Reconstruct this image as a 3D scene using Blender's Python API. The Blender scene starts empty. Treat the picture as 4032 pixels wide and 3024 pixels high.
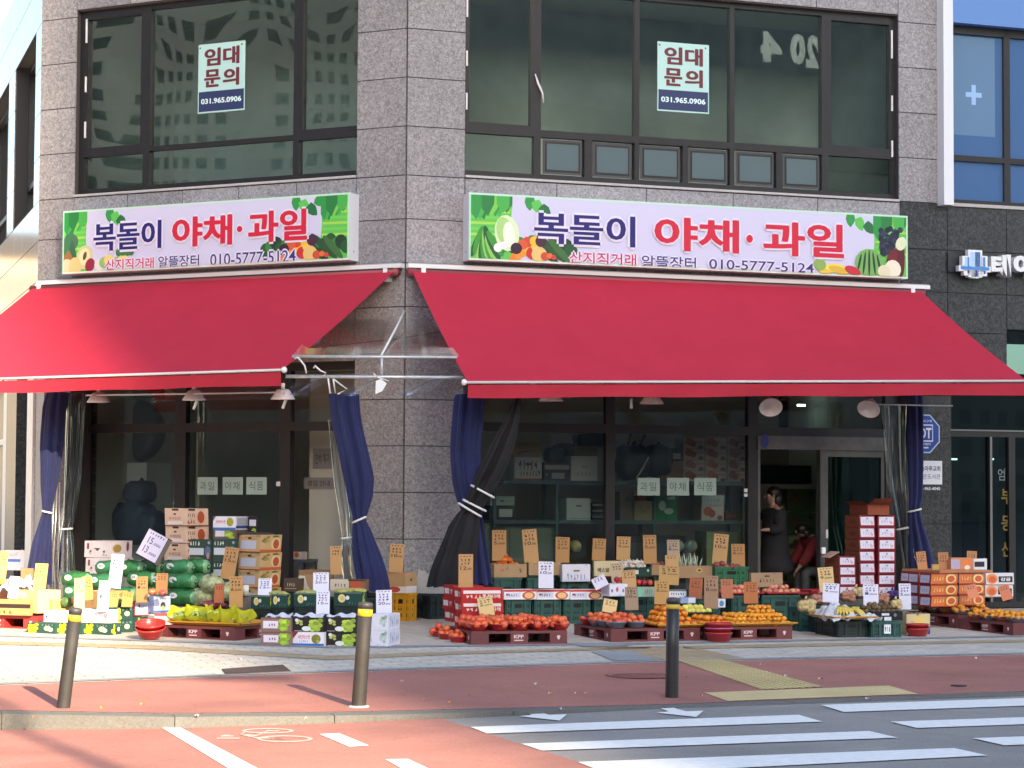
import bpy, bmesh, math, random
from math import sin, cos, tan, radians, pi, sqrt, atan2
from mathutils import Matrix, Vector
rnd = random.Random(7)
scene = bpy.context.scene
col = scene.collection

# ---------------------------------------------------------------- camera, sky, sun, exposure
CAM_H, FPX, PITCH, ROLL = 1.476, 8800.0, math.atan(464/8800), 0.0057
cd = bpy.data.cameras.new('camera'); cam = bpy.data.objects.new('camera', cd); col.objects.link(cam)
cd.sensor_width = 36; cd.lens = FPX/4032*36; cd.clip_start = .1; cd.clip_end = 2000
R0, U0, F0 = Vector((1,0,0)), Vector((0,-sin(PITCH),cos(PITCH))), Vector((0,cos(PITCH),sin(PITCH)))
Rv = cos(ROLL)*R0 + sin(ROLL)*U0; Uv = -sin(ROLL)*R0 + cos(ROLL)*U0
cam.matrix_world = Matrix(((Rv.x,Uv.x,-F0.x,0),(Rv.y,Uv.y,-F0.y,0),(Rv.z,Uv.z,-F0.z,CAM_H),(0,0,0,1)))
scene.camera = cam
SUN_EL = radians(24); SUN_H = Vector((.415,-.91)).normalized()
w = bpy.data.worlds.new('World'); scene.world = w; w.use_nodes = True
nt = w.node_tree; sky = nt.nodes.new('ShaderNodeTexSky'); sky.sky_type = 'NISHITA'; sky.sun_disc = False
sky.sun_elevation = SUN_EL; sky.sun_rotation = atan2(SUN_H.x, SUN_H.y); sky.air_density = 1.0; sky.dust_density = 1.8; sky.ozone_density = 1.0
nt.links.new(sky.outputs[0], nt.nodes['Background'].inputs[0]); nt.nodes['Background'].inputs[1].default_value = .125
sl = bpy.data.lights.new('sun','SUN'); sl.energy = 5.0; sl.angle = radians(.6); sl.color = (1,.82,.58)
so = bpy.data.objects.new('sun', sl); col.objects.link(so)
sd = Vector((SUN_H.x*cos(SUN_EL), SUN_H.y*cos(SUN_EL), sin(SUN_EL)))
so.rotation_euler = sd.to_track_quat('Z','Y').to_euler(); so.location = (20,-40,30)
scene.view_settings.view_transform = 'Standard'; scene.view_settings.look = 'None'
scene.view_settings.exposure = 1.76; scene.view_settings.gamma = 1
scene.cycles.max_bounces = 8; scene.cycles.transparent_max_bounces = 24; scene.cycles.use_denoising = True
scene.cycles.caustics_reflective = False; scene.cycles.caustics_refractive = False

# ---------------------------------------------------------------- where a point of the photo lies in the place
def ray(x, y):
    u, v = x-2016., y-1512.
    a, b = u*cos(ROLL)+v*sin(ROLL), -u*sin(ROLL)+v*cos(ROLL)
    return Vector((a/FPX, cos(PITCH)+b/FPX*sin(PITCH), sin(PITCH)-b/FPX*cos(PITCH)))
CO = Vector((0,0,CAM_H))
def at_depth(x, y, D): r = ray(x,y); return CO + r*(D/r.y)
CX, CY = at_depth(1588,2100,28.8)[:2]
C3 = Vector((CX,CY,0))
AR, AL = radians(19.35), radians(63.31)
dR = Vector((cos(AR),sin(AR),0)); nR = Vector((sin(AR),-cos(AR),0))
dL = Vector((-sin(AL),cos(AL),0)); nL = Vector((-cos(AL),-sin(AL),0))
def frame(o, x, y): return Matrix(((x.x,y.x,0,o.x),(x.y,y.y,0,o.y),(0,0,1,o.z),(0,0,0,1)))
MR = frame(C3, dR, -nR); ML = frame(C3, -dL, -nL)          # local: x along the facade, y into the building, z up
def _fac(x, y, n, off):
    r = ray(x,y); c = C3 + n*off
    t = (c.x*n.x+c.y*n.y)/(r.x*n.x+r.y*n.y); return CO + r*t
def PR(x, y, off=0): return _fac(x,y,nR,off)
def PL(x, y, off=0): return _fac(x,y,nL,off)
def fr(x, y, off=0): q = PR(x,y,off)-C3; return q.dot(dR), q.z
def fl(x, y, off=0): q = PL(x,y,off)-C3; return -q.dot(dL), q.z
SLP = .021
def goff(p): return (p.x-CX)*nR.x+(p.y-CY)*nR.y
def gz(p): return -SLP*goff(p)
def G(x, y):
    r = ray(x,y); k = SLP
    t = -(CAM_H-k*(CX*nR.x+CY*nR.y))/(r.z+k*(r.x*nR.x+r.y*nR.y)); return CO + r*t
def HZ(x, y, z): r = ray(x,y); return CO + r*((z-CAM_H)/r.z)
def zroad(X): return -.232 + .02*max(-7, min(0, X-1.3))
def RD(x, y, lift=0):
    z = -.25
    for _ in range(12): p = HZ(x,y,z); z = zroad(p.x)+lift
    return HZ(x,y,z)
def zat(p, y):   # height at which the spot p shows at picture row y
    xx = 2016+(p.x/p.y)*FPX
    r = ray(xx,y); return CAM_H + r.z*p.y/r.y
def pxm(p): return FPX/p.y

# ---------------------------------------------------------------- materials
MATS = {}
def N(nt, t, **k):
    n = nt.nodes.new(t)
    for a, b in k.items(): setattr(n, a, b)
    return n
def s2l(c): return tuple((x/12.92 if x <= .04045 else ((x+.055)/1.055)**2.4) for x in c)
def mat(name, rgb=(.5,.5,.5), rough=.6, met=0, nz=None, bump=None, vary=0, trans=0, spec=.5, sheen=0, emit=None):
    """principled; nz=(scale, amount) mottles the colour, bump=(scale, strength), vary=per-object brightness"""
    if name in MATS: return MATS[name]
    m = bpy.data.materials.new(name); MATS[name] = m; m.use_nodes = True
    t = m.node_tree; b = t.nodes['Principled BSDF']
    b.inputs['Base Color'].default_value = (*rgb,1); b.inputs['Roughness'].default_value = rough
    b.inputs['Metallic'].default_value = met; b.inputs['Specular IOR Level'].default_value = spec
    if sheen: b.inputs['Sheen Weight'].default_value = sheen
    if emit: b.inputs['Emission Color'].default_value = (*emit[0],1); b.inputs['Emission Strength'].default_value = emit[1]
    src = None
    if nz or bump: tc = N(t,'ShaderNodeTexCoord')
    if nz or vary:
        hs = N(t,'ShaderNodeHueSaturation'); hs.inputs['Color'].default_value = (*rgb,1); val = None
        if nz:
            n = N(t,'ShaderNodeTexNoise'); n.inputs['Scale'].default_value = nz[0]; n.inputs['Detail'].default_value = 6; n.inputs['Roughness'].default_value = .6
            t.links.new(tc.outputs['Object'], n.inputs['Vector'])
            mr = N(t,'ShaderNodeMapRange'); mr.inputs[1].default_value = .28; mr.inputs[2].default_value = .72
            mr.inputs[3].default_value = 1-nz[1]; mr.inputs[4].default_value = 1+nz[1]
            t.links.new(n.outputs['Fac'], mr.inputs[0]); val = mr.outputs[0]
        if vary:
            oi = N(t,'ShaderNodeObjectInfo'); mr2 = N(t,'ShaderNodeMapRange'); mr2.inputs[3].default_value = 1-vary; mr2.inputs[4].default_value = 1+vary
            t.links.new(oi.outputs['Random'], mr2.inputs[0])
            if val:
                mu = N(t,'ShaderNodeMath', operation='MULTIPLY'); t.links.new(val, mu.inputs[0]); t.links.new(mr2.outputs[0], mu.inputs[1]); val = mu.outputs[0]
            else: val = mr2.outputs[0]
            mr3 = N(t,'ShaderNodeMapRange'); mr3.inputs[3].default_value = .5-vary*.12; mr3.inputs[4].default_value = .5+vary*.12
            t.links.new(oi.outputs['Random'], mr3.inputs[0]); t.links.new(mr3.outputs[0], hs.inputs['Hue'])
        t.links.new(val, hs.inputs['Value']); t.links.new(hs.outputs[0], b.inputs['Base Color'])
    if bump:
        n2 = N(t,'ShaderNodeTexNoise'); n2.inputs['Scale'].default_value = bump[0]; n2.inputs['Detail'].default_value = 4
        t.links.new(tc.outputs['Object'], n2.inputs['Vector'])
        bp = N(t,'ShaderNodeBump'); bp.inputs['Strength'].default_value = bump[1]; bp.inputs['Distance'].default_value = .02
        t.links.new(n2.outputs['Fac'], bp.inputs['Height']); t.links.new(bp.outputs[0], b.inputs['Normal'])
    if trans:
        tr = N(t,'ShaderNodeBsdfTranslucent'); tr.inputs[0].default_value = (*rgb,1)
        mx = N(t,'ShaderNodeMixShader'); mx.inputs[0].default_value = trans
        t.links.new(b.outputs[0], mx.inputs[1]); t.links.new(tr.outputs[0], mx.inputs[2]); t.links.new(mx.outputs[0], t.nodes['Material Output'].inputs[0])
    return m
def pc(r, g, b, rough=.55):   # a flat printed colour given as the ink looks (sRGB 0-255)
    return mat('ink_%d_%d_%d' % (r,g,b), s2l((r/255,g/255,b/255)), rough)
def glass(name, tint, refl=1.0, rough=0.0, wav=0):
    if name in MATS: return MATS[name]
    m = bpy.data.materials.new(name); MATS[name] = m; m.use_nodes = True; t = m.node_tree; t.nodes.remove(t.nodes['Principled BSDF'])
    tr = N(t,'ShaderNodeBsdfTransparent'); tr.inputs[0].default_value = (*tint,1)
    gl = N(t,'ShaderNodeBsdfGlossy'); gl.inputs['Roughness'].default_value = rough; gl.inputs[0].default_value = (.95,1,.98,1)
    fz = N(t,'ShaderNodeFresnel'); fz.inputs[0].default_value = 1.5
    mu = N(t,'ShaderNodeMath', operation='MULTIPLY'); mu.inputs[1].default_value = refl; mu.use_clamp = True
    mx = N(t,'ShaderNodeMixShader'); t.links.new(fz.outputs[0], mu.inputs[0]); t.links.new(mu.outputs[0], mx.inputs[0])
    t.links.new(tr.outputs[0], mx.inputs[1]); t.links.new(gl.outputs[0], mx.inputs[2]); t.links.new(mx.outputs[0], t.nodes['Material Output'].inputs[0])
    if wav:
        tc = N(t,'ShaderNodeTexCoord'); n = N(t,'ShaderNodeTexNoise'); n.inputs['Scale'].default_value = .7; n.inputs['Detail'].default_value = 0
        bp = N(t,'ShaderNodeBump'); bp.inputs['Strength'].default_value = wav; bp.inputs['Distance'].default_value = .05
        t.links.new(tc.outputs['Object'], n.inputs['Vector']); t.links.new(n.outputs['Fac'], bp.inputs['Height']); t.links.new(bp.outputs[0], gl.inputs['Normal'])
    return m
def speckle(name, dark, light, scale, lo=.42, hi=.6, rough=.5, big=.12, spec=.5, dist=1.2, stain=0):
    if name in MATS: return MATS[name]
    m = mat(name, light, rough, spec=spec); t = m.node_tree; b = t.nodes['Principled BSDF']
    tc = N(t,'ShaderNodeTexCoord'); n = N(t,'ShaderNodeTexNoise'); n.inputs['Scale'].default_value = scale; n.inputs['Detail'].default_value = 3
    n.inputs['Distortion'].default_value = dist
    t.links.new(tc.outputs['Object'], n.inputs['Vector'])
    cr = N(t,'ShaderNodeValToRGB'); cr.color_ramp.elements[0].position = lo; cr.color_ramp.elements[0].color = (*dark,1)
    cr.color_ramp.elements[1].position = hi; cr.color_ramp.elements[1].color = (*light,1)
    t.links.new(n.outputs['Fac'], cr.inputs[0])
    n2 = N(t,'ShaderNodeTexNoise'); n2.inputs['Scale'].default_value = .9; n2.inputs['Detail'].default_value = 5
    t.links.new(tc.outputs['Object'], n2.inputs['Vector'])
    mr = N(t,'ShaderNodeMapRange'); mr.inputs[1].default_value = .3; mr.inputs[2].default_value = .7; mr.inputs[3].default_value = 1-big; mr.inputs[4].default_value = 1+big
    t.links.new(n2.outputs['Fac'], mr.inputs[0]); val = mr.outputs[0]
    if stain:
        for sc_, lo_, hi_ in ((.55,.50,.62),(2.3,.60,.70)):
            n3 = N(t,'ShaderNodeTexNoise'); n3.inputs['Scale'].default_value = sc_; n3.inputs['Detail'].default_value = 7; n3.inputs['Roughness'].default_value = .65; n3.inputs['Distortion'].default_value = .6
            t.links.new(tc.outputs['Object'], n3.inputs['Vector']); m3 = N(t,'ShaderNodeMapRange'); m3.inputs[1].default_value = lo_; m3.inputs[2].default_value = hi_; m3.inputs[3].default_value = 1; m3.inputs[4].default_value = 1-stain
            t.links.new(n3.outputs['Fac'], m3.inputs[0]); mu = N(t,'ShaderNodeMath', operation='MULTIPLY'); t.links.new(val, mu.inputs[0]); t.links.new(m3.outputs[0], mu.inputs[1]); val = mu.outputs[0]
    hs = N(t,'ShaderNodeHueSaturation'); t.links.new(cr.outputs[0], hs.inputs['Color']); t.links.new(val, hs.inputs['Value'])
    t.links.new(hs.outputs[0], b.inputs['Base Color']); return m
def paving(name, c1, c2, cm, bw, bh, mortar, ang=0, rough=.85, mott=.12, offs=.5):
    if name in MATS: return MATS[name]
    m = mat(name, c1, rough, spec=.3); t = m.node_tree; b = t.nodes['Principled BSDF']
    tc = N(t,'ShaderNodeTexCoord'); mp = N(t,'ShaderNodeMapping'); mp.inputs['Rotation'].default_value = (0,0,-ang)
    t.links.new(tc.outputs['Object'], mp.inputs[0])
    br = N(t,'ShaderNodeTexBrick'); br.offset = offs; br.inputs['Scale'].default_value = 1
    br.inputs['Color1'].default_value = (*c1,1); br.inputs['Color2'].default_value = (*c2,1); br.inputs['Mortar'].default_value = (*cm,1)
    br.inputs['Mortar Size'].default_value = mortar; br.inputs['Brick Width'].default_value = bw; br.inputs['Row Height'].default_value = bh
    t.links.new(mp.outputs[0], br.inputs['Vector'])
    n2 = N(t,'ShaderNodeTexNoise'); n2.inputs['Scale'].default_value = 3.5; n2.inputs['Detail'].default_value = 8; n2.inputs['Roughness'].default_value = .7
    t.links.new(tc.outputs['Object'], n2.inputs['Vector'])
    mr = N(t,'ShaderNodeMapRange'); mr.inputs[1].default_value = .3; mr.inputs[2].default_value = .7; mr.inputs[3].default_value = 1-mott; mr.inputs[4].default_value = 1+mott
    t.links.new(n2.outputs['Fac'], mr.inputs[0]); hs = N(t,'ShaderNodeHueSaturation')
    t.links.new(br.outputs['Color'], hs.inputs['Color']); t.links.new(mr.outputs[0], hs.inputs['Value']); t.links.new(hs.outputs[0], b.inputs['Base Color'])
    return m

# ---------------------------------------------------------------- mesh helpers
_txt = {}
def text_shape(body, bold=0):
    k = (body, bold)
    if k in _txt: return _txt[k]
    c = bpy.data.curves.new('lettering','FONT'); c.body = body; c.size = 1; c.offset = bold; c.resolution_u = 3; c.dimensions = '2D'; c.fill_mode = 'FRONT'
    o = bpy.data.objects.new('lettering', c); col.objects.link(o); bpy.context.view_layer.update()
    dg = bpy.context.evaluated_depsgraph_get(); me = o.evaluated_get(dg).to_mesh()
    vs = [(v.co.x, v.co.y) for v in me.vertices]; fs = [tuple(p.vertices) for p in me.polygons if len(p.vertices) > 2]
    bpy.data.objects.remove(o); bpy.data.curves.remove(c)
    if not vs: vs = [(0,0),(1,0),(1,1)]; fs = [(0,1,2)]
    x0, x1 = min(v[0] for v in vs), max(v[0] for v in vs); y0, y1 = min(v[1] for v in vs), max(v[1] for v in vs)
    vs = [((a-x0)/max(1e-6,x1-x0), (b-y0)/max(1e-6,y1-y0)) for a, b in vs]
    _txt[k] = (vs, fs, (x1-x0)/max(1e-6,y1-y0)); return _txt[k]
WM = {}
class MB:
    def __init__(s): s.v = []; s.f = []; s.m = []; s.mats = []; s.s = []
    def mi(s, m):
        if m not in s.mats: s.mats.append(m)
        return s.mats.index(m)
    def face(s, pts, m, smooth=False):
        b = len(s.v); s.v += [tuple(p) for p in pts]; s.f.append(tuple(range(b,b+len(pts)))); s.m.append(s.mi(m)); s.s.append(smooth); return s
    def raw(s, vs, fs, m, smooth=False):
        b = len(s.v); s.v += [tuple(p) for p in vs]; i = s.mi(m)
        for f in fs: s.f.append(tuple(b+k for k in f)); s.m.append(i); s.s.append(smooth)
        return s
    def box(s, x0, x1, y0, y1, z0, z1, m, T=None):
        vs = [Vector(p) for p in ((x0,y0,z0),(x1,y0,z0),(x1,y1,z0),(x0,y1,z0),(x0,y0,z1),(x1,y0,z1),(x1,y1,z1),(x0,y1,z1))]
        if T: vs = [T @ p for p in vs]
        return s.raw(vs, [(0,3,2,1),(4,5,6,7),(0,1,5,4),(1,2,6,5),(2,3,7,6),(3,0,4,7)], m)
    def lathe(s, prof, n, m, T=None, smooth=True, wob=0, sx=1, sy=1):
        vs = []
        for r, z in prof:
            for k in range(n):
                a = 2*pi*k/n; q = r*(1+wob*sin(3*a+z*30)); p = Vector((q*cos(a)*sx, q*sin(a)*sy, z)); vs.append(T @ p if T else p)
        fs = [(i*n+k, i*n+(k+1)%n, (i+1)*n+(k+1)%n, (i+1)*n+k) for i in range(len(prof)-1) for k in range(n)]
        if prof[0][0] > 1e-5: fs.append(tuple(range(n-1,-1,-1)))
        if prof[-1][0] > 1e-5: fs.append(tuple((len(prof)-1)*n+k for k in range(n)))
        return s.raw(vs, fs, m, smooth)
    def tube(s, pts, r, m, n=8):
        pts = [Vector(p) for p in pts]; vs = []; up = Vector((0,0,1))
        for i, p in enumerate(pts):
            d = (pts[min(i+1,len(pts)-1)]-pts[max(i-1,0)]).normalized()
            a = d.cross(up if abs(d.z) < .95 else Vector((1,0,0))).normalized(); b = d.cross(a); rr = r[i] if isinstance(r,(list,tuple)) else r
            vs += [p+(a*cos(2*pi*k/n)+b*sin(2*pi*k/n))*rr for k in range(n)]
        fs = [(i*n+k, i*n+(k+1)%n, (i+1)*n+(k+1)%n, (i+1)*n+k) for i in range(len(pts)-1) for k in range(n)]
        fs += [tuple(range(n-1,-1,-1)), tuple((len(pts)-1)*n+k for k in range(n))]
        return s.raw(vs, fs, m, True)
    def grid(s, fn, nu, nv, m, smooth=True, loop=False):
        vs = [fn(i/nu, j/nv) for j in range(nv+1) for i in range(nu + (0 if loop else 1))]; W = nu if loop else nu+1
        fs = [(j*W+i, j*W+(i+1)%W, (j+1)*W+(i+1)%W, (j+1)*W+i) for j in range(nv) for i in range(nu)]
        return s.raw(vs, fs, m, smooth)
    def blob(s, c, r, m, n=10, k=6, T=None, wob=0, seed=0):
        q = random.Random(seed); ph = [q.uniform(0,6) for _ in range(4)]
        vs = [];
        for j in range(1,k):
            for i in range(n):
                a, b = 2*pi*i/n, pi*j/k; e = 1+wob*(sin(3*a+ph[0])*sin(2*b+ph[1])+.6*sin(5*a+ph[2])*sin(4*b+ph[3]))
                p = Vector((c[0]+r[0]*e*cos(a)*sin(b), c[1]+r[1]*e*sin(a)*sin(b), c[2]+r[2]*e*cos(b))); vs.append(p)
        vs += [Vector((c[0],c[1],c[2]+r[2])), Vector((c[0],c[1],c[2]-r[2]))]
        if T: vs = [T @ p for p in vs]
        fs = [(j*n+i, (j+1)*n+i, (j+1)*n+(i+1)%n, j*n+(i+1)%n) for j in range(k-2) for i in range(n)]
        t, b = (k-1)*n, (k-1)*n+1
        fs += [(t,i,(i+1)%n) for i in range(n)] + [(b,(k-2)*n+(i+1)%n,(k-2)*n+i) for i in range(n)]
        return s.raw(vs, fs, m, True)
    # decals: mp(u,v,lift) gives a point of the face
    def rect(s, mp, u0, v0, u1, v1, m, l=1): return s.face([mp(u0,v0,l),mp(u1,v0,l),mp(u1,v1,l),mp(u0,v1,l)], m)
    def poly(s, mp, pts, m, l=1): return s.face([mp(u,v,l) for u, v in pts], m)
    def disc(s, mp, u, v, ru, rv, m, l=1, n=14, rot=0, wob=0):
        ps = []
        for k in range(n):
            a = 2*pi*k/n; q = 1+wob*sin(k*2.4); x, y = ru*q*cos(a), rv*q*sin(a); ps.append(mp(u+x*cos(rot)-y*sin(rot), v+x*sin(rot)+y*cos(rot), l))
        return s.face(ps, m)
    def text(s, mp, body, u0, v0, u1, v1, m, bold=0, l=1, flip=False):
        vs, fs, _ = text_shape(body, bold)
        return s.raw([mp(u0+((1-a) if flip else a)*(u1-u0), v0+b*(v1-v0), l) for a, b in vs], fs, m)
    def build(s, name, parent=None, M=None, smooth=None):
        M = M or Matrix()
        me = bpy.data.meshes.new(name)
        if parent is not None:
            T = WM[parent.name].inverted() @ M; vs = [T @ Vector(p) for p in s.v]
        else: vs = s.v
        me.from_pydata(vs, [], s.f)
        for m in s.mats: me.materials.append(m)
        me.polygons.foreach_set('material_index', s.m); me.polygons.foreach_set('use_smooth', s.s if smooth is None else [smooth]*len(s.f))
        me.validate(); me.update()
        o = bpy.data.objects.new(name, me); col.objects.link(o)
        if parent is not None: o.parent = parent; WM[o.name] = WM[parent.name]
        else: o.matrix_world = M; WM[o.name] = M
        return o
def tag(o, label=None, cat=None, group=None, kind=None):
    if label: o['label'] = label
    if cat: o['category'] = cat
    if group: o['group'] = group
    if kind: o['kind'] = kind
    return o
def thing(name, label, cat, M=None, group=None):
    o = bpy.data.objects.new(name, None); col.objects.link(o); o.empty_display_size = .2
    M = M or Matrix(); o.matrix_world = M; WM[o.name] = M
    return tag(o, label, cat, group)
def part(o, label): o['label'] = label; return o
def clone(o, M, label, group=None, parent=None):
    c = o.copy(); col.objects.link(c)
    if parent is None: c.matrix_world = M; WM[c.name] = M; c['label'] = label
    else: c.parent = parent; WM[c.name] = WM[parent.name]
    if group: c['group'] = group
    for ch in list(o.children): clone(ch, None, None, None, c)
    return c
def place(p, a=0): return Matrix.Translation(p) @ Matrix.Rotation(a,4,'Z')
def flatmp(o, ux, uy, n, lift=.0016):
    return lambda u, v, l: o + ux*u + uy*v + n*(lift*l)
# ---------------------------------------------------------------- materials of the place
GRAN = speckle('granite', (.20,.19,.195), (.385,.37,.385), 30, .38, .64, .55, .08)
GRANS = [GRAN]+[speckle('granite_'+n, tuple(v*k for v in (.20,.19,.195)), tuple(v*k for v in (.385,.37,.385)), 30, .38, .64, .55, .1) for n, k in (('pale',1.07),('mid',.97),('dark',.92))]
GRAN2 = speckle('granite_polished', (.22,.20,.19), (.36,.34,.33), 24, .4, .6, .12, spec=.6)
BLK = speckle('granite_black', (.016,.018,.021), (.075,.08,.085), 26, .42, .72, .35)
JOINT = mat('joint', (.06,.055,.055), .9)
FRM = mat('window_frame', (.015,.014,.016), .45, nz=(9,.25))
FRM2 = mat('window_frame_edge', (.07,.07,.075), .4)
SILL = mat('sill_stone', (.46,.43,.42), .7, nz=(20,.12))
STEEL = mat('stainless', (.13,.125,.12), .35, .3, nz=(6,.2))
ALU = mat('aluminium', (.7,.72,.73), .35, .8)
WHITE = mat('white_paint', (.8,.8,.8), .45)
WALLIN = mat('interior_plaster', (.60,.63,.59), .9, nz=(1.2,.1))
CEIL = mat('interior_ceiling', (.75,.82,.78), .9)
FLOORIN = mat('interior_floor', (.16,.15,.14), .5, nz=(3,.2))
BEIGE = mat('partition', (.52,.50,.42), .9, nz=(1.5,.06))
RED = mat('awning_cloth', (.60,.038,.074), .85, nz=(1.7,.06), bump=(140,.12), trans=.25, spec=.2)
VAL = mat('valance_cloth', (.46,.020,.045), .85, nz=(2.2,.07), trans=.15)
NAVY = mat('navy_cloth', (.010,.016,.085), .85, nz=(5,.2), sheen=.1)
BLACKC = mat('black_cloth', (.007,.007,.009), .85, nz=(7,.35))
ROPE = mat('white_rope', (.72,.72,.70), .8)
VINYL = glass('clear_vinyl', (.82,.84,.88), 1.5, .10)
VINYL2 = glass('clear_vinyl_sheet', (.95,.94,.94), .5, .12)
GUP = glass('upper_glass', (.85,.90,.885), 1.6, 0, .04); GUL = glass('upper_glass_left', (.83,.89,.86), 1.8, 0, .25)
GSH = glass('shop_glass', (.89,.92,.905), .9, 0, .05)
GBL = glass('blue_film_glass', (.16,.30,.62), 2.2, .02, .05)
GDK = glass('dark_glass', (.42,.52,.50), 1.2, 0, .05)
FROST = mat('frosted_glass', (.11,.155,.165), .25)

# ---------------------------------------------------------------- ground
def sheet(name, polys, m, proj, lift, n=1):
    mb = MB()
    for q in polys:
        if len(q) == 4 and n > 1:
            a, b, c, d = q
            def fn(u, v):
                x = (a[0]*(1-u)+b[0]*u)*(1-v)+(d[0]*(1-u)+c[0]*u)*v; y = (a[1]*(1-u)+b[1]*u)*(1-v)+(d[1]*(1-u)+c[1]*u)*v
                return proj(x,y,lift)
            mb.grid(fn, n, 2, m, False)
        else: mb.face([proj(x,y,lift) for x, y in q], m)
    return tag(mb.build(name), kind='structure')
def GS(x, y, l=0): return G(x,y) + Vector((0,0,l))
ASPH = speckle('asphalt', (.185,.175,.165), (.315,.30,.285), 90, .35, .65, .9, .12, stain=.14)
mb = MB()
xs = [-220,-60,-20,-5.7,-4,-2,0,1.3,3,6,20,60,220]
for i in range(len(xs)-1):
    a, b = xs[i], xs[i+1]
    mb.face([(a,-220,zroad(a)),(b,-220,zroad(b)),(b,240,zroad(b)),(a,240,zroad(a))], ASPH)
tag(mb.build('road'), kind='structure')
kin = [(-2500,2760),(-1200,2785),(0,2800),(676,2812),(1300,2807),(2000,2792),(2600,2777),(4032,2725),(5200,2681),(9000,2545)]
kp = [G(x,y) for x, y in kin]
PAVE = paving('block_paving', (.58,.53,.455), (.51,.465,.40), (.30,.28,.26), .30, .15, .009, AR, mott=.16)
mb = MB()
far = [C3 + dR*60 + nR*-25, C3 + dL*60 - nR*70]
far = [Vector((p.x,p.y,gz(p))) for p in far]
mb.face([p for p in kp] + far, PAVE)
tag(mb.build('pavement'), kind='structure')
KERB = speckle('kerb_concrete', (.095,.095,.09), (.155,.155,.145), 60, .3, .7, .85)
mb = MB(); off = nR*.15
for a, b in zip(kp[:-1], kp[1:]):
    L = (b-a).length; nn = max(1, int(L/1.0))
    for i in range(nn):
        p, q = a+(b-a)*(i/nn), a+(b-a)*((i+1)/nn-.006/max(L,1))
        z = Vector((0,0,.004)); dn = Vector((0,0,.7))
        mb.face([p+z, q+z, q+off-z*2, p+off-z*2][::-1], KERB); mb.face([p+off-z*2, q+off-z*2, q+off-dn, p+off-dn][::-1], KERB)
tag(mb.build('kerb'), kind='structure')
PATH = speckle('red_asphalt', (.27,.105,.082), (.41,.17,.135), 55, .3, .66, .9, .12, stain=.16)
sheet('bike_path', [[(-2500,2757),(-1200,2783),(0,2798),(676,2810),(1300,2805),(2000,2790),(2600,2775),(4032,2723),(5200,2679),(5200,2541),(4032,2579),(2600,2609),(1300,2650),(881,2665),(0,2700),(-2500,2760-42)]], PATH, GS, .004)
GREYST = speckle('grey_stone', (.24,.25,.26), (.33,.34,.35), 40, .3, .7, .85)
TAN = paving('tan_paving', (.43,.33,.20), (.37,.29,.18), (.27,.2,.14), .30, .15, .006, AR)
BEIG = paving('forecourt_tile', (.60,.52,.43), (.53,.46,.38), (.38,.33,.27), .2, .2, .006, AR+.5, mott=.1)
sheet('stone_edging', [[(-600,2712),(0,2697),(881,2662),(1300,2647),(2600,2606),(4032,2576),(5200,2538),(5200,2534),(4032,2571),(2600,2600),(1300,2640),(881,2656),(0,2690),(-600,2706)],
   [(-900,2480),(0,2507),(700,2530),(1300,2553),(2600,2537),(4032,2508),(5200,2480),(5200,2475),(4032,2502),(2600,2530),(1300,2545),(700,2523),(0,2500),(-900,2474)]], GREYST, GS, .006)
sheet('forecourt', [[(-900,2474),(0,2500),(700,2523),(1300,2545),(2600,2530),(4032,2502),(5200,2475),(5200,2290),(1588,2400),(-1500,2260)]], BEIG, GS, .004)
sheet('tan_paving', [[(-900,2507),(0,2527),(300,2533),(600,2542),(1300,2583),(1800,2566),(2240,2554),(2560,2548),(2560,2556),(2240,2564),(1800,2578),(1300,2600),(600,2558),(300,2547),(0,2540),(-900,2520)],
   [(2690,2545),(4032,2519),(4700,2505),(4700,2515),(4032,2529),(2690,2557)], [(2330,2548),(2690,2545),(2960,2598),(2640,2604)]], TAN, GS, .005)
sheet('grey_paving', [[(2328,2568),(2481,2565),(2593,2601),(2417,2604)], [(2240,2537),(2450,2534),(2480,2545),(2300,2549)]], GREYST, GS, .008)
YEL = speckle('tactile_yellow', (.50,.39,.17), (.63,.51,.27), 45, .3, .7, .85)
mb = MB()
for q in ([(2664,2603),(2849,2602),(3247,2708),(3001,2719)], [(2772,2731),(3500,2703),(3615,2736),(2865,2764)]):
    mb.face([GS(x,y,.009) for x, y in q], YEL)
for k in range(9):      # raised ribs of the guiding strip
    t = (k+.5)/9; a, b = (2664+185*t, 2603-t), (3001+246*t, 2719-11*t); 
    p0, p1, q0, q1 = GS(a[0]-4,a[1],.009), GS(a[0]+4,a[1],.009), GS(b[0]-4,b[1],.009), GS(b[0]+4,b[1],.009); h = Vector((0,0,.006))
    mb.face([p0+h,p1+h,q1+h,q0+h], YEL); mb.face([p0,p0+h,q0+h,q0], YEL); mb.face([p1,q1,q1+h,p1+h], YEL)
tag(mb.build('tactile_paving'), kind='structure')
PAINT = mat('road_paint', (.78,.78,.76), .7, nz=(14,.1))
LANE = speckle('red_lane', (.29,.115,.09), (.43,.185,.145), 60, .3, .66, .9, .12, stain=.14)
sheet('bike_lane', [[(-2600,2836),(-1200,2850),(0,2856),(300,2856),(640,2855)][::-1]+[(-2600,4200),(3900,4200),(2358,3024),(2270,2997),(1770,2841),(1716,2820),(1300,2830)][::-1][::-1]], LANE, RD, .004) if False else None
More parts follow.
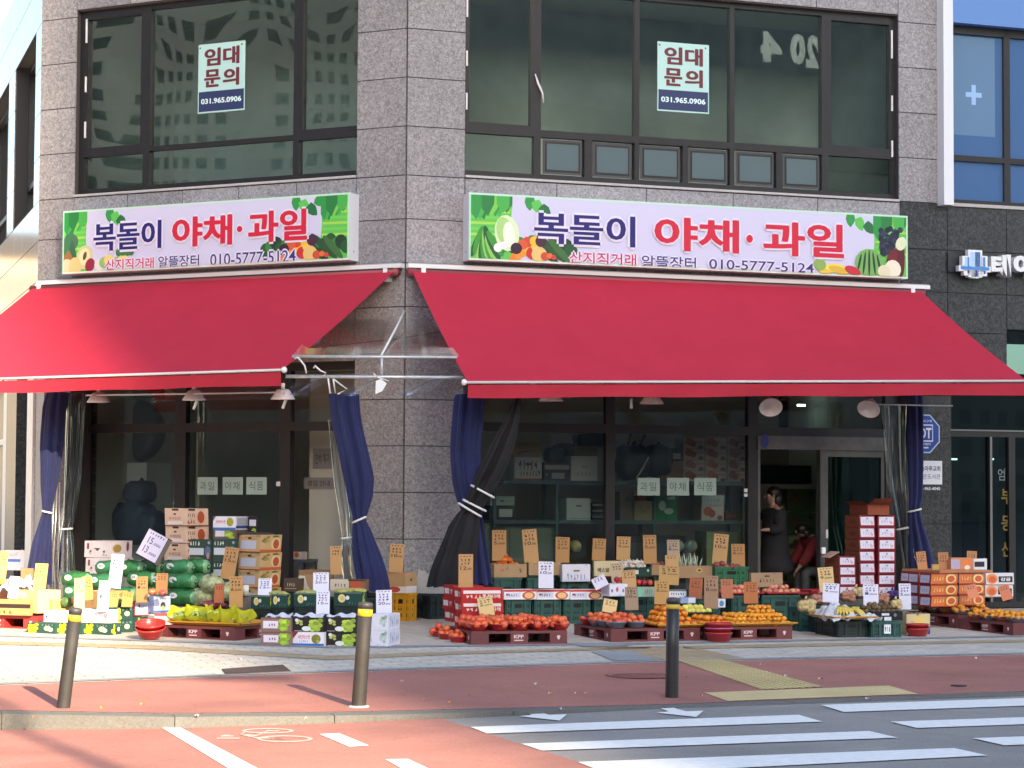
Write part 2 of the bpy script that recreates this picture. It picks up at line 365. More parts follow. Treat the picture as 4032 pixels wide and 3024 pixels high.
def lane(u, v):
    top = [(-2600,2842),(-1200,2851),(0,2857),(640,2856),(1000,2846),(1300,2831),(1500,2826),(1712,2819)]
    k = u*(len(top)-1); i = min(int(k),len(top)-2); f = k-i
    x0, y0 = top[i][0]*(1-f)+top[i+1][0]*f, top[i][1]*(1-f)+top[i+1][1]*f
    xb = -6000 + u*(3500+6000); yb = 3400
    if u > .999: pass
    return RD(x0*(1-v)+xb*v, y0*(1-v)+yb*v, .004)
mb = MB()
rb = [(1712,2819),(1770,2841),(2270,2997),(2358,3024),(3500,3400)]
def lane2(u, v):
    y = 2819+v*(3400-2819)
    for (xa,ya),(xb,yb) in zip(rb[:-1],rb[1:]):
        if ya <= y <= yb+.01: xr = xa+(xb-xa)*(y-ya)/(yb-ya); break
    tops = [(-2600,2842),(0,2857),(640,2856),(1300,2831),(1712,2819)]
    xl = -2600; x = xl+(xr-xl)*u
    yt = 2819
    for (xa,ya),(xb,yb) in zip(tops[:-1],tops[1:]):
        if xa <= x <= xb: yt = ya+(yb-ya)*(x-xa)/(xb-xa)
    return RD(x, max(y, yt), .004)
mb.grid(lane2, 40, 30, LANE, False); tag(mb.build('bike_lane'), kind='structure')
zz = [[(1852,2862),(3144,2814),(3240,2841),(1917,2888)], [(2052,2928),(3422,2878),(3535,2904),(2135,2955)], [(2276,3000),(3756,2945),(3888,2974),(2400,3048)],
      [(3231,2775),(4600,2730),(4740,2754),(3322,2803)], [(3506,2841),(4800,2798),(4930,2820),(3610,2866)], [(3830,2906),(5000,2866),(5150,2888),(3953,2934)]]
sheet('crosswalk', zz, PAINT, RD, .008, 10)
sheet('lane_line', [[(623,2856),(693,2855),(1120,3080),(990,3080)], [(1258,2890),(1335,2887),(1453,2935),(1376,2940)], [(1517,2989),(1606,2988),(1740,3050),(1630,3052)]], PAINT, RD, .008, 4)
ar = lambda x, y: [(x+a,y+b) for a, b in ((0,-16),(52,-18),(100,-4),(168,-7),(140,18),(-18,1),(30,-4))]
sheet('road_arrow', [ar(2064,2819)[:3]+ar(2064,2819)[3:], ar(2602,2805)], PAINT, RD, .009)
YLINE = mat('yellow_paint', (.5,.36,.1), .8, nz=(9,.2))
sheet('gutter_line', [[(-1200,2853),(0,2859),(640,2858),(640,2864),(0,2866),(-1200,2860)]], YLINE, RD, .008)
# bicycle pictogram on the lane, worn
mb = MB(); WORN = mat('worn_paint', (.62,.40,.34), .8, nz=(30,.25))
bo, bx, by = RD(1040,2898), RD(1160,2898)-RD(1040,2898), RD(1040,2880)-RD(1040,2898)
bx, by = bx/120, by/18
def bm(u, v, l): q = bo+bx*u+by*v; return Vector((q.x,q.y,zroad(q.x)+.007+.0005*l))
def ring(cx, cy, rx, ry, t):
    n = 26
    for k in range(n):
        a, b = 2*pi*k/n, 2*pi*(k+1)/n
        mb.face([bm(cx+rx*cos(a),cy+ry*sin(a),1), bm(cx+rx*cos(b),cy+ry*sin(b),1), bm(cx+(rx-t)*cos(b),cy+(ry-t*.28)*sin(b),1), bm(cx+(rx-t)*cos(a),cy+(ry-t*.28)*sin(a),1)], WORN)
def bar(x0, y0, x1, y1, t):
    mb.face([bm(x0,y0-t,1.5), bm(x1,y1-t,1.5), bm(x1,y1+t,1.5), bm(x0,y0+t,1.5)], WORN)
ring(15,17,105,11,16); ring(80,-14,108,13,16)
for s in ((15,17,-30,-2),(-30,-2,-95,3),(-95,3,-75,13),(80,-14,-30,-10),(-30,-10,-95,3),(-95,-12,-185,-12),(-170,-4,-120,-4),(15,17,60,16),(80,-14,20,-12)): bar(*s,2.2)
mb.disc(bm,-150,-2,18,3,WORN); tag(mb.build('bicycle_marking'), kind='structure')
# iron covers
mb = MB(); IRON = mat('cast_iron', (.12,.085,.07), .7, nz=(40,.4), bump=(60,.5))
g = [G(873,2638),G(1114,2621),G(1146,2647),G(890,2659)]; zt = Vector((0,0,.012))
mb.face([p+zt for p in g], IRON)
for i in range(4): mb.face([g[i],g[(i+1)%4],g[(i+1)%4]+zt,g[i]+zt], IRON)
dk = pc(18,15,14)
for i in range(22):
    for j in range(4):
        u0, v0 = (i+.2)/22, (j+.2)/4; u1, v1 = (i+.65)/22, (j+.8)/4
        f = lambda u, v: (g[0]*(1-u)+g[1]*u)*(1-v)+(g[3]*(1-u)+g[2]*u)*v + zt*1.15
        mb.face([f(u0,v0),f(u1,v0),f(u1,v1),f(u0,v1)], dk)
tag(mb.build('drain_grate'), 'rusty iron drain grate set in the pale paving at the edge of the red path', 'drain grate')
mb = MB(); mc = G(2520,2662); REDI = mat('painted_iron', (.22,.075,.06), .8, nz=(30,.3), bump=(80,.4))
mb.lathe([(.33,.004),(.33,.009),(.30,.009),(.295,.005),(.27,.005),(.265,.009),(0,.009)], 32, REDI)
tag(mb.build('manhole_cover', None, Matrix.Translation(mc)), 'round manhole cover painted over red in the bicycle path', 'manhole cover')
mc = G(3775,2703); mb = MB(); mb.lathe([(.075,.004),(.075,.012),(0,.012)], 16, mat('dark_iron',(.03,.028,.03),.7))
tag(mb.build('valve_cover', None, Matrix.Translation(mc)), 'small dark valve cover in the red path at the right', 'valve cover')
# fallen leaves and scraps
LEAF = [pc(205,190,150), pc(170,120,70), pc(225,215,205), pc(190,150,80)]
for k, (x, y, t) in enumerate([(1582,2686,2),(2103,2697,2),(2165,2735,0),(2268,2733,0),(2305,2734,2),(1672,2759,3),(1770,2772,1),(2995,2621,2),(3025,2652,2),(3095,2664,2),(3230,2676,0),(3842,2594,2),(1850,2742,1),(2700,2670,1),(2764,2741,0),(400,2792,3),(560,2776,3),(130,2826,3),(485,2845,2),(775,2822,2),(1205,2834,2),(945,2598,2),(3415,2754,2),(2205,2795,2)]):
    onroad = y > 2812 or x in (485,)
    p = (RD(x,y) if y > 2840 else G(x,y)) + Vector((0,0,.012)); mb = MB(); r = rnd.uniform(.012,.026); a0 = rnd.uniform(0,6)
    mb.face([(r*cos(a0+a)*q, r*sin(a0+a)*q, .012*sin(2*a+k)) for a, q in ((0,1.3),(1,.6),(1.7,1),(2.7,.6),(3.3,1.1),(4.3,.55),(5.2,1))], LEAF[t])
    o = mb.build('litter', None, Matrix.Translation(p))
    tag(o, 'tiny scrap of leaf or paper lying on the paving and red path', 'litter', 'scraps and fallen leaves on the ground')

# ---------------------------------------------------------------- the corner building
bld = thing('corner_building', 'grey granite corner building with a fruit shop below and empty offices above', 'building', Matrix.Translation(C3))
GAP = .012
def panels(mb, x0, x1, zs, m, y=-.02, xs=None):
    xs = xs or [x0,x1]
    for a, b in zip(xs[:-1],xs[1:]):
        for c, d in zip(zs[:-1],zs[1:]): mb.box(a+GAP/2,b-GAP/2,y,y+.02,c+GAP/2,d-GAP/2,rnd.choice(GRANS) if m is GRAN else m)
ZB = [0,.39,.99,1.59,2.19,2.79,3.39,3.99,4.56,5.13,5.70]; ZU = [5.70,6.34,6.98,7.62,8.26,8.9,9.5]
Lw0, Lw1 = fl(296,740)[0], fl(1406,680)[0]; Rw0, Rw1 = fr(1829,690)[0], fr(3536,700)[0]
Lend = -5.955; Rend = fr(3715,400)[0]; Rblk = fr(3541,900)[0]
Lo0, Lo1 = fl(332,1700)[0], fl(1402,1600)[0]; Ro0 = fr(1885,1700)[0]; Ro1 = fr(3560,1800)[0]
ZTOP = 8.345; ZSILL = 5.74; ZOP = 3.30
def wallpart(M, specs, back, name):
    mb = MB()
    for x0, x1, z0, z1 in back: mb.box(x0,x1,0,.28,z0,z1,JOINT)
    for sp in specs: panels(mb, *sp)
    return mb.build(name, bld, M)
wallpart(ML, [(Lend,Lw0,ZB,GRAN),(Lend,Lw0,ZU,GRAN),(Lw1,0,ZB,GRAN),(Lw1,0,ZU,GRAN),
  (Lw0,Lw1,[ZOP,3.99,4.56,5.13,5.70],GRAN,-.02,[Lw0+(Lw1-Lw0)*k/5 for k in range(6)]), (Lw0,Lw1,[8.36,8.9,9.5],GRAN,-.02,[Lw0+(Lw1-Lw0)*k/5 for k in range(6)])],
  [(Lend,Lo0,0,ZOP),(Lo1,0,0,ZOP),(Lend,0,ZOP,ZSILL-.03),(Lend,Lw0,ZSILL-.03,ZTOP),(Lw1,0,ZSILL-.03,ZTOP),(Lend,0,ZTOP,9.5)], 'granite_wall')
wallpart(MR, [(0,Rw0,ZB,GRAN),(0,Rw0,ZU,GRAN),(Rw1,Rend,[5.72]+ZU[1:],GRAN),
  (Rw0,Rblk,[ZOP,3.99,4.56,5.13,5.70],GRAN,-.02,[Rw0+(Rblk-Rw0)*k/5 for k in range(6)]), (Rw0,Rw1,[8.36,8.9,9.5],GRAN,-.02,[Rw0+(Rw1-Rw0)*k/5 for k in range(6)])],
  [(0,Ro0,0,ZOP),(0,Rend,ZOP,ZSILL-.03),(0,Rw0,ZSILL-.03,ZTOP),(Rw1,Rend,ZSILL-.03,ZTOP),(0,Rend,ZTOP,9.5)], 'granite_wall')
# reveals and sills
mb = MB()
mb.box(Lw0,Lw1,-.045,.14,ZSILL-.03,ZSILL,SILL); mb.build('sill', bld, ML)
mb = MB(); mb.box(Rw0,Rw1,-.045,.14,ZSILL-.03,ZSILL,SILL); mb.build('sill', bld, MR)
# plinth of black granite at the corner
mb = MB()
for k, (o, z) in enumerate(((.32,.12),(.24,.24),(.16,.36))):
    mb.box(Lo1,.1,-o,-.021,.0 if k == 0 else z-.115,z,BLK)
mb.build('step', bld, ML)
mb = MB()
for k, (o, z) in enumerate(((.32,.12),(.24,.24),(.16,.36))): mb.box(-.1,Ro0,-o,-.021,.0 if k == 0 else z-.115,z,BLK)
mb.build('step', bld, MR)
# rooms
def line_x(p, d, q, e):
    t = ((q.x-p.x)*e.y-(q.y-p.y)*e.x)/(d.x*e.y-d.y*e.x); return p+d*t
def room(name, z0, z1, depth, mw, mf, mc, xr, xl):
    i = .2
    c = line_x(C3-nL*i, dL, C3-nR*i, dR); pr = C3+dR*xr-nR*i; pl = C3+dL*xl-nL*i; pr2 = C3+dR*xr-nR*depth; pl2 = C3+dL*xl-nL*depth
    X = line_x(pl2, dL, pr2, dR); ps = [c,pr,pr2,X,pl2,pl]; mb = MB(); V = lambda p, z: (p.x,p.y,z)
    mb.face([V(p,z0) for p in ps], mf); mb.face([V(p,z1) for p in ps][::-1], mc)
    for a, b in ((pr,pr2),(pr2,X),(X,pl2),(pl2,pl)): mb.face([V(a,z0),V(b,z0),V(b,z1),V(a,z1)], mw)
    return mb.build(name, bld)
room('shop_room', .02, 3.22, 5.2, WALLIN, FLOORIN, WALLIN, Ro1, -Lo0)
room('office_room', 5.55, 8.62, 2.6, mat('office_plaster',(.62,.68,.655),.9,nz=(.8,.2)), FLOORIN, CEIL, 7.3, 5.5)
mb = MB(); mb.face([(p.x,p.y,9.5) for p in (C3+dL*6,C3+dL*6-nL*8,C3+dR*7.95-nR*10,C3+dR*7.95,C3)], JOINT); mb.build('roof', bld)  # slab added on top to keep sky light out of the rooms
# windows
def bars(mb, M_, lst, y0, y1, m):
    for k, (x0,x1,z0,z1) in enumerate(lst): mb.box(x0,x1,y0-.002*(k%3),y1+.002*(k%3),z0,z1,m)
def win(M, bl, cells, yf, gm, frost=(), hinge=(), lab=None, fm=None, dep=.05):
    mb = MB(); bars(mb, M, bl, yf-dep, yf+dep, fm or FRM); f = mb.build('window', bld, M)
    for k, (x0,x1,z0,z1) in enumerate(cells):
        q = MB()
        if k in frost:
            q.box(x0+.02,x1-.02,yf-.012,yf-.006,z0+.02,z1-.02,FRM2); q.box(x0+.05,x1-.05,yf-.016,yf-.013,z0+.05,z1-.05,FRM); q.box(x0+.075,x1-.075,yf-.021,yf-.017,z0+.075,z1-.075,FROST)
        else: q.box(x0-.004,x1+.004,yf-.004,yf+.004,z0-.004,z1+.004,gm)
        q.build('pane', f, M)
    if hinge:
        for (x, zs) in hinge:
            for z0, z1 in zs: q = MB(); q.box(x-.012,x+.012,yf-dep-.02,yf-dep-.003,z0,z1,WHITE); q.build('hinge', f, M)
    return f
yw = .12
lx = lambda x, y=600: fl(x,y,-yw)[0]; rx = lambda x, y=600: fr(x,y,-yw)[0]
zt1, zt2 = fl(1000,570,-yw)[1], fl(1000,545,-yw)[1]
zl0, zl1 = min(zt1,zt2), max(zt1,zt2); zb = ZSILL+.08; zh = ZTOP-.07
a0, a1, b0, b1 = lx(571), lx(597), lx(1162), lx(1184); e0, e1 = Lw0, Lw1
iL = lx(340)
win(ML, [(e0,iL,ZSILL,ZTOP),(e1-.04,e1,ZSILL,ZTOP),(iL,e1-.04,ZSILL,zb),(iL,e1-.04,zh,ZTOP),(a0,a1,zb,zh),(b0,b1,zb,zh),(iL,a0,zl0,zl1),(a1,b0,zl0+.02,zl1-.005),(b1,e1-.04,zl0,zl1),
  (iL+.0,iL+.05,zl1,zh-.05),(a0-.05,a0,zl1,zh-.05),(iL,a0,zh-.05,zh),(iL+.05,a0-.05,zl1,zl1+.04),(b1,b1+.05,zl1,zh),(b1+.05,e1-.04,zl1,zl1+.05)],
  [(iL+.05,a0-.05,zl1+.04,zh-.05),(a1,b0,zl1-.005,zh),(b1+.05,e1-.04,zl1+.05,zh),(iL,a0,zb,zl0),(a1,b0,zb,zl0+.02),(b1,e1-.04,zb,zl0)], yw, GUL,
  hinge=[(iL+.02,[(7.9,8.24),(7.2,7.42),(6.55,6.78)])])
zt1, zt2 = fr(2600,545,-yw)[1], fr(2600,572,-yw)[1]; zl0, zl1 = min(zt1,zt2), max(zt1,zt2)
m_ = [(rx(2098),rx(2124)),(rx(2493),rx(2511)),(rx(2868),rx(2886)),(rx(3229),rx(3254))]
e0, e1 = Rw0, Rw1; jR = rx(3508); iR = e0+.03
bl = [(e0,iR,ZSILL,ZTOP),(jR,e1,ZSILL,ZTOP),(iR,jR,ZSILL,zb),(iR,jR,zh,ZTOP)] + [(a,b,zb,zh) for a, b in m_]
edges = [iR]+[v for ab in m_ for v in ab]+[jR]; cells = []
for k in range(5):
    xa, xb = edges[2*k], edges[2*k+1]; bl.append((xa,xb,zl0,zl1))
    if k in (0,4):
        bl += [(xa,xa+.05,zl1,zh-.05),(xb-.05,xb,zl1,zh-.05),(xa,xb,zh-.05,zh),(xa+.05,xb-.05,zl1,zl1+.05)]; cells += [(xa+.05,xb-.05,zl1+.05,zh-.05),(xa,xb,zb,zl0)]
    else: cells.append((xa,xb,zl1,zh))
fro = []
for p0, p1 in ((2130,2296),(2327,2490),(2514,2682),(2703,2868),(2890,3050),(3075,3230)):
    fro.append(len(cells)); cells.append((rx(p0,650),rx(p1,650),zb,zl0))
for p0, p1 in ((2296,2327),(2682,2703),(3050,3075)): bl.append((rx(p0,650),rx(p1,650),zb,zl0))
win(MR, bl, cells, yw, GUP, fro, hinge=[(iR+.01,[(7.85,8.3),(7.2,7.4),(6.62,6.84)]),(jR-.015,[(7.75,8.15),(7.0,7.22),(6.35,6.58)])])
# ground-floor shopfronts
yf = .15
lx = lambda x, y=1750: fl(x,y,-yf)[0]; rx = lambda x, y=1750: fr(x,y,-yf)[0]
t0, t1 = 2.40, 2.52; zf = .12
A, B_, Cc = (lx(322),lx(341)), (lx(697),lx(739)), (lx(1110),lx(1151))
win(ML, [(A[0],A[1],.02,ZOP),(B_[0],B_[1],.02,ZOP),(Cc[0],Cc[1],.02,ZOP),(A[1],B_[0],t0,t1),(B_[1],Cc[0],t0,t1),(Cc[1],Lo1,t0,t1),(A[1],B_[0],.02,zf),(B_[1],Cc[0],.02,zf),(A[1],B_[0],3.2,ZOP),(B_[1],Cc[0],3.2,ZOP),(Cc[1],Lo1,3.2,ZOP)],
  [(A[1],B_[0],zf,t0),(B_[1],Cc[0],zf,t0),(A[1],B_[0],t1,3.2),(B_[1],Cc[0],t1,3.2),(Cc[1],Lo1,t1,3.2)], yf, GSH)
D_, E_ = (rx(2381),rx(2416)), (rx(2940),rx(2976)); j0, j1, j2 = rx(3222), rx(3238), rx(3480)
hz0 = fr(3200,1772,-yf)[1]
win(MR, [(Ro0,Ro0+.07,.02,ZOP),(D_[0],D_[1],.02,ZOP),(E_[0],E_[1],.02,ZOP),(j2,Ro1,.02,ZOP),(Ro0+.07,D_[0],t0,t1),(D_[1],E_[0],t0,t1),(E_[1],j2,t0,t1),(Ro0+.07,D_[0],.02,zf),(D_[1],E_[0],.02,zf),(Ro0+.07,D_[0],3.2,ZOP),(D_[1],E_[0],3.2,ZOP),(E_[1],j2,3.2,ZOP)],
  [(Ro0+.07,D_[0],zf,t0),(D_[1],E_[0],zf,t0),(Ro0+.07,D_[0],t1,3.2),(D_[1],E_[0],t1,3.2),(E_[1],j2,t1,3.2)], yf, GSH)
mb = MB(); bars(mb, MR, [(E_[1],j2,hz0,t0)], yf-.07, yf+.06, STEEL)
mb.disc(lambda u,v,l: Vector((u,yf-.072-.001*l,v)), E_[1]+.1, (hz0+t0)/2+.02, .06, .1, pc(55,65,140))
dh = mb.build('door_header', bld, MR)
mb = MB(); bars(mb, MR, [(E_[1],E_[1]+.04,.02,hz0),(j0,j1,.02,hz0)], yf-.06, yf+.06, STEEL); mb.build('door_jamb', bld, MR)
mb = MB(); bars(mb, MR, [(j1,j1+.07,.05,hz0),(j2-.06,j2,.05,hz0),(j1+.07,j2-.06,.05,.16),(j1+.07,j2-.06,hz0-.09,hz0)], yf-.03, yf+.03, STEEL); dr = mb.build('sliding_door', bld, MR)
mb = MB(); mb.box(j1+.07,j2-.06,yf-.004,yf+.004,.16,hz0-.09,glass('door_glass',(.40,.60,.54),1.1,0,.05)); mb.build('pane', dr, MR)
mb = MB(); mb.box(j1+.02,j1+.05,yf-.07,yf-.03,1.0,1.12,WHITE); mb.build('handle', dr, MR)
# beige partition seen through the left doorway
mb = MB(); mb.box(Cc[1]-.1,Lo1+.3,.75,.85,.02,3.2,BEIGE); mb.build('partition', bld, ML)
# side street wall, polished
E3 = C3 + dL*5.955; th3 = radians(18.1); d3 = Vector((-sin(th3),cos(th3),0)); n3 = Vector((-cos(th3),-sin(th3),0)); M3 = frame(E3, -d3, -n3)
def f3(x, y): q = _f3(x,y)-E3; return -q.dot(d3), q.z
def _f3(x, y): r = ray(x,y); t = (E3.x*n3.x+E3.y*n3.y)/(r.x*n3.x+r.y*n3.y); return CO+r*t
wx = [f3(137,500)[0], f3(58,500)[0], f3(34,500)[0], f3(-60,500)[0]]
mb = MB(); mb.box(-30,0,.02,.3,3.4,ZSILL,JOINT); mb.box(-30,0,.02,.3,8.3,9.5,JOINT); mb.box(wx[0],0,.02,.3,ZSILL,8.3,JOINT); mb.box(wx[2],wx[1],.02,.3,ZSILL,8.3,JOINT); mb.box(-30,wx[3],.02,.3,ZSILL,8.3,JOINT)
Z3 = [3.4,3.99,4.56,5.13,5.70]
panels(mb, -30, 0, Z3, GRAN2, 0, [-30]+[-1.2*k for k in range(20,-1,-1)]); panels(mb,-30,0,[8.26,8.9,9.5],GRAN2,0,[-30]+[-1.2*k for k in range(20,-1,-1)])
for x0, x1 in ((wx[0],0),(wx[2],wx[1]),(-30,wx[3])): panels(mb,x0,x1,[5.70,6.34,6.98,7.62,8.26],GRAN2,0)
mb.build('side_wall', bld, M3)
for x0, x1 in ((wx[1],wx[0]),(wx[3],wx[2])):
    win(M3, [(x0,x0+.06,ZSILL,8.26),(x1-.06,x1,ZSILL,8.26),(x0,x1,ZSILL,ZSILL+.08),(x0,x1,8.18,8.26),(x0,x1,6.3,6.38),((x0+x1)/2-.04,(x0+x1)/2+.04,ZSILL,8.2)], [(x0,x1,ZSILL,8.2)], .26, GUP)
mb = MB()
for x0, x1, m, y in ((f3(170,1800)[0],0,GRAN,0),(f3(135,1800)[0],f3(112,1800)[0],WHITE,-.03),(f3(75,1800)[0],f3(36,1800)[0],BLK,-.05),(f3(28,1800)[0],f3(16,1800)[0],WHITE,-.02)):
    mb.box(min(x0,x1),max(x0,x1),y,.3,0,3.4,m)
mb.box(-30,-.2,.26,.3,0,3.4,BLK); mb.box(-30,0,.2,.25,2.4,2.5,WHITE); mb.build('side_shopfront', bld, M3)
# ceiling spot lamps that show lit inside the shop
for k, (x, y) in enumerate(((3155,1600),(3090,1640))):
    if k: continue
    p = PR(x,y,-2.6); mb = MB(); mb.box(-.06,.06,-.02,.02,0,.03,mat('lamp_glow',(.8,1,.95),.5,emit=((.75,1,.92),3)))
    tag(mb.build('spot_lamp', None, place(p,AR)), 'small lit spot lamp inside the shop above the doorway', 'lamp')

# ---------------------------------------------------------------- neighbour to the right
nb = thing('neighbour_building', 'neighbouring building with black granite shopfront band and blue filmed windows', 'building', place(C3+dR*Rend,AR))
mb = MB(); X2 = 14
zbk = fr(3800,1292)[1]
mb.box(Rend,X2,.0,.28,zbk,5.72,JOINT); mb.box(Rblk,Rend,.001,.28,3.38,5.716,JOINT); mb.box(Ro1,8.02,0,.28,0,3.38,JOINT)
vx = [Rblk, fr(3727,900)[0], fr(3960,1000)[0], 10.3, 11.5, 12.7, X2]
for zz0, zz1 in ((5.06,5.72),(4.46,5.06),(3.9,4.46),(3.4,3.9)):
    for a, b in zip(vx[:-1],vx[1:]):
        if zz0 < zbk and a > 8: zz0_ = zbk
        else: zz0_ = zz0
        if zz1-zz0_ > .1: mb.box(a+.005,b-.005,-.02,0,zz0_+.005,zz1-.005,BLK)
for zz0, zz1 in ((0,.6),(.6,1.2),(1.2,1.8),(1.8,2.4),(2.4,3.0),(3.0,3.4)): mb.box(Ro1+.01,8.0,-.021,-.001,zz0+.005,zz1-.005,BLK)
mb.build('granite_band', nb, MR)
mb = MB(); xp0, xp1 = fr(3716,400,.2)[0], fr(3754,400,.2)[0]; mb.box(xp0,xp1,-.2,0,fr(3735,806,.2)[1],9.5,mat('white_panel',(.75,.77,.8),.35)); mb.build('pilaster', nb, MR)
mb = MB(); zpan = fr(3900,100,.1)[1]; mb.box(xp1,X2,-.1,.2,zpan,9.6,mat('blue_panel',(.12,.25,.56),.35)); mb.build('blue_panel', nb, MR)
yb = .1; bx_ = [xp1, fr(3946,500,-yb)[0], fr(3970,500,-yb)[0], X2]; zs0 = 5.80; zm0, zm1 = fr(3850,640,-yb)[1], fr(3850,618,-yb)[1]
mb = MB(); bars(mb, MR, [(xp1,bx_[0]+.05,5.74,zpan),(bx_[1],bx_[2],5.74,zpan),(xp1,X2,5.74,zs0),(xp1,X2,zm0,zm1),(xp1,X2,zpan-.12,zpan)], yb-.05, yb+.05, FRM); wn = mb.build('window', nb, MR)
for x0, x1, z0, z1 in ((bx_[0]+.05,bx_[1],zm1,zpan-.12),(bx_[2],X2,zm1,zpan-.12),(bx_[0]+.05,bx_[1],zs0,zm0),(bx_[2],X2,zs0,zm0)):
    mb = MB(); mb.box(x0,x1,yb-.004,yb+.004,z0,z1,mat('blue_film',(.07,.15,.32),.06,spec=1.0))
    if z0 > zs0 and x0 < bx_[1]:
        cx, cz = fr(3833,374,-yb); s_ = .13
        q = lambda u,v,l: Vector((u,yb-.006,v)); mb.rect(q,cx-s_,cz-.035,cx+s_,cz+.035,pc(150,185,225)); mb.rect(q,cx-.035,cz+.035,cx+.035,cz+s_*1.1,pc(150,185,225)); mb.rect(q,cx-.035,cz-s_*1.1,cx+.035,cz-.035,pc(150,185,225))
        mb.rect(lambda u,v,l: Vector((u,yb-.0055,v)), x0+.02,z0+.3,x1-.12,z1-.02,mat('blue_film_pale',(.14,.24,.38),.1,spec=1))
    mb.build('pane', wn, MR)
mb = MB(); mb.box(xp1,X2,-.05,.1,5.69,5.735,SILL); mb.build('sill', nb, MR)
# its glazed shopfront
xg = [8.03, fr(3900,1800,-.1)[0], fr(3962,1800,-.1)[0], 10.2, X2]; ztr0, ztr1 = fr(3850,1720,-.1)[1], fr(3850,1698,-.1)[1]
mb = MB(); bars(mb, MR, [(xg[0],xg[0]+.03,.02,zbk),(xg[0],X2,ztr0,ztr1),(xg[1]-.05,xg[1],.02,ztr0),(fr(3965,1800,-.1)[0],fr(3990,1800,-.1)[0],.02,ztr0),(xg[0],X2,.02,.1),(11.4,11.5,.02,ztr0)], .05, .15, FRM); bars(mb, MR, [(xg[0],X2,ztr1,ztr1+.02),(fr(3888,1800,-.1)[0],fr(3896,1800,-.1)[0],.1,ztr0)], .03, .05, mat('dull_trim',(.16,.17,.17),.5)); wn = mb.build('shopfront', nb, MR)
for x0, x1, z0, z1 in ((xg[0]+.03,xg[1]-.05,.1,ztr0),(xg[1],fr(3965,1800,-.1)[0],.1,ztr0),(fr(3990,1800,-.1)[0],11.4,.1,ztr0),(xg[0]+.03,X2,ztr1+.02,zbk)):
    mb = MB(); mb.box(x0,x1,.096,.104,z0,z1,GDK)
    if z0 < 1 and abs(x0-xg[1]) < .02:
        q = lambda u,v,l: Vector((u,.094,v)); YT = pc(120,98,34); u0, u1 = fr(3942,2000,-.1)[0], fr(3985,2000,-.1)[0]
        for bd, ya, yb2 in (('부',1985,1925),('동',2090,2030),('산',2192,2132)): mb.text(q, bd, u0, fr(3960,ya,-.1)[1], u1, fr(3960,yb2,-.1)[1], YT, .02)
        mb.text(q, '엄', fr(3928,1850,-.1)[0], fr(3940,1892,-.1)[1], fr(3956,1850,-.1)[0], fr(3940,1845,-.1)[1], pc(105,120,120), .01)
    mb.build('pane', wn, MR)
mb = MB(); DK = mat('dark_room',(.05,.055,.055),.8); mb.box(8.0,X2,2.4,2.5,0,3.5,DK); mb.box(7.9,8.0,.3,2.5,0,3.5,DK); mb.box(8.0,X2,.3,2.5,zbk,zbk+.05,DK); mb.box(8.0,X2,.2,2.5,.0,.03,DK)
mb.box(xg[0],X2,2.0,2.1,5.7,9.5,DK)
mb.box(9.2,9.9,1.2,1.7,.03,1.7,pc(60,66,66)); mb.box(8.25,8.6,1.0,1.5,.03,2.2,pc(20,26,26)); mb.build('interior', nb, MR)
for k, x in enumerate((3756,3900)):
    p = PR(x,1808,-1.0); mb = MB(); mb.box(-.045,.045,-.02,.02,-.012,.012,mat('lamp_glow2',(.8,1,.95),.5,emit=((.75,1,.95),2.2)))
    tag(mb.build('ceiling_lamp', None, place(p,AR)), ('left' if not k else 'right')+' one of two small lit lamps behind the dark glass shopfront at the right', 'lamp', 'lamps behind the dark shopfront')
# raised letters and emblem on the black granite
def text3(mb, mp, body, u0, v0, u1, v1, d, mf, ms, bold=.03):
    vs, fs, _ = text_shape(body, bold); n = len(vs); cnt = {}
    F_ = [mp(u0+a*(u1-u0), v0+b*(v1-v0), d) for a, b in vs]; B_2 = [mp(u0+a*(u1-u0), v0+b*(v1-v0), 0) for a, b in vs]
    mb.raw(F_, fs, mf)
    for f in fs:
        for i in range(len(f)): e = (f[i],f[(i+1)%len(f)]); cnt[tuple(sorted(e))] = cnt.get(tuple(sorted(e)),0)+1
    side = [e for e, c in cnt.items() if c == 1]
    mb.raw(F_+B_2, [(a,b,b+n,a+n) for a, b in side], ms)
sg = thing('shop_sign', 'white raised letters beside a blue and white tower emblem on black granite', 'shop sign', place(PR(3800,1060,0.02),AR))
mpR = lambda u, v, l: Vector((u,-.022-l,v))
mb = MB(); u0, v0 = fr(3732,1070,.05); u1, v1 = fr(4100,1012,.05); mb.box(u0,u1+1,-.06,-.022,v0,v1,mat('sign_rail',(.03,.032,.04),.4)); mb.build('rail', sg, MR)
mb = MB()
for bd, x0, x1 in (('테',3905,3982),('이',3992,4075)):
    a, b = fr(x0,1087,.2), fr(x1,1003,.2); text3(mb, mpR, bd, a[0], a[1], b[0], b[1], .17, WHITE, mat('sign_side',(.6,.6,.62),.5), .055)
mb.build('lettering', sg, MR)
mb = MB(); LB, MBc, DB = pc(170,205,240), pc(70,140,215), pc(45,60,150)
def slab(x0,y0,x1,y1,c,d):
    a, b = fr(x0,y1,.2), fr(x1,y0,.2); mb.box(a[0],b[0],-.022-d,-.1,a[1],b[1],c)
for x0,y0,x1,y1 in ((3815,985,3870,1090),(3792,1008,3820,1062),(3866,1008,3891,1062),(3778,1050,3904,1066),(3798,1060,3824,1083),(3828,1060,3858,1094),(3864,1060,3889,1086)): slab(x0,y0,x1,y1,WHITE,.16)
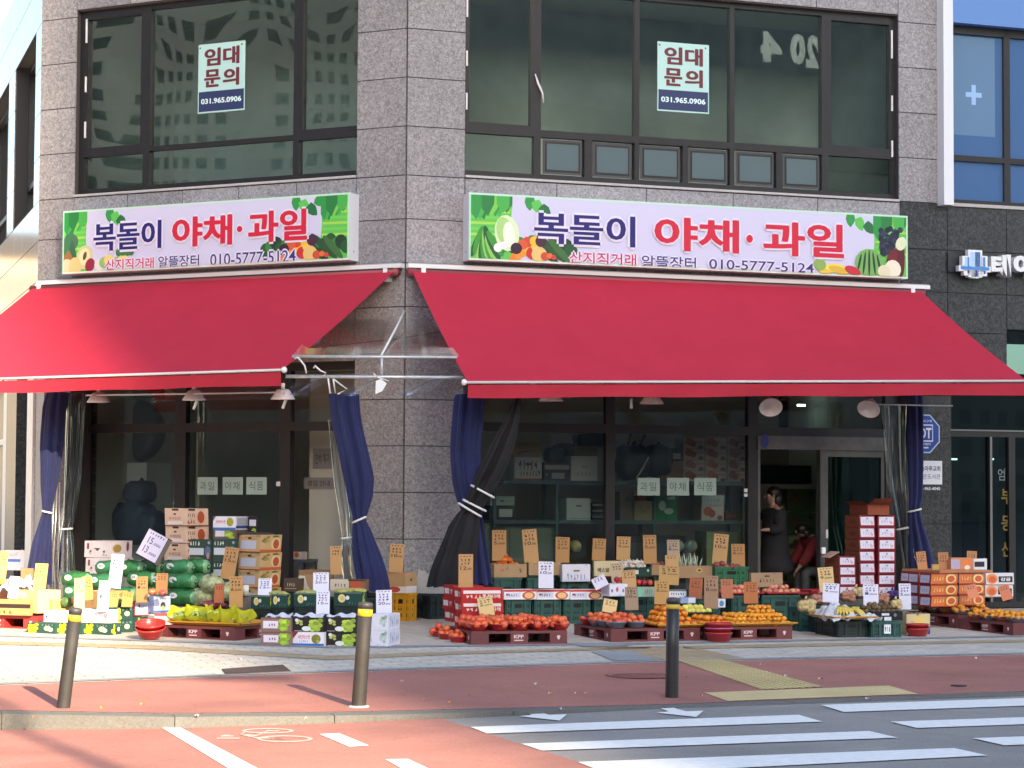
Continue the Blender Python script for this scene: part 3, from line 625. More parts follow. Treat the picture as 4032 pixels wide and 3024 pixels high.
for x0,y0,x1,y1,c in ((3824,993,3862,1050,LB),(3842,993,3862,1050,MBc),(3802,1012,3812,1050,LB),(3812,1012,3819,1050,MBc),(3873,1013,3882,1050,MBc),(3785,1052,3898,1059,MBc),(3812,1064,3819,1075,DB),(3843,1064,3851,1086,DB),(3876,1066,3882,1078,DB)): slab(x0,y0,x1,y1,c,.163)
mb.build('emblem', sg, MR)
# plates on the black pillar
mb = MB(); cx, cz = fr(3634,1708,.02); R_ = fr(3699,1708,.02)[0]-cx
oc = lambda s: [(cx+R_*s*cos(pi/8+k*pi/4)/cos(pi/8), cz+R_*s*1.03*sin(pi/8+k*pi/4)/cos(pi/8)) for k in range(8)]
q = lambda u,v,l: Vector((u,-.03-.002*l,v))
ps = oc(1.0); mb.raw([(u,-.022,v) for u, v in ps]+[(u,-.03,v) for u, v in ps], [tuple(range(8,16))]+[(i,(i+1)%8,8+(i+1)%8,8+i) for i in range(8)], pc(190,205,230))
BL = pc(35,75,160); mb.poly(q, oc(.93), BL, 1); mb.rect(q,cx-R_*.75,cz-R_*.42,cx+R_*.58,cz+R_*.5,pc(225,230,240),2); mb.rect(q,cx-R_*.7,cz-R_*.35,cx+R_*.53,cz+R_*.43,BL,3)
mb.text(q,'ADT',cx-R_*.62,cz-R_*.25,cx+R_*.48,cz+R_*.32,pc(235,238,245),.03,4); mb.text(q,'무인경비구역',cx-R_*.55,cz+R_*.6,cx+R_*.5,cz+R_*.75,pc(225,230,240),.01,2); mb.text(q,'감시카메라',cx-R_*.5,cz-R_*.62,cx+R_*.45,cz-R_*.48,pc(225,230,240),.01,2); mb.rect(q,cx-R_*.4,cz-R_*.78,cx+R_*.3,cz-R_*.7,pc(210,220,235),2)
tag(mb.build('security_plate', None, MR), 'blue octagonal security plate on the black granite pillar behind the curtain', 'plate')
mb = MB(); a, b = fr(3632,1907,.02), fr(3708,1815,.02); mb.box(a[0]-.12,b[0],-.03,-.021,a[1],b[1],mat('plate_white',(.78,.8,.86),.4)); x0, x1 = a[0]-.1, b[0]-.03
hh = b[1]-a[1]; mb.text(q,'하늘마루교회',x0,a[1]+hh*.56,x1,a[1]+hh*.78,pc(50,55,95),.02); mb.text(q,'작은도서관',x0+.03,a[1]+hh*.22,x1,a[1]+hh*.44,pc(110,115,150),.01)
tag(mb.build('wall_plate', None, MR), 'white rectangular plate with dark lettering below the blue octagon', 'plate')
mb = MB(); a, b = fr(3640,1930,.02), fr(3700,1918,.02); mb.text(q,'031-965-4040',a[0]-.12,a[1],b[0],b[1],pc(225,228,235),.02); 
tag(mb.build('number_lettering', None, MR), 'small white number lettering under the white wall plate', 'lettering')

# ---------------------------------------------------------------- far buildings (they shade the shop and show in its glass)
def tower(p, a, wx, wy, h, c1, c2, label, bw=3.2, bh=2.9):
    nm = 'tower_wall_%d' % int(h*10); m = mat(nm, c1, .8); t = m.node_tree; b = t.nodes['Principled BSDF']; tc = N(t,'ShaderNodeTexCoord')
    sx = N(t,'ShaderNodeSeparateXYZ'); t.links.new(tc.outputs['Object'], sx.inputs[0]); ad = N(t,'ShaderNodeMath', operation='ADD'); t.links.new(sx.outputs[0], ad.inputs[0]); t.links.new(sx.outputs[1], ad.inputs[1])
    def band(src, per, lo, hi):
        d = N(t,'ShaderNodeMath', operation='DIVIDE'); d.inputs[1].default_value = per; t.links.new(src, d.inputs[0]); f = N(t,'ShaderNodeMath', operation='FRACT'); t.links.new(d.outputs[0], f.inputs[0])
        g1 = N(t,'ShaderNodeMath', operation='GREATER_THAN'); g1.inputs[1].default_value = lo; t.links.new(f.outputs[0], g1.inputs[0]); g2 = N(t,'ShaderNodeMath', operation='LESS_THAN'); g2.inputs[1].default_value = hi; t.links.new(f.outputs[0], g2.inputs[0])
        mu = N(t,'ShaderNodeMath', operation='MULTIPLY'); t.links.new(g1.outputs[0], mu.inputs[0]); t.links.new(g2.outputs[0], mu.inputs[1]); return mu.outputs[0]
    mu = N(t,'ShaderNodeMath', operation='MULTIPLY'); t.links.new(band(ad.outputs[0],bw,.2,.75), mu.inputs[0]); t.links.new(band(sx.outputs[2],bh,.3,.8), mu.inputs[1])
    mx = N(t,'ShaderNodeMix', data_type='RGBA'); mx.inputs['A'].default_value = (*c1,1); mx.inputs['B'].default_value = (*c2,1); t.links.new(mu.outputs[0], mx.inputs['Factor']); t.links.new(mx.outputs['Result'], b.inputs['Base Color'])
    o = thing('apartment_tower', label, 'building', place(p,a)); M = WM[o.name]
    mb = MB(); mb.box(-wx/2,wx/2,-wy/2,wy/2,0,h,m); mb.build('wall', o, M); mb = MB(); mb.box(-wx/2-.4,wx/2+.4,-wy/2-.4,wy/2+.4,h,h+1.2,JOINT); mb.build('roof', o, M); return o
ex = 1.0+ (13.86+115)*SUN_H.x/-SUN_H.y
tower(Vector((ex+65,-105,-.3)), 0, 130, 20, 88, (.30,.29,.28), (.20,.20,.20), 'long pale apartment slab far behind the street that throws its shadow on the shop')
tower(Vector((-72,-12,-.3)), radians(30), 24, 46, 62, (.46,.42,.37), (.06,.07,.07), 'tall tan apartment tower across the side street', .95, 1.0)
tower(Vector((-75,45,-.3)), radians(15), 20, 40, 58, (.46,.43,.39), (.05,.06,.07), 'second tan apartment tower further along the side street', .9, 1.0)
tower(Vector((-46,122,-.3)), radians(22), 60, 14, 15, (.42,.36,.28), (.14,.14,.14), 'low sunlit cream apartment block at the end of the side street', 4.0)

tower(Vector((-4,-42,-.3)), 0, 64, 12, 13, (.20,.19,.18), (.07,.075,.08), 'low grey shop row added unseen behind the camera to block the low sky', 3.4, 3.2)  # added out of view to hold back sky light near the horizon
tower(Vector((52,-34,-.3)), 0, 44, 14, 19, (.22,.20,.19), (.07,.075,.08), 'five storey brown grey building added unseen across the street to block the low sky', 3.4, 3.2)  # likewise added to cut the low sky light on the shop
tower(Vector((-46,8,-.3)), radians(-61), 44, 12, 9, (.15,.14,.135), (.08,.085,.09), 'two storey dark building added unseen across the side street to mute reflections', 5.0, 4.2)  # added so the ground-floor panes reflect an unlit dark front
# ---------------------------------------------------------------- signboards
def blob_pile(mb, mp, items):
    for k, (u, v, ru, rv, c, rot) in enumerate(items): mb.disc(mp, u, v, ru, rv, pc(*c), 3+k*.25, 14, rot)
GRN, GRN2, GRN3, LIME = (45,150,70), (95,195,85), (30,110,60), (160,215,80)
def signboard(label, M, x0, x1, z0, z1, X, right):
    sgn = thing('signboard', label, 'signboard', M @ Matrix.Translation((x0,-.27,z0)))
    mb = MB(); mb.box(x0,x1,-.27,-.025,z0,z1,mat('sign_box',(.72,.74,.80),.45))
    for x in (x0+.03,x1-.03): mb.disc(lambda u,v,l: Vector((x0-.001 if x < x1-.5 else x1+.001,-.15+u,z0+.12+v)), 0,0,.012,.012,pc(90,95,120))
    mb.build('box', sgn, M)
    q = lambda u, v, l: Vector((min(x1-.001 if l < 1.5 else x1-.026,max(x0+.001 if l < 1.5 else x0+.026,u)),-.272-.0012*l,min(z1-.001 if l < 1.5 else z1-.026,max(z0+.001 if l < 1.5 else z0+.026,v)))); mb = MB()
    FACE = mat('sign_face',(.63,.63,.82),.35,emit=((.66,.64,.9),.0)); mb.rect(q,x0+.025,z0+.025,x1-.025,z1-.025,FACE,1)
    mb.rect(q,x0+.001,z0+.001,x1-.001,z0+.025,pc(215,235,215),1); mb.rect(q,x0+.001,z1-.025,x1-.001,z1-.001,pc(190,228,205),1); mb.rect(q,x0+.001,z0+.025,x0+.025,z1-.025,pc(170,230,190),1); mb.rect(q,x1-.025,z0+.025,x1-.001,z1-.025,pc(185,230,190),1)
    H = z1-z0
    def vz(t): return z0+H*t
    def lawn(xa, xb, lean):   # green meadow panel with leaning edge and light stripes
        P = [(xa,vz(.03)),(xb if lean > 0 else xb,vz(.03)),(xb-lean,vz(.55)),(xb-lean*.6,vz(.97)),(xa,vz(.97))]
        mb.poly(q, P if xb > xa else P[::-1], pc(*GRN2), 2)
        for k in range(7):
            t = .28+k*.085; f = (xb-lean*min(1,t*1.8))
            mb.poly(q, [(xa,vz(t)),(xa+(f-xa)*.97,vz(t+.01)),(xa+(f-xa)*.97,vz(t+.045)),(xa,vz(t+.04))], pc(*(LIME if k%2 else (110,205,80))), 2.3)
        lo, hi = min(xa,xb-lean*.6), max(xa,xb-lean*.6); cl_ = lambda u: min(hi,max(lo,u))
        for k in range(11):
            u = lo+(hi-lo)*((k*7)%11+.5)/11; mb.poly(q, [(cl_(u-.09),vz(.97)),(cl_(u-.085),vz(.84-.07*(k%3))),(u,vz(.72-.12*(k%3)/2)),(cl_(u+.085),vz(.85-.05*(k%2))),(cl_(u+.09),vz(.97))], pc(*(GRN,(70,175,75),(35,125,60),(120,200,80))[k%4]), 2.6+.06*k)
    def vine(xa, xb):
        n = max(3,int((xb-xa)/.11))
        for k in range(n):
            u = xa+(xb-xa)*(k+.5)/n; mb.disc(q,u,vz(.9-.06*(k%3)),.075,.1,pc(*((GRN,GRN2,GRN3)[k%3])),2.2+.1*k,8,.4*k,.15)
    T = X
    lawn(x0+.026, T(2025 if right else 350), .05); lawn(x1-.026, T(3430 if right else 1255), -.05)
    vine(*((T(2070),T(2160)) if right else (T(420),T(490)))); vine(*((T(3330),T(3440)) if right else (T(1150),T(1275))))
    def veg(ua, ub):   # heap of vegetables
        W = ub-ua; it = []
        for k in range(16): it.append((ua+W*(.05+.06*k), vz(.2+.1*((k*7)%5)/4), .09, .1, ((35,85,45),(60,130,60),(25,60,40))[k%3], .5*k))
        it += [(ua+W*.60,vz(.17),.26,.055,(30,60,35),-.6),(ua+W*.70,vz(.22),.27,.055,(40,80,45),-.7),(ua+W*.8,vz(.2),.22,.05,(60,110,55),-.8)]
        for u, v, r, c in ((.30,.10,.13,(235,130,40)),(.36,.14,.12,(240,150,50)),(.42,.2,.085,(245,180,60)),(.46,.12,.085,(200,50,45)),(.52,.22,.08,(240,200,90)),(.4,.28,.075,(205,70,50)),(.55,.1,.11,(225,195,120)),(.49,.3,.07,(245,190,60)),(.34,.24,.07,(215,90,50)),(.62,.08,.06,(200,80,50)),(.57,.3,.08,(70,35,60)),(.26,.18,.08,(50,25,50)),(.68,.09,.04,(225,110,60)),(.73,.07,.035,(205,70,50))):
            it.append((ua+W*u,vz(v+.02),r*(1.25 if c[0]>234 and c[1]<160 else 1),r*(.5 if c[0]>234 and c[1]<160 else .95),c,.6 if c[1]<160 and c[0]>234 else 0))
        blob_pile(mb, q, it)
    if right:
        it = []
        for k in range(14): it.append((T(1855)+.025*k, vz(.12+.045*(k%5)), .05, .2, ((25,90,45),(60,150,60),(140,200,90))[k%3], -.7+.1*k))
        it += [(T(1995),vz(.42),.17,.24,(215,235,190),.15),(T(1985),vz(.45),.11,.19,(170,215,130),.2),(T(2003),vz(.40),.08,.17,(240,245,225),.1),(T(1960),vz(.2),.06,.06,(240,240,235),0),(T(1982),vz(.24),.05,.05,(235,235,235),0)]
        blob_pile(mb, q, it); veg(T(1950),T(2262))
        it = [(T(3500),vz(.60),.05,.05,(25,30,50),0)]
        for k in range(34): it.append((T(3505)+.16*sin(k*1.7)*(1-.02*k)-.08*(k/34), vz(.78-.012*k), .042,.042,((30,38,62),(45,55,80),(20,25,45))[k%3],0))
        it += [(T(3420),vz(.22),.22,.2,(120,175,95),0)]
        for k in range(5): it.append((T(3420)-.15+.075*k, vz(.22), .018, .19-.03*abs(k-2), (25,70,40), .12*(k-2)))
        it += [(T(3262),vz(.1),.16,.06,(225,195,70),.2),(T(3285),vz(.13),.17,.05,(240,215,90),.0),(T(3300),vz(.09),.16,.05,(215,180,60),-.2),(T(3225),vz(.16),.1,.08,(140,175,90),0),(T(3355),vz(.09),.13,.06,(195,45,60),-.3),(T(3520),vz(.26),.13,.2,(110,25,40),-.3),(T(3545),vz(.33),.06,.3,(90,20,35),0),(T(3545),vz(.55),.08,.1,(220,230,190),-.5),(T(3512),vz(.14),.13,.13,(235,230,205),.3),(T(3478),vz(.1),.1,.09,(225,220,185),0)]
        blob_pile(mb, q, it)
        rows = (('복돌이',2103,2497,(32,26,110),(850,960),.03),('야채',2577,2905,(205,25,60),(862,990),.055),('·',2936,2962,(205,25,60),(925,957),.02),('과일',3005,3318,(205,25,60),(880,1010),.055),('산지직거래',2240,2503,(205,40,85),(996,1042),.012),('알뜰장터',2525,2738,(55,50,125),(1010,1058),.012),('010-5777-5124',2790,3202,(55,50,125),(1029,1067),.01))
    else:
        it = [(T(268),vz(.18),.12,.2,(150,110,60),0),(T(280),vz(.5),.13,.12,(80,110,90),0),(T(283),vz(.42),.05,.2,(50,100,70),.4),(T(270),vz(.5),.05,.2,(60,120,80),-.4),(T(335),vz(.25),.14,.17,(200,205,150),-.3),(T(335),vz(.26),.09,.12,(225,220,170),-.3),(T(336),vz(.27),.03,.06,(90,75,50),-.3),(T(265),vz(.1),.13,.12,(225,205,170),0),(T(298),vz(.1),.11,.14,(215,195,130),0),(T(357),vz(.12),.08,.1,(150,35,65),-.4)]
        for k in range(7): it.append((T(395)+.08*k, vz(.12+.03*(k%3)), .09,.08, ((225,225,215),(150,190,110),(230,210,120))[k%3],0))
        for k in range(5): it.append((T(470)+.05*k, vz(.3), .05,.06,(60,120,70),k))
        blob_pile(mb, q, it); veg(T(1030),T(1385))
        rows = (('복돌이',373,637,(32,26,110),(880,978),.03),('야채',683,915,(205,25,60),(853,968),.055),('·',935,957,(205,25,60),(890,915),.02),('과일',982,1210,(205,25,60),(830,950),.055),('산지직거래',420,610,(205,40,85),(1018,1060),.012),('알뜰장터',628,788,(55,50,125),(1006,1052),.012),('010-5777-5124',832,1168,(55,50,125),(992,1040),.01))
    f = fr if right else fl
    mid = {}
    for k, (bd, xa, xb, c, (ya,yb), bold) in enumerate(rows):
        xm = (xa+xb)/2; v1, v0 = f(xm,ya,.27)[1], f(xm,yb,.27)[1]; u0, u1 = T(xa), T(xb)
        if bold > .02 and c[0] < 100: v0 -= .02; v1 += .02
        du = .022
        for dx, dz in ((-du,0),(du,0),(0,du),(0,-du)): mb.text(q,bd,u0+dx*(1.5 if bold > .02 else 1),v0+dz*(1.5 if bold > .02 else 1),u1+dx*(1.5 if bold > .02 else 1),v1+dz*(1.5 if bold > .02 else 1),pc(228,224,240),min(bold,.02),13+k*.1+dx*5+dz*3)
        mb.text(q,bd,u0,v0,u1,v1,pc(*c),(.014 if bold > .02 else .008),16)
        if bold > .02:
            for k2, (dx, dz) in enumerate(((.011,0),(-.011,0),(0,.007),(0,-.007)) if bold > .05 else ((.008,0),(-.008,0))): mb.text(q,bd,u0+dx,v0+dz,u1+dx,v1+dz,pc(*c),.014,16.3+.2*k2)
    mb.build('face', sgn, M); return sgn
XL = lambda x: fl(x,950,.27)[0]; XR = lambda x: fr(x,950,.27)[0]
signboard('shorter white fruit shop signboard with green ends on the left facade', ML, fl(247,960,.27)[0], fl(1375,900,.27)[0], 4.60, 5.48, XL, False)
signboard('longer white fruit shop signboard with green ends on the right facade', MR, fr(1846,900,.27)[0], fr(3574,985,.27)[0], 4.60, 5.48, XR, True)

# rent notices in the upper windows, mirrored number, window stickers
def notice(M, f, xa, xb, ya, yb, y, label, g):
    a, b = f((xa+xb)/2,yb,-y), f((xa+xb)/2,ya,-y); u0, u1 = f(xa,(ya+yb)/2,-y)[0], f(xb,(ya+yb)/2,-y)[0]; z0, z1 = a[1], b[1]; H = z1-z0
    mb = MB(); mb.box(u0,u1,y+.004,y+.008,z0,z1,mat('notice_paper',(.46,.70,.66),.5)); q = lambda u,v,l: Vector((u,y+.003-.0015*l,v))
    mb.rect(q,u0+.015,z0+.02,u1-.015,z0+H*.31,pc(40,52,95)); w_ = u1-u0; c = pc(105,38,52)
    for bd, uu, vv in (('임',.14,.68),('대',.54,.68),('문',.14,.37),('의',.54,.37)):
        for dx, dz in ((0,0),(.008,0),(-.008,0),(0,.006)): mb.text(q,bd,u0+w_*uu+dx,z0+H*vv+dz,u0+w_*(uu+.33)+dx,z0+H*(vv+.25)+dz,c,.018,1.5+20*dx+10*dz)
    mb.text(q,'031.965.0906',u0+w_*.07,z0+H*.13,u0+w_*.93,z0+H*.21,pc(215,240,240),.03,2)
    for uu in (.04,.93): 
        for vv in (.03,.95): mb.disc(q,u0+w_*uu,z0+H*vv,.012,.012,pc(60,70,70),2,8)
    return tag(mb.build('rent_notice', None, M), label, 'notice', g)
notice(ML, fl, 780, 964, 168, 440, yw-.016, 'pale rent notice with dark red letters in the left upper window', 'rent notices')
notice(MR, fr, 2589, 2792, 170, 442, yw-.016, 'pale rent notice with dark red letters in the right upper window', 'rent notices')
mb = MB(); q = lambda u,v,l: Vector((u,yw+.03,v)); c = mat('vinyl_letter',(.62,.66,.64),.6)
for bd, xa, xb, ya, yb2 in (('4',2994,3078,125,245),('0',3112,3172,132,255),('2',3174,3222,138,268)):
    a, b = fr((xa+xb)/2,yb2,-yw-.03), fr((xa+xb)/2,ya,-yw-.03); mb.text(q,bd,fr(xa,190,-yw-.03)[0],a[1],fr(xb,190,-yw-.03)[0],b[1],c,.06,1,True)
tag(mb.build('window_number', None, MR), 'pale mirrored number stuck inside the right upper window', 'lettering')
mb = MB(); a, b = fr(2105,292,.05-yw), fr(2137,405,.05-yw); mb.tube([(a[0],yw-.07,a[1]),(a[0]+.035,yw-.09,(a[1]*2+b[1])/3),(b[0]-.02,yw-.09,(a[1]+2*b[1])/3),(b[0],yw-.075,b[1])],[.008,.017,.015,.01],ROPE,6)
tag(mb.build('tape_strip', None, MR), 'twisted white strip of tape hanging from the upper window mullion', 'tape')
def paper(f, M, xa, xb, ya, yb, y, txts, label, g, cc=(.40,.54,.49), ink=(105,112,110)):
    u0, z0 = f(xa,yb,-y); u1, z1 = f(xb,ya,-y); mb = MB(); mb.box(u0,u1,y-.004,y,z0,z1,mat('paper_%d' % int(cc[0]*100),cc,.7)); q = lambda u,v,l: Vector((u,y-.0055,v))
    n = len(txts)
    for k, t in enumerate(txts): mb.text(q,t,u0+(u1-u0)*(.12+.8*k/n),z0+(z1-z0)*.25,u0+(u1-u0)*(.04+.8*(k+1)/n),z0+(z1-z0)*.75,pc(*ink),.005)
    return tag(mb.build('paper_notice', None, M), label, 'notice', g)
for side, f, M, xs_ in (('left',fl,ML,((778,858),(877,957),(970,1051))),('right',fr,MR,((2510,2598),(2626,2713),(2733,2820)))):
    ys = (1879,1947) if side == 'left' else ((1882,1950))
    for (xa,xb), t, n_ in zip(xs_, (('과','일'),('야','채'),('식','품')), ('first','second','third')):
        paper(f, M, xa, xb, ys[0], ys[1], yf-.01, t, '%s from the left of three small white notices on the %s shop window' % (n_,side), 'small notices on the shop windows')
for xa, xb, ya, yb2, rows, lab in ((1232,1312,1766,1846,['한박','특가'],'square grey poster on the beige wall behind the left doorway'),(1197,1318,1880,1925,['영업','안내'],'wide grey poster on the beige wall behind the left doorway')):
    paper(fl, ML, xa, xb, ya, yb2, .74, rows, lab, None, (.26,.24,.24), (60,58,58))
mb = MB(); u, z = fl(1097,1905,-.1); mb.box(u-.03,u+.03,yf-.06,yf-.05,z-.03,z+.03,WHITE); tag(mb.build('wall_switch', None, ML), 'small white switch box on the left shop window post', 'switch')
mb = MB(); u, z = fr(2937,1935,-.1)
mb.box(u-.03,u+.02,yf-.06,yf-.051,z-.01,z+.04,WHITE); mb.box(u-.03,u+.02,yf-.06,yf-.051,z-.07,z-.03,WHITE); tag(mb.build('door_sticker', None, MR), 'pair of small white stickers on the dark post beside the shop door', 'sticker')

# ---------------------------------------------------------------- awnings
def awning(label, M, f, xa, xb, fa, fb, zw):
    """xa..xb along the wall at height zw; fa, fb: front corners (x, out, z)"""
    aw = thing('awning', label, 'awning', M @ Matrix.Translation((xa,0,zw)))
    A0, A1 = Vector((xa,-.16,zw)), Vector((xb,-.16,zw)); B0, B1 = Vector((fa[0],-fa[1],fa[2])), Vector((fb[0],-fb[1],fb[2]))
    def cl(u, v):
        p = (A0*(1-u)+A1*u)*(1-v)+(B0*(1-u)+B1*u)*v; p.z -= .05*sin(pi*v)*(.75+.25*sin(pi*u))+.006*sin(u*9)*sin(pi*v); return p
    mb = MB(); mb.grid(cl, 40, 14, RED); 
    nrm = Vector((0,.001,-.004)); mb.grid(lambda u,v: cl(u,v)+nrm, 40, 14, RED); mb.build('cloth', aw, M)
    mb = MB(); mb.tube([B0+Vector((-.03,-.015,0)),B1+Vector((.03,-.015,0))], .017, mat('bar_white',(.62,.58,.58),.45), 10)
    mb.build('front_bar', aw, M)
    for p in (B0+Vector((-.05,-.015,0)),B1+Vector((.05,-.015,0))): mb = MB(); mb.blob(p,(.035,.04,.04),WHITE); mb.build('end_cap', aw, M)
    def vl(u, v):
        p = B0*(1-u)+B1*u; p = p+Vector((0,-.01+.012*v*sin(u*38+v)+.008*v*sin(u*17),-.028-.155*v-.006*sin(u*21)*v)); return p
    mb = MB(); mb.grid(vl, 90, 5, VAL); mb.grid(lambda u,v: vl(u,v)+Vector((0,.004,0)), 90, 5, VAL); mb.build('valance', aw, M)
    mb = MB(); mb.tube([A0+Vector((-.05,.05,.0)),A1+Vector((.05,.05,.0))], .055, mat('awning_roller',(.30,.06,.07),.6), 10); mb.build('roller', aw, M)
    for u in (.12,.88):
        a, b = A0*(1-u)+A1*u+Vector((0,.06,-.16)), B0*(1-u)+B1*u+Vector((0,.06,-.06)); e = (a+b)/2+Vector((-.35 if u < .5 else .35,0,-.16))
        mb = MB(); mb.tube([a,e,b],.024,ALU,8); mb.build('folding_arm', aw, M)
    for u in (.02,.98): p = A0*(1-u)+A1*u; mb = MB(); mb.box(p.x-.03,p.x+.03,-.17,-.021,p.z-.12,p.z+.05,WHITE); mb.build('bracket', aw, M)
    return aw
OF = 2.6
def fc(f, x, y, o): u, z = f(x,y,o); return (u,o,z)
awning('red fabric awning sloping out over the left stalls', ML, fl, -5.93, fl(1548,1075,.16)[0], (-6.0,OF,fl(-180,1499,OF)[1]), fc(fl,1108,1457,OF), 4.43)
awning('red fabric awning sloping out over the right stalls', MR, fr, fr(1624,1075,.16)[0], fr(3632,1160,.16)[0], fc(fr,1842,1506,OF), fc(fr,4045,1500,OF), 4.43)
for M, x0, x1, lab in ((ML,fl(150,1114,.1)[0],.0,'left'),(MR,.0,fr(3657,1132,.1)[0],'right')):
    mb = MB(); mb.box(x0,x1,-.14,-.021,4.485,4.535,WHITE); mb.box(x0,x1,-.12,-.022,4.535,4.55,mat('rail_grey',(.4,.4,.4),.6)); tag(mb.build('flashing_rail', None, M), 'white metal rain rail above the %s awning' % lab, 'rail')
    mb = MB(); sgn_ = 1 if lab == 'right' else -1; mb.box(min(x0,x1)+.1,max(x0,x1)-.1,-.155,-.021,4.40,4.482,mat('rail_shade',(.05,.03,.035),.8)); tag(mb.build('rail_shade_strip', None, M), 'dark strip standing in for the shade under the %s awning rail' % lab, 'shade strip')  # dark box coloured as the shade below the rail, not a separate part

# pipes and clear sheet between the awnings
pf = thing('pipe_frame', 'galvanised pipe frame spanning the gap between the two awnings', 'pipe frame', Matrix.Translation(at_depth(1500,1485,26.6)))
def P_(x, y, D=26.6): return at_depth(x,y,D)
PIPE = mat('galvanised', (.55,.56,.58), .4, .6, nz=(8,.2))
for pts, r in (([(1150,1403),(1800,1408)],.018),([(1125,1482),(1835,1487)],.022),([(1503,1400),(1503,1490)],.018)):
    mb = MB(); mb.tube([P_(x,y) for x, y in pts], r, PIPE, 8); mb.build('pipe', pf)
mb = MB(); mb.tube([P_(1592,1225,28.2),P_(1555,1300,27.6),P_(1500,1402,26.7)], .014, ROPE, 6); mb.build('cord', pf)
mb = MB(); mb.tube([P_(1265,1335,27.2),P_(1300,1362,27.2),P_(1400,1352,27.4),P_(1560,1335,27.6),P_(1700,1312,27.8),P_(1745,1305,27.9)], .006, mat('cable',(.03,.03,.03),.6), 5); mb.build('cable', pf)
mb = MB()
for pts in (([(1160,1412),(1175,1408),(1200,1440),(1207,1470)]),([(1235,1450),(1240,1440),(1262,1460),(1282,1468),(1275,1482)]),([(1292,1490),(1300,1548),(1320,1548),(1312,1492)]),([(1312,1492),(1365,1532),(1330,1552)])): mb.tube([P_(x,y,26.5) for x, y in pts], .011, ROPE, 5)
mb.build('tied_strips', pf)
mb = MB(); mb.face([P_(x,y,26.4) for x, y in ((1480,1500),(1500,1492),(1523,1510),(1505,1540),(1478,1552))], mat('plastic_scrap',(.75,.78,.8),.4)); mb.tube([P_(1470,1470,26.5),P_(1490,1487,26.5),P_(1530,1500,26.5)],.008,ROPE,5); mb.build('plastic_scrap', pf)
mb = MB()
def vs_(u, v): q = P_(1140+u*690, 1490+v*66+4*sin(u*23)*v, 26.62); q.y += .05*sin(u*19+v*3); return q
mb.grid(vs_, 40, 6, VINYL2); tag(mb.build('vinyl_sheet'), 'wrinkled clear vinyl sheet hanging from the pipes between the awnings', 'vinyl sheet')
mb = MB(); mb.grid(lambda u,v: P_(1150+u*660+ (1-v)*(120-240*u), 1255+v*148, 28.4-1.7*v), 30, 8, VINYL2); tag(mb.build('vinyl_roof'), 'clear vinyl sheet stretched over the gap between the awnings', 'vinyl sheet')
mb = MB(); mb.grid(lambda u,v: PL(340+u*780,1535+v*30+3*sin(u*14),2.2), 30, 3, VINYL2); mb.tube([PL(340,1556,2.18),PL(1120,1545,2.18)],.012,ROPE,6); tag(mb.build('vinyl_pelmet'), 'narrow clear vinyl strip under the front of the left awning', 'vinyl sheet')
mb = MB(); mb.grid(lambda u,v: PR(3440+u*310,1555+v*40+3*sin(u*14),2.2), 20, 3, VINYL2); mb.tube([PR(3440,1592,2.18),PR(3750,1598,2.18)],.010,PIPE,6); tag(mb.build('vinyl_pelmet'), 'narrow clear vinyl strip under the right end of the right awning', 'vinyl sheet')

# ---------------------------------------------------------------- gathered curtains
def gathered(name, label, cat, D, rows, folds, m, tie=None, seed=0, amp=.018, group=None, twist=0):
    """rows: (x, y, width) in the photo down the hanging cloth, D metres away"""
    q = random.Random(seed); n = folds*8; ctr = [(at_depth(x,y,D), w_/2*D/FPX) for x, y, w_ in rows]
    ph = [q.uniform(0,6) for _ in range(4)]
    def fn(u, v):
        k = v*(len(ctr)-1); i = min(int(k),len(ctr)-2); f = k-i; f = f*f*(3-2*f) if False else f
        c = ctr[i][0].lerp(ctr[i+1][0], f); hw = ctr[i][1]*(1-f)+ctr[i+1][1]*f; a = 2*pi*u
        a2 = a+.35*sin(3*v+ph[1])*twist
        rp = amp*min(1.6,hw/.1)*((1+.55*sin(2*a2+ph[3]+4*v))*sin(folds*a2+ph[0]+.8*sin(2.3*v))+.5*sin((folds*2-3)*a2+ph[2]+2*v)+.28*sin(31*v+5*a2+ph[1])*sin(13*v+ph[2]))
        d = min(.16, hw*.6)
        return c+Vector((cos(a)*(hw+rp*.5), sin(a)*(d+rp), .01*sin(folds*a)*v))
    mb = MB(); mb.grid(fn, n, 26, m, True, True); o = tag(mb.build(name), label, cat, group)
    if tie:
        o2 = MB()
        for (x, y, w_, sl) in tie:
            c = at_depth(x,y,D); hw = w_/2*D/FPX; o2.tube([c+Vector((cos(a)*hw*1.05, sin(a)*(min(.16,hw*.6)+.02), cos(a)*sl*D/FPX)) for a in [2*pi*k/18 for k in range(19)]], .014, ROPE, 6)
        o2.build('tie', o)
    return o
dl = PL(200,2000,1.5).y; dr_ = PR(3600,2000,1.0).y
gathered('curtain', 'navy curtain tied back at the far left beside the granite pillar', 'curtain', dl, [(225,1545,70),(216,1600,84),(205,1750,84),(195,1900,64),(188,1985,42),(185,2015,34),(177,2060,48),(165,2140,76),(155,2240,92),(152,2300,96)], 6, NAVY, [(186,2016,36,-4)], 1)
gathered('vinyl_curtain', 'clear vinyl curtain bunched beside the left navy curtain', 'vinyl curtain', dl+.05, [(300,1545,70),(295,1700,66),(285,1900,58),(272,2040,46),(262,2085,40),(262,2150,58),(262,2270,70)], 5, VINYL, [(262,2083,44,2)], 2)
gathered('curtain', 'navy curtain tied back in front of the left side of the corner pillar', 'curtain', 27.0, [(1352,1552,116),(1360,1640,112),(1390,1780,116),(1412,1880,116),(1418,1960,92),(1416,2030,54),(1414,2046,48),(1424,2090,70),(1445,2190,108),(1462,2260,120),(1468,2330,126)], 7, NAVY, [(1415,2047,50,12)], 3)
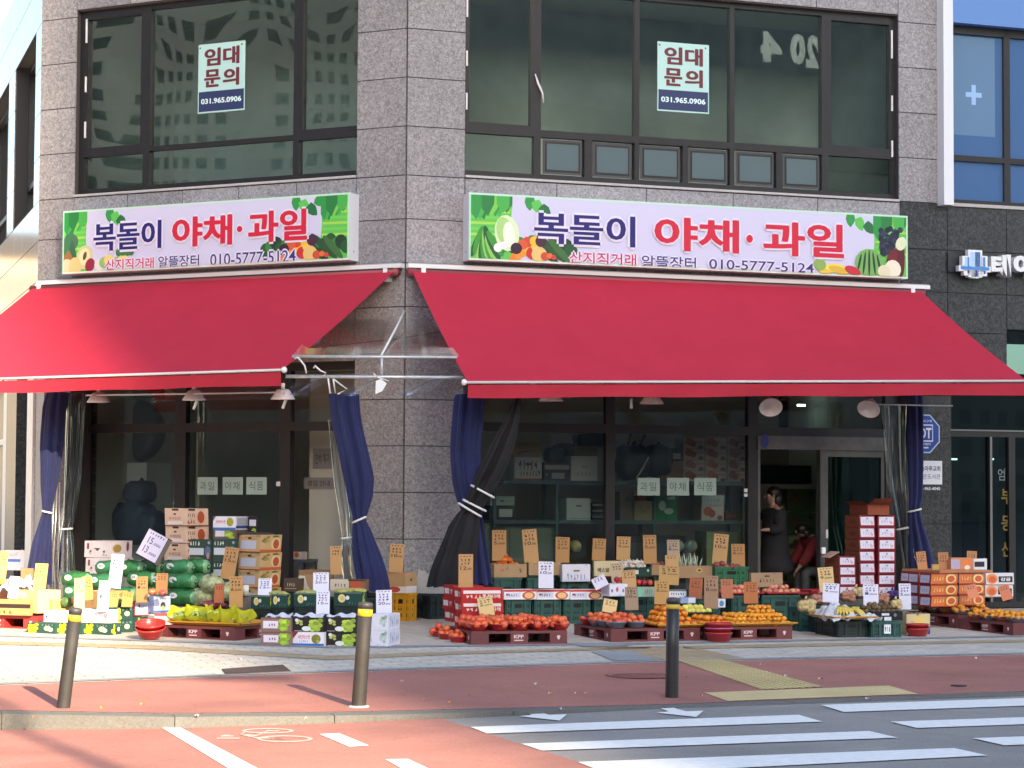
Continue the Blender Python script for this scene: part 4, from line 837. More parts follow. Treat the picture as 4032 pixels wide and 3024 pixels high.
gathered('vinyl_curtain', 'clear vinyl curtain bunched left of the corner navy curtain', 'vinyl curtain', 27.15, [(1305,1650,26),(1322,1750,40),(1343,1900,56),(1364,2030,56),(1368,2100,46),(1370,2118,46),(1378,2180,74),(1392,2290,88)], 5, VINYL, [(1369,2118,48,3)], 4)
gathered('curtain', 'navy curtain hanging by the right side of the corner pillar', 'curtain', 27.3, [(1850,1552,112),(1845,1640,118),(1834,1780,112),(1840,1900,104),(1850,1980,84),(1870,2050,60),(1884,2150,62),(1895,2300,90)], 7, NAVY, None, 5)
gathered('curtain', 'navy curtain tied back at the right end under the right awning', 'curtain', dr_, [(3598,1558,70),(3602,1650,68),(3606,1800,62),(3606,1950,54),(3600,2008,44),(3604,2060,60),(3618,2140,84),(3630,2230,104),(3636,2330,108)], 6, NAVY, [(3601,2010,48,6)], 6)
gathered('vinyl_curtain', 'clear vinyl curtain bunched left of the right navy curtain', 'vinyl curtain', dr_+.05, [(3530,1590,110),(3532,1720,96),(3538,1900,82),(3552,2020,62),(3560,2078,54),(3572,2150,74),(3590,2250,90),(3598,2330,96)], 6, VINYL, [(3560,2080,56,6)], 7)
gathered('tied_net', 'black shade net rolled and tied on the slant right of the corner pillar', 'shade net', 26.9, [(2040,1560,24),(2026,1620,44),(1990,1720,84),(1950,1820,104),(1910,1900,96),(1880,1960,84),(1862,2000,70),(1842,2020,76),(1826,2070,110),(1800,2170,140),(1776,2260,160),(1770,2310,164)], 6, BLACKC, [(1868,1990,84,-22),(1850,2008,84,-26),(1900,1935,84,-24)], 8, .022)
# loose poles leaning at the left
pb = thing('pole_bundle', 'bundle of slim white poles leaning beside the left navy curtain', 'poles', Matrix.Translation(PL(215,2280,1.2)))
for xa, xb in ((216,196),(226,208),(236,230)):
    mb = MB(); mb.tube([PL(xa,1900,1.2),PL(xb,2290,1.25)], .012, ALU, 6); mb.build('pole', pb)
mb = MB(); mb.tube([PL(262,1740,1.1),PL(272,1950,1.12),PL(292,2250,1.15)], .022, BLACKC, 6); tag(mb.build('dark_strap'), 'dark strap hanging against the left clear vinyl curtain', 'strap')

# ---------------------------------------------------------------- lamps under the awnings
SHADE = mat('lamp_enamel', (.70,.62,.60), .4); 
def lamp(p, tilt, az, label, r=.15, tube_=True):
    o = thing('hanging_lamp', label, 'lamp', place(p,0), 'lamps under the awnings'); M = WM[o.name] @ Matrix.Rotation(az,4,'Z') @ Matrix.Rotation(tilt,4,'X')
    mb = MB(); mb.lathe([(.05,.115),(.075,.11),(.085,.1),(.11,.055),(r,0),(r,-.008),(r-.006,-.004),(.105,.05),(.07,.095),(0,.10)], 24, SHADE)
    for k in range(1,4): mb.lathe([(.02*k+.006,.1165),(.02*k+.008,.119),(.02*k+.010,.1165)], 20, SHADE)
    mb.build('shade', o, M)
    mb = MB(); mb.tube([(0,0,.1),(0,0,.19)], .024, WHITE, 8); mb.build('socket', o, M)
    mb = MB(); mb.tube([M @ Vector((0,0,.19)), (M @ Vector((0,0,.19)))+Vector((.02,.05,.08)), (M @ Vector((0,0,.19)))+Vector((.03,.12,.16))], .006, mat('cable',(.03,.03,.03)), 5); mb.build('cord', o)
    if tube_: mb = MB(); mb.lathe([(0,-.13),(.018,-.125),(.02,.0),(.02,.05)], 10, mat('bulb_white',(.8,.82,.8),.4), Matrix.Translation((.04,0,0)) @ Matrix.Rotation(.35,4,'Y')); mb.build('bulb', o, M)
    return o
for (x, y, s, lab, tb) in ((388,1582,'L','hanging lamp nearest the left end under the left awning',0),(764,1574,'L','hanging lamp in the middle under the left awning',1),(1114,1570,'L','hanging lamp by the pillar end of the left awning',1)):
    lamp(PL(x,y,2.1), radians(4), 0, lab, .148, tb)
for (x, y, t, lab, tb) in ((2169,1577,0,'hanging lamp nearest the pillar under the right awning',0),(2566,1588,0,'hanging lamp left of the middle under the right awning',0),(3035,1604,-52,'tilted hanging lamp above the shop doorway',0),(3420,1610,-50,'tilted hanging lamp at the right end by the vinyl curtain',0)):
    lamp(PR(x,y,2.1), radians(t+4), radians(-25 if t and x > 3300 else 0), lab, .148, tb)
mb = MB(); p = PR(2486,1570,2.0); mb.tube([p,p-Vector((0,0,.12))], .018, mat('bulb_white',(.8,.82,.8),.4), 8); tag(mb.build('lamp_tube', None), 'bare white lamp tube hanging between two lamps under the right awning', 'lamp')

# ---------------------------------------------------------------- bollards
def bollard(label, bx, by, tx, ty, dia, m, band, bandw, D=None, base=None):
    p = G(bx,by); t = at_depth(tx,ty,p.y+.0); ax = (t-p); L = ax.length; rot = ax.to_track_quat('Z','Y').to_matrix().to_4x4()
    o = thing('bollard', label, 'bollard', Matrix.Translation(p)); M = Matrix.Translation(p) @ rot; r = dia/2
    mb = MB(); mb.lathe([(r*1.02,-.06),(r,.01),(r*.97,L*.5),(r*.97,L-.045)], 24, m); mb.build('post', o, M)
    mb = MB(); mb.lathe([(r*1.0,L-.045),(r*1.0,L-.02),(r*.9,L-.006),(r*.5,L),(0,L+.002)], 24, mat('bollard_cap',(.05,.05,.052),.5)); mb.build('cap', o, M)
    mb = MB(); mb.lathe([(r*1.02,L-.06-bandw),(r*1.02,L-.06)], 24, band); mb.build('reflective_band', o, M)
    if base: mb = MB(); mb.lathe([(base,-.02),(base,.012),(r,.016)], 24, mat('base_grout',(.6,.57,.52),.9,nz=(30,.2))); mb.build('base_plate', o, Matrix.Translation(p))
    return o
GB = mat('bollard_grey',(.026,.025,.024),.7,nz=(11,.22)); KB = mat('bollard_black',(.016,.017,.02),.42,nz=(10,.3)); BR = mat('bollard_brown',(.036,.032,.028),.65,nz=(12,.2))
bollard('grey bollard leaning to the right at the left edge of the kerb', 249,2788,299,2392,.108,GB,mat('band_amber',(.75,.42,.03),.4),.05)
bollard('brown grey bollard with a bright yellow band in the middle of the kerb', 1412,2785,1441,2370,.12,BR,mat('band_yellow',(.85,.6,.02),.35),.055,base=.085)
bollard('black bollard with a yellow band standing upright at the crossing', 2645,2747,2650,2352,.116,KB,mat('band_ochre',(.62,.44,.05),.5),.04)
# street lamp outside the frame, its shadow crosses the lane
sp = thing('street_lamp', 'tall grey street lamp pole standing on the roadside whose shadow crosses the lane', 'street lamp', Matrix.Translation((5.55,-3.0,-.3)))
mb = MB(); mb.tube([(5.55,-3,-.3),(5.55,-3,11)], [.085,.055], ALU, 12); mb.build('pole', sp)
mb = MB(); mb.tube([(5.55,-3,10.9),(6.3,-3,11.3),(8,-3,11.4)], .035, ALU, 8); mb.build('arm', sp)
mb = MB(); mb.box(7.9,8.7,-3.2,-2.8,11.36,11.46,WHITE); mb.build('lamp_head', sp)
# ---------------------------------------------------------------- goods: builders
def spot(x, pos, y=2350):
    if pos == 'g': return G(x,y)
    k, d = pos[0], pos[1]
    if k == 'R': return PR(x,y,d)
    if k == 'L': return PL(x,y,d)
    if k == 'D': return at_depth(x,y,d)
def card_mat(c, nz_=.06): return mat('board_%d_%d_%d' % c, s2l(tuple(v/255 for v in c)), .8, nz=(7,nz_))
def scrib(mb, q, u0, v0, u1, v1, c, n, seed, l=2):
    r = random.Random(seed); u = u0
    for k in range(n):
        w_ = (u1-u0)/n; 
        for j in range(3):
            a, b = u+w_*r.uniform(.05,.4), u+w_*r.uniform(.5,.9); va, vb = r.uniform(v0,v1), r.uniform(v0,v1); t = (v1-v0)*.19
            if r.random() < .5: mb.poly(q, [(a,va-t),(b,vb-t),(b,vb+t),(a,va+t)], c, l)
            else:
                uu = (a+b)/2; mb.poly(q, [(uu-w_*.08,v0),(uu+w_*.08,v0),(uu+w_*.1,v1),(uu-w_*.06,v1)], c, l+.3)
        u += w_
def decals(mb, maps, ds, seed=0):
    for k, d in enumerate(ds):
        f, kind, u0, v0, u1, v1, c = d[:7]; q = maps[f]; m = pc(*c); l = 1+k*.35
        if kind == 'r': mb.rect(q,u0,v0,u1,v1,m,l)
        elif kind == 'p': mb.poly(q, d[7], m, l)
        elif kind == 'e': mb.disc(q,(u0+u1)/2,(v0+v1)/2,(u1-u0)/2,(v1-v0)/2,m,l,14)
        elif kind == 't': mb.text(q,d[7],u0,v0,u1,v1,m,d[8] if len(d) > 8 else .01,l)
        elif kind == 's': scrib(mb,q,u0,v0,u1,v1,m,d[7],seed+k,l)
        elif kind == 'f':
            r = random.Random(11+k); n = d[7] if len(d) > 7 else 12; br = (lambda c_, s_: tuple(max(0,min(255,int(v*s_))) for v in c_))
            R_ = min((u1-u0)*.19,.12)
            for i in range(n):
                mm = pc(*br(c,(.82,1.0,1.12,.92)[i%4])); mb.disc(q, r.uniform(u0+R_,u1-R_), r.uniform(v0+(v1-v0)*.14,v1-(v1-v0)*.14), R_, (v1-v0)*.17, mm, l+.05*i, 9)
LASTTOP = 0
def carton(name, label, xc, yb, yt, wl, wr, a, pos, c, ds=(), cat='box', group=None, opn=False, h=None, z0=None, wd=None, inside=None, mb_only=False):
    """box whose near upright edge stands at picture column xc; left face wl px, right face wr px wide"""
    global LASTTOP
    p = spot(xc, pos, yb if pos == 'g' else 2350); g = gz(p)
    if z0 is None: z0 = p.z if pos == 'g' else zat(p, yb)
    if abs(z0-g) < .05: z0 = g
    p = Vector((p.x,p.y,z0)); s = pxm(p); t = radians(a); k = p.x/p.y
    w_ = wr/(s*(cos(t)-k*sin(t))); d_ = wl/(s*(sin(t)+k*cos(t)))
    if wd: w_, d_ = wd
    h = h or max(.03, zat(p,yt)-z0); LASTTOP = z0+h
    mb = MB(); m = card_mat(c)
    if opn:
        b = .008; mi = card_mat(inside or tuple(int(v*.8) for v in c))
        mb.box(0,w_,0,b,0,h,m); mb.box(0,w_,d_-b,d_,0,h,m); mb.box(0,b,b+.001,d_-b-.001,0,h-.001,m); mb.box(w_-b,w_,b+.001,d_-b-.001,0,h-.001,m); mb.box(b,w_-b,b,d_-b,.0,h*.45,mi)
    else: mb.box(0,w_,0,d_,0,h,m)
    if opn == 'flap':
        for q in ([(0,0,h),(w_,0,h),(w_+.01,-.09,h+.03),(-.01,-.09,h+.03)], [(0,0,h),(0,d_,h),(-.09,d_+.01,h+.04),(-.09,-.01,h+.04)], [(w_,d_,h),(w_,0,h),(w_+.06,0,h+.08),(w_+.06,d_,h+.08)]):
            mb.face(q,m); mb.face([Vector(v)-Vector((0,0,.004)) for v in q][::-1],m)
    maps = {'A': lambda u,v,l: Vector((u*w_,-.0012*l,v*h)), 'B': lambda u,v,l: Vector((-.0012*l,(1-u)*d_,v*h)), 'T': lambda u,v,l: Vector((u*w_,v*d_,h+.0012*l))}
    decals(mb, maps, ds, int(xc)); rr = random.Random(int(xc*3+yt)); vv = lambda k_: tuple(max(0,min(255,int(v_*k_))) for v_ in c)
    for f in 'AB':
        for k_ in range(3): mb.disc(maps[f], rr.uniform(.1,.9), rr.choice((rr.uniform(.02,.12),rr.uniform(.88,.97),rr.uniform(.2,.8))), rr.uniform(.03,.12), rr.uniform(.015,.05), card_mat(vv(rr.choice((.86,.93,1.06)))), .6, 9, rr.uniform(0,3), .35)
    if not ds: mb.rect(maps['A'],.46,.35,.54,1.0,card_mat(vv(1.1)),.8); mb.rect(maps['B'],.46,.35,.54,1.0,card_mat(vv(1.1)),.8)
    k1, k2, k3 = rr.uniform(-.022,.022), rr.uniform(-.022,.022), rr.uniform(-.018,.018)
    mb.v = [(x_+k1*z_, y_+k2*z_, z_*(1+k3*(x_/w_-.5))) for x_, y_, z_ in mb.v]
    M = place(p,t); o = tag(mb.build(name, None, M), label, cat, group)
    o['dims'] = (w_,d_,h); return o
ORD = ['topmost','second from the top','third from the top','fourth from the top','fifth from the top','sixth from the top','seventh from the top','eighth from the top']
def stack(n, name, what, of, xc, yb, yt, wl, wr, a, pos, c, ds=(), group=None, gap=.003, jit=.01, skip=()):
    """n equal boxes, yb bottom of the lowest, yt top of the highest"""
    o = carton(name, '', xc, yb, yt, wl, wr, a, pos, c, ds, group=group); M0 = o.matrix_world.copy()
    w_, d_, H = o['dims']; me = o.data; hh = H/n
    for v in me.vertices: v.co.z *= hh/H*(1-.012)
    del o['dims']; r = random.Random(int(xc)); out = []
    for k in range(n):
        lab = ('%s, %s %s' % (what, 'topmost' if k == n-1 else ('lowest' if k == 0 else ORD[n-1-k]), of)) if n > 1 else what
        M = M0 @ Matrix.Translation((r.uniform(-jit,jit),r.uniform(-jit,jit),k*hh)) @ Matrix.Rotation(r.uniform(-jit,jit)*2,4,'Z')
        if k == 0: o.matrix_world = M; WM[o.name] = M; o['label'] = lab; out.append(o)
        else: out.append(clone(o, M, lab, group))
    return out
def price(label, x0, x1, yt, yb, pos, c, amount, xs=0, ink=(60,45,35), rows=2, group='handwritten price cards among the stalls', z0=None, lean=0, back=0.05):
    """cardboard price card; xs shifts its top sideways in px"""
    rk_ = random.Random(int(x0+yt)); xs += rk_.uniform(-4,4); back += rk_.uniform(-.03,.05)
    xm = (x0+x1)/2; p = spot(xm,pos); s = pxm(p); zb, zt = zat(p,yb), zat(p,yt); w_ = (x1-x0)/s; h = zt-zb
    ax = Vector((xs/s, back, h)); L = ax.length; zc = ax.normalized(); yc = Vector((0,1,0)); yc = (yc-zc*yc.dot(zc)).normalized(); xc_ = yc.cross(zc)
    M = Matrix(((xc_.x,yc.x,zc.x,p.x),(xc_.y,yc.y,zc.y,p.y),(xc_.z,yc.z,zc.z,zb),(0,0,0,1)))
    mb = MB(); mb.box(-w_/2,w_/2,-.002,.002,0,L,card_mat(c,.05)); q = lambda u,v,l: Vector((-w_/2+u*w_,-.0024-.0008*l,v*L))
    ic = pc(*ink); sd_ = int(x0*7+yt)
    scrib(mb,q,.08,.915,.92,.955,ic,4,sd_)
    v = .86
    for k in range(rows): scrib(mb,q,.12,v-.075,.85,v-.005,ic,3,sd_+k+1); v -= .105
    if amount:
        big, small = amount.split(','); n_ = .22*len(big)
        mb.text(q,big,.12,v-.12,.12+n_,v-.01,ic,.015,1); mb.text(q,','+small,.15+n_,v-.13,.9,v-.055,ic,.015,1)
    return tag(mb.build('price_card', None, M), label, 'price card', group)
# fruit
def leafcap(mb, r, z, c):
    for k in range(4):
        a = k*pi/2; mb.face([(0,0,z),(r*cos(a-.6),r*sin(a-.6),z-.001),(r*1.5*cos(a),r*1.5*sin(a),z-.006),(r*cos(a+.6),r*sin(a+.6),z-.001)], c)
def fmesh(kind):
    mb = MB(); CAL = mat('calyx',(.10,.14,.05),.7)
    if kind == 'persimmon_red': mb.blob((0,0,.036),(.041,.041,.038),mat('persimmon_red',(.74,.125,.042),.28,nz=(16,.16),vary=.06),14,9); leafcap(mb,.014,.0745,CAL)
    elif kind == 'persimmon': mb.blob((0,0,.032),(.041,.041,.033),mat('persimmon_orange',(.78,.24,.015),.3,nz=(16,.14),vary=.07),14,9); leafcap(mb,.017,.0655,CAL)
    elif kind == 'tangerine': mb.blob((0,0,.027),(.032,.032,.027),mat('tangerine',(.80,.32,.02),.38,nz=(20,.12),vary=.07,bump=(220,.25)),12,8); mb.blob((0,0,.0535),(.004,.004,.002),CAL,6,4)
    elif kind == 'apple': mb.blob((0,0,.035),(.039,.039,.036),mat('apple_red',(.50,.035,.04),.25,nz=(18,.45),vary=.2),14,9); mb.blob((0,0,.071),(.004,.004,.009),CAL,6,4)
    elif kind == 'apple_pale': mb.blob((0,0,.035),(.040,.040,.036),mat('apple_pale',(.66,.22,.15),.3,nz=(14,.4),vary=.2),14,9); mb.blob((0,0,.071),(.004,.004,.009),CAL,6,4)
    elif kind == 'onion': mb.blob((0,0,.036),(.042,.042,.036),mat('onion',(.30,.09,.07),.35,nz=(14,.3),vary=.2),12,8); mb.blob((0,0,.073),(.006,.006,.012),mat('onion_tip',(.45,.3,.18),.7),6,4)
    elif kind == 'garlic':
        for k in range(6): a = k*pi/3; mb.blob((.018*cos(a),.018*sin(a),.025),(.02,.02,.026),mat('garlic',(.72,.64,.58),.5,nz=(20,.12),vary=.08),8,6)
        mb.blob((0,0,.05),(.008,.008,.025),mat('garlic',(.7,.6,.5)),6,4)
    elif kind == 'kiwi': mb.blob((0,0,.026),(.032,.027,.026),mat('kiwi_skin',(.19,.125,.06),.85,nz=(40,.35),vary=.2,bump=(300,.4)),12,8)
    elif kind == 'pear_yellow': mb.blob((0,0,.038),(.043,.043,.038),mat('melon_yellow',(.74,.66,.12),.4,nz=(10,.15),vary=.08),12,8); leafcap(mb,.010,.0765,CAL)
    elif kind == 'carrot_orange': mb.blob((0,0,.036),(.044,.044,.036),mat('orange_deep',(.72,.20,.03),.4,nz=(16,.15),vary=.15),12,8); mb.blob((0,0,.0715),(.005,.005,.003),CAL,6,4)
    return mb
FK = {}
def fruit(kind, p, label, group, sc=1.0, r=rnd):
    nm = {'persimmon_red':'persimmon','apple_pale':'apple','pear_yellow':'yellow_melon','carrot_orange':'orange'}.get(kind, kind)
    M = Matrix.Translation(p) @ Matrix.Rotation(r.uniform(0,6.28),4,'Z') @ Matrix.Rotation(r.gauss(0,.35),4,'X') @ Matrix.Scale(sc*r.uniform(.87,1.1),4)
    if kind not in FK:
        o = fmesh(kind).build(nm, None, M); FK[kind] = o; tag(o,label,nm.replace('_',' '),group)
    else: o = clone(FK[kind], M, label, group)
    return o
def lathe_bowl(r, h, m, rim=.008, stripes=None):
    mb = MB(); mb.lathe([(0,0),(r*.62,0),(r*.72,.008),(r*.93,h*.8),(r*.97,h*.82),(r,h),(r-rim,h),(r-rim-.004,h*.84),(r*.70,.014),(0,.012)], 26, m); return mb
BOWLS = {}
def bowl(x, y, z, r, h, cname, label, cat='bowl', group=None, name='bowl', tilt=0, p=None):
    p = p or HZ(x,y,z); m = {'red': mat('basin_red',(.42,.025,.028),.3,nz=(9,.1)), 'bright': mat('basin_bright',(.62,.035,.03),.3,nz=(9,.08)), 'grey': mat('bowl_grey',(.17,.205,.25),.3,nz=(9,.08)), 'brown': mat('bowl_brown',(.33,.13,.09),.35,nz=(9,.1))}[cname]
    k = (cname,r,h); M = Matrix.Translation(p) @ Matrix.Rotation(tilt,4,'X')
    if k in BOWLS: return clone(BOWLS[k], M, label, group), p
    o = lathe_bowl(r,h,m).build(name, None, M); BOWLS[k] = o; tag(o,label,cat,group); return o, p
def heap(kind, p, r, n, z, label, group, sc=1.0):
    """n fruits mounded in a round bowl of inner radius r: a ring, three on it, one in the middle"""
    d = (.083 if kind.startswith('persimmon') else .064)*sc; n1 = min(n, max(3, int(2*pi*(r-d*.25)/d))); a0 = rnd.uniform(0,6)
    if n < 7: n1 = min(n1, n-1)
    for i in range(n1): a = a0+2*pi*i/n1; q = r-d*.28; fruit(kind, p+Vector((q*cos(a),q*sin(a),z+rnd.uniform(-.003,.006))), label, group, sc)
    m = n-n1
    for i in range(m):
        a = a0+.5+2*pi*i/max(1,m); q = d*.52 if m > 1 else 0; fruit(kind, p+Vector((q*cos(a),q*sin(a),z+d*.58+rnd.uniform(-.004,.006))), label, group, sc)
# maroon pallet
PAL = mat('pallet_maroon',(.155,.040,.042),.55,nz=(3,.3)); PALR = mat('pallet_red',(.36,.03,.03),.5,nz=(3,.2)); PW = pc(225,205,205)
PALS = {}
def pallet(label, x, y, a, m=PAL, p=None):
    p = p or G(x,y); M = place(p,radians(a))
    if m.name in PALS: return clone(PALS[m.name], M, label, 'plastic pallets under the fruit'), p
    o = thing('pallet', label, 'pallet', M, 'plastic pallets under the fruit'); PALS[m.name] = o; W = 1.1
    mb = MB(); mb.box(0,W,0,W,.122,.15,m)
    for k in range(7): mb.box(.02+k*.155,.13+k*.155,.01,W-.01,.1505,.153,m)
    mb.build('top_deck', o, M)
    mb = MB(); mb.box(0,W,0,.14,0,.024,m); mb.box(0,W,.48,.62,0,.024,m); mb.box(0,W,.96,W,0,.024,m); mb.box(0,.14,.14,.48,.0005,.0235,m); mb.box(0,.14,.62,.96,.0005,.0235,m); mb.box(.96,W,.14,.48,.0005,.0235,m); mb.box(.96,W,.62,.96,.0005,.0235,m); mb.build('bottom_deck', o, M)
    for i, (x0, x1) in enumerate(((0,.2),(.45,.65),(.9,W))):
        for j, (y0, y1) in enumerate(((0,.2),(.45,.65),(.9,W))):
            mb = MB(); mb.box(x0,x1,y0+.002,y1-.002,.024,.122,m)
            for q, face in ((lambda u,v,l: Vector((u,.002-.002*l,v)), 'A'), (lambda u,v,l: Vector((-.0015*l,u,v)), 'B')):
                if face == 'A' and j: continue
                if face == 'B' and i: continue
                t = i if face == 'A' else j; s0, s1 = (x0,x1) if face == 'A' else (y1,y0); sg_ = 1 if s1 > s0 else -1
                if t == 1: mb.text(q,'KPP',s0+sg_*.035,.070,s1-sg_*.05,.108,PW,.03,1); mb.rect(q,s0+sg_*.04,.042,s1-sg_*.055,.054,PW,1)
                if t == (2 if face == 'A' else 0):
                    c_ = (s0+s1)/2; mb.disc(q,c_,.085,.022*sg_,.016,PW,1,6); mb.rect(q,c_-.011*sg_,.055,c_+.011*sg_,.08,PW,1.2)
            mb.build('block', o, M)
    return o, p
CRG = mat('crate_green',(.022,.085,.070),.5,nz=(5,.2)); CRD = mat('crate_dark',(.018,.034,.034),.5,nz=(5,.2)); CRY = mat('crate_yellow',(.66,.32,.015),.45,nz=(5,.12)); HOLE = pc(10,16,16)
CRATES = {}
def crate(label, xc, yb, a, pos, m=CRG, wd=(.52,.36), h=.28, z0=None, yt=None, wl=None, wr=None, group='plastic crates under the stalls', white=False):
    p = spot(xc,pos,yb if pos == 'g' else 2350); g = gz(p)
    if z0 is None: z0 = p.z if pos == 'g' else (zat(p,yb) if yb else g)
    if z0-g < .05: z0 = g
    p = Vector((p.x,p.y,z0)); t = radians(a); s = pxm(p); k = p.x/p.y
    w_, d_ = wd
    if wr: w_ = wr/(s*(cos(t)-k*sin(t)))
    if wl: d_ = wl/(s*(sin(t)+k*cos(t)))
    if yt: h = zat(p,yt)-z0
    mb = MB(); b = .012
    mb.box(.015,w_-.015,.015,.015+b,0,h-.03,m); mb.box(.015,w_-.015,d_-.015-b,d_-.015,0,h-.03,m); mb.box(.015,.015+b,.028,d_-.028,0,h-.031,m); mb.box(w_-.015-b,w_-.015,.028,d_-.028,0,h-.031,m); mb.box(.028,w_-.028,.028,d_-.028,.005,.02,m)
    mb.box(0,w_,0,.028,h-.03,h,m); mb.box(0,w_,d_-.028,d_,h-.03,h,m); mb.box(0,.028,.0281,d_-.0281,h-.03,h-.001,m); mb.box(w_-.028,w_,.0281,d_-.0281,h-.03,h-.001,m)
    for f, L in (('A',w_),('B',d_)):
        q = (lambda u,v,l: Vector((u,.015-.0015*l,v))) if f == 'A' else (lambda u,v,l: Vector((.015-.0015*l,L-u,v)))
        def rib(u0,v0,u1,v1,dp=.012):
            if f == 'A': mb.box(u0,u1,.015-dp,.0149,v0,v1,m)
            else: mb.box(.015-dp,.0149,L-u1,L-u0,v0,v1,m)
        for u in (.0, L*.24, L*.76-.02, L-.03): rib(max(.016,u),.0,min(L-.016,u+.03),h-.031)
        rib(.05,.005,L-.05,.03,.009); rib(.05,h*.45,L-.05,h*.5,.009)
        for r_ in range(3):
            v0 = h*(.15+.24*r_)
            for c_ in range(3):
                n_ = max(2,int(L*.26/.022)); x0 = L*(.06+.3*c_); 
                for i in range(n_):
                    mb.rect(q,x0+i*.022,v0,x0+i*.022+.012,v0+h*.13,HOLE,1)
        mb.rect(q,L*.38,h*.62,L*.62,h*.78,HOLE,3)
        if white and f == 'A': mb.rect(q,L*.4,h*.25,L*.62,h*.85,pc(235,238,240),9.5); scrib(mb,q,L*.42,h*.4,L*.6,h*.7,pc(60,60,70),3,3,10)
    return tag(mb.build('crate', None, place(p,t)), label, 'crate', group)
def tray(label, corner, a, w_, d_, m, h=.04, group=None):
    mb = MB(); e = .045
    mb.face([(0,0,0),(w_,0,0),(w_,d_,0),(0,d_,0)][::-1],m); mb.face([(0,0,.004),(w_,0,.004),(w_,d_,.004),(0,d_,.004)],m)
    P0 = [(0,0),(w_,0),(w_,d_),(0,d_)]; P1 = [(-e,-e),(w_+e,-e),(w_+e,d_+e),(-e,d_+e)]
    for i in range(4):
        a0, b0, a1, b1 = P0[i], P0[(i+1)%4], P1[i], P1[(i+1)%4]
        mb.face([(*a0,0),(*b0,0),(*b1,h),(*a1,h)],m); mb.face([(*a0,.004),(*a1,h-.001),(*b1,h-.001),(*b0,.004)],m)
        n = (Vector(b1)-Vector(a1)).normalized(); o_ = Vector((n.y,-n.x))*.012
        mb.face([(*a1,h),(*b1,h),(b1[0]+o_.x,b1[1]+o_.y,h),(a1[0]+o_.x,a1[1]+o_.y,h)],m); mb.face([(a1[0]+o_.x,a1[1]+o_.y,h),(b1[0]+o_.x,b1[1]+o_.y,h),(b1[0]+o_.x,b1[1]+o_.y,h-.014),(a1[0]+o_.x,a1[1]+o_.y,h-.014)],m)
    return tag(mb.build('tray', None, place(corner,radians(a))), label, 'tray', group)
TRY = mat('tray_yellow',(.58,.27,.03),.45,nz=(6,.1)); TRR = mat('tray_red',(.40,.02,.03),.35)
# ================================================================ goods on the right side
aR = 19.35
# --- maroon pallets
pa, pA = pallet('maroon pallet carrying the red persimmon bowls right of the corner pillar', 1855,2541,16)
pb_, pB = pallet('maroon pallet carrying the grey persimmon bowls left of the black bollard', 2405,2530,aR+1)
pc_, pC = pallet('maroon pallet under the tangerine end of the long yellow tray', 2776,2523,aR)
pd_, pD = pallet('nearer of the two maroon pallets at the far right end', 3990,2504,24)
e2 = Vector((-sin(radians(24)),cos(radians(24)),0))
pe_, pE = pallet('farther of the two maroon pallets at the far right end', 0,0,24,p=Vector((pD.x,pD.y,0))+e2*1.12+Vector((0,0,-.05)))
pf_, pF = pallet('maroon pallet under the yellow grape wrapper tray on the left', 925,2525,63)
pg_, pG = pallet('bright red pallet under the flat carton at the far left edge', 0,0,70,PALR,p=G(150,2480))
def on(M, x, y, z=.153): return M @ Vector((x,y,z))
MA, MBp, MC, MD, ME, MF = [o.matrix_world.copy() for o in (pa,pb_,pc_,pd_,pe_,pf_)]
# --- red bowls of red persimmons on pallet A
r_ = .115
lab = 'ripe red persimmon heaped in a red bowl on the pallet by the corner pillar'; grp = 'red persimmons in bowls on the pillar pallet'
k = 0
rowsA = [(.10,5,'front row'),(.345,5,'middle row'),(.60,4,'back row')]
colw = ['leftmost','second from the left','third from the left','fourth from the left','rightmost']
for y, n, rn in rowsA:
    for i in range(n):
        q = on(MA, .085+i*.235+(.02 if n == 5 else 0), y)
        bowl(0,0,0,r_,.075,'red','red bowl of persimmons, %s in the %s on the pillar pallet' % (colw[i] if n == 5 else colw[i], rn),'bowl','red bowls of persimmons', p=q)
        heap('persimmon_red', q, r_*.84, 9 if rn != 'back row' else 8, .03, lab, grp, 1.04)
for i, (x, y) in enumerate(((1728,2508),(1758,2518),(1802,2530))):
    _, q = bowl(x,y,0,r_*.93,.07,'red','red plastic bowl of persimmons on the ground beside the pallet, %s of three' % ('farthest','middle','nearest')[i],'bowl','red bowls on the ground', p=G(x,y))
    heap('persimmon_red', q, r_*.76, 6, .035, 'ripe red persimmon in one of the three red bowls on the ground', 'red persimmons in the ground bowls')
# --- red cartons behind them
RB = [('A','r',.05,.55,.95,.8,(235,225,222)),('A','s',.1,.2,.6,.45,(240,235,230),5),('A','t',.62,.18,.93,.5,(240,235,230),'참다래',.02),('B','r',.1,.3,.55,.75,(235,228,225)),('B','s',.6,.3,.9,.7,(240,230,225),2)]
stack(3,'fruit_carton','red and white fruit carton','of the stack behind the red bowls',1820,2468,2315,26,165,aR,('R',3.35),(185,38,38),RB,'red and white cartons by the pillar')
stack(3,'fruit_carton','red and white fruit carton','of the stack nearest the pillar',1788,2450,2306,40,120,aR,('R',2.95),(180,36,36),RB,'red and white cartons by the pillar')
# --- crates behind pallet A and the white and red apple cartons on them
for i, (x, wr_) in enumerate(((1990,106),(2104,110),(2220,110),(2340,108))):
    crate('dark green crate under the white apple cartons, %s of four' % ('first','second','third','fourth')[i], x, None, aR, ('R',1.62), CRG, h=.33, wr=wr_)
    
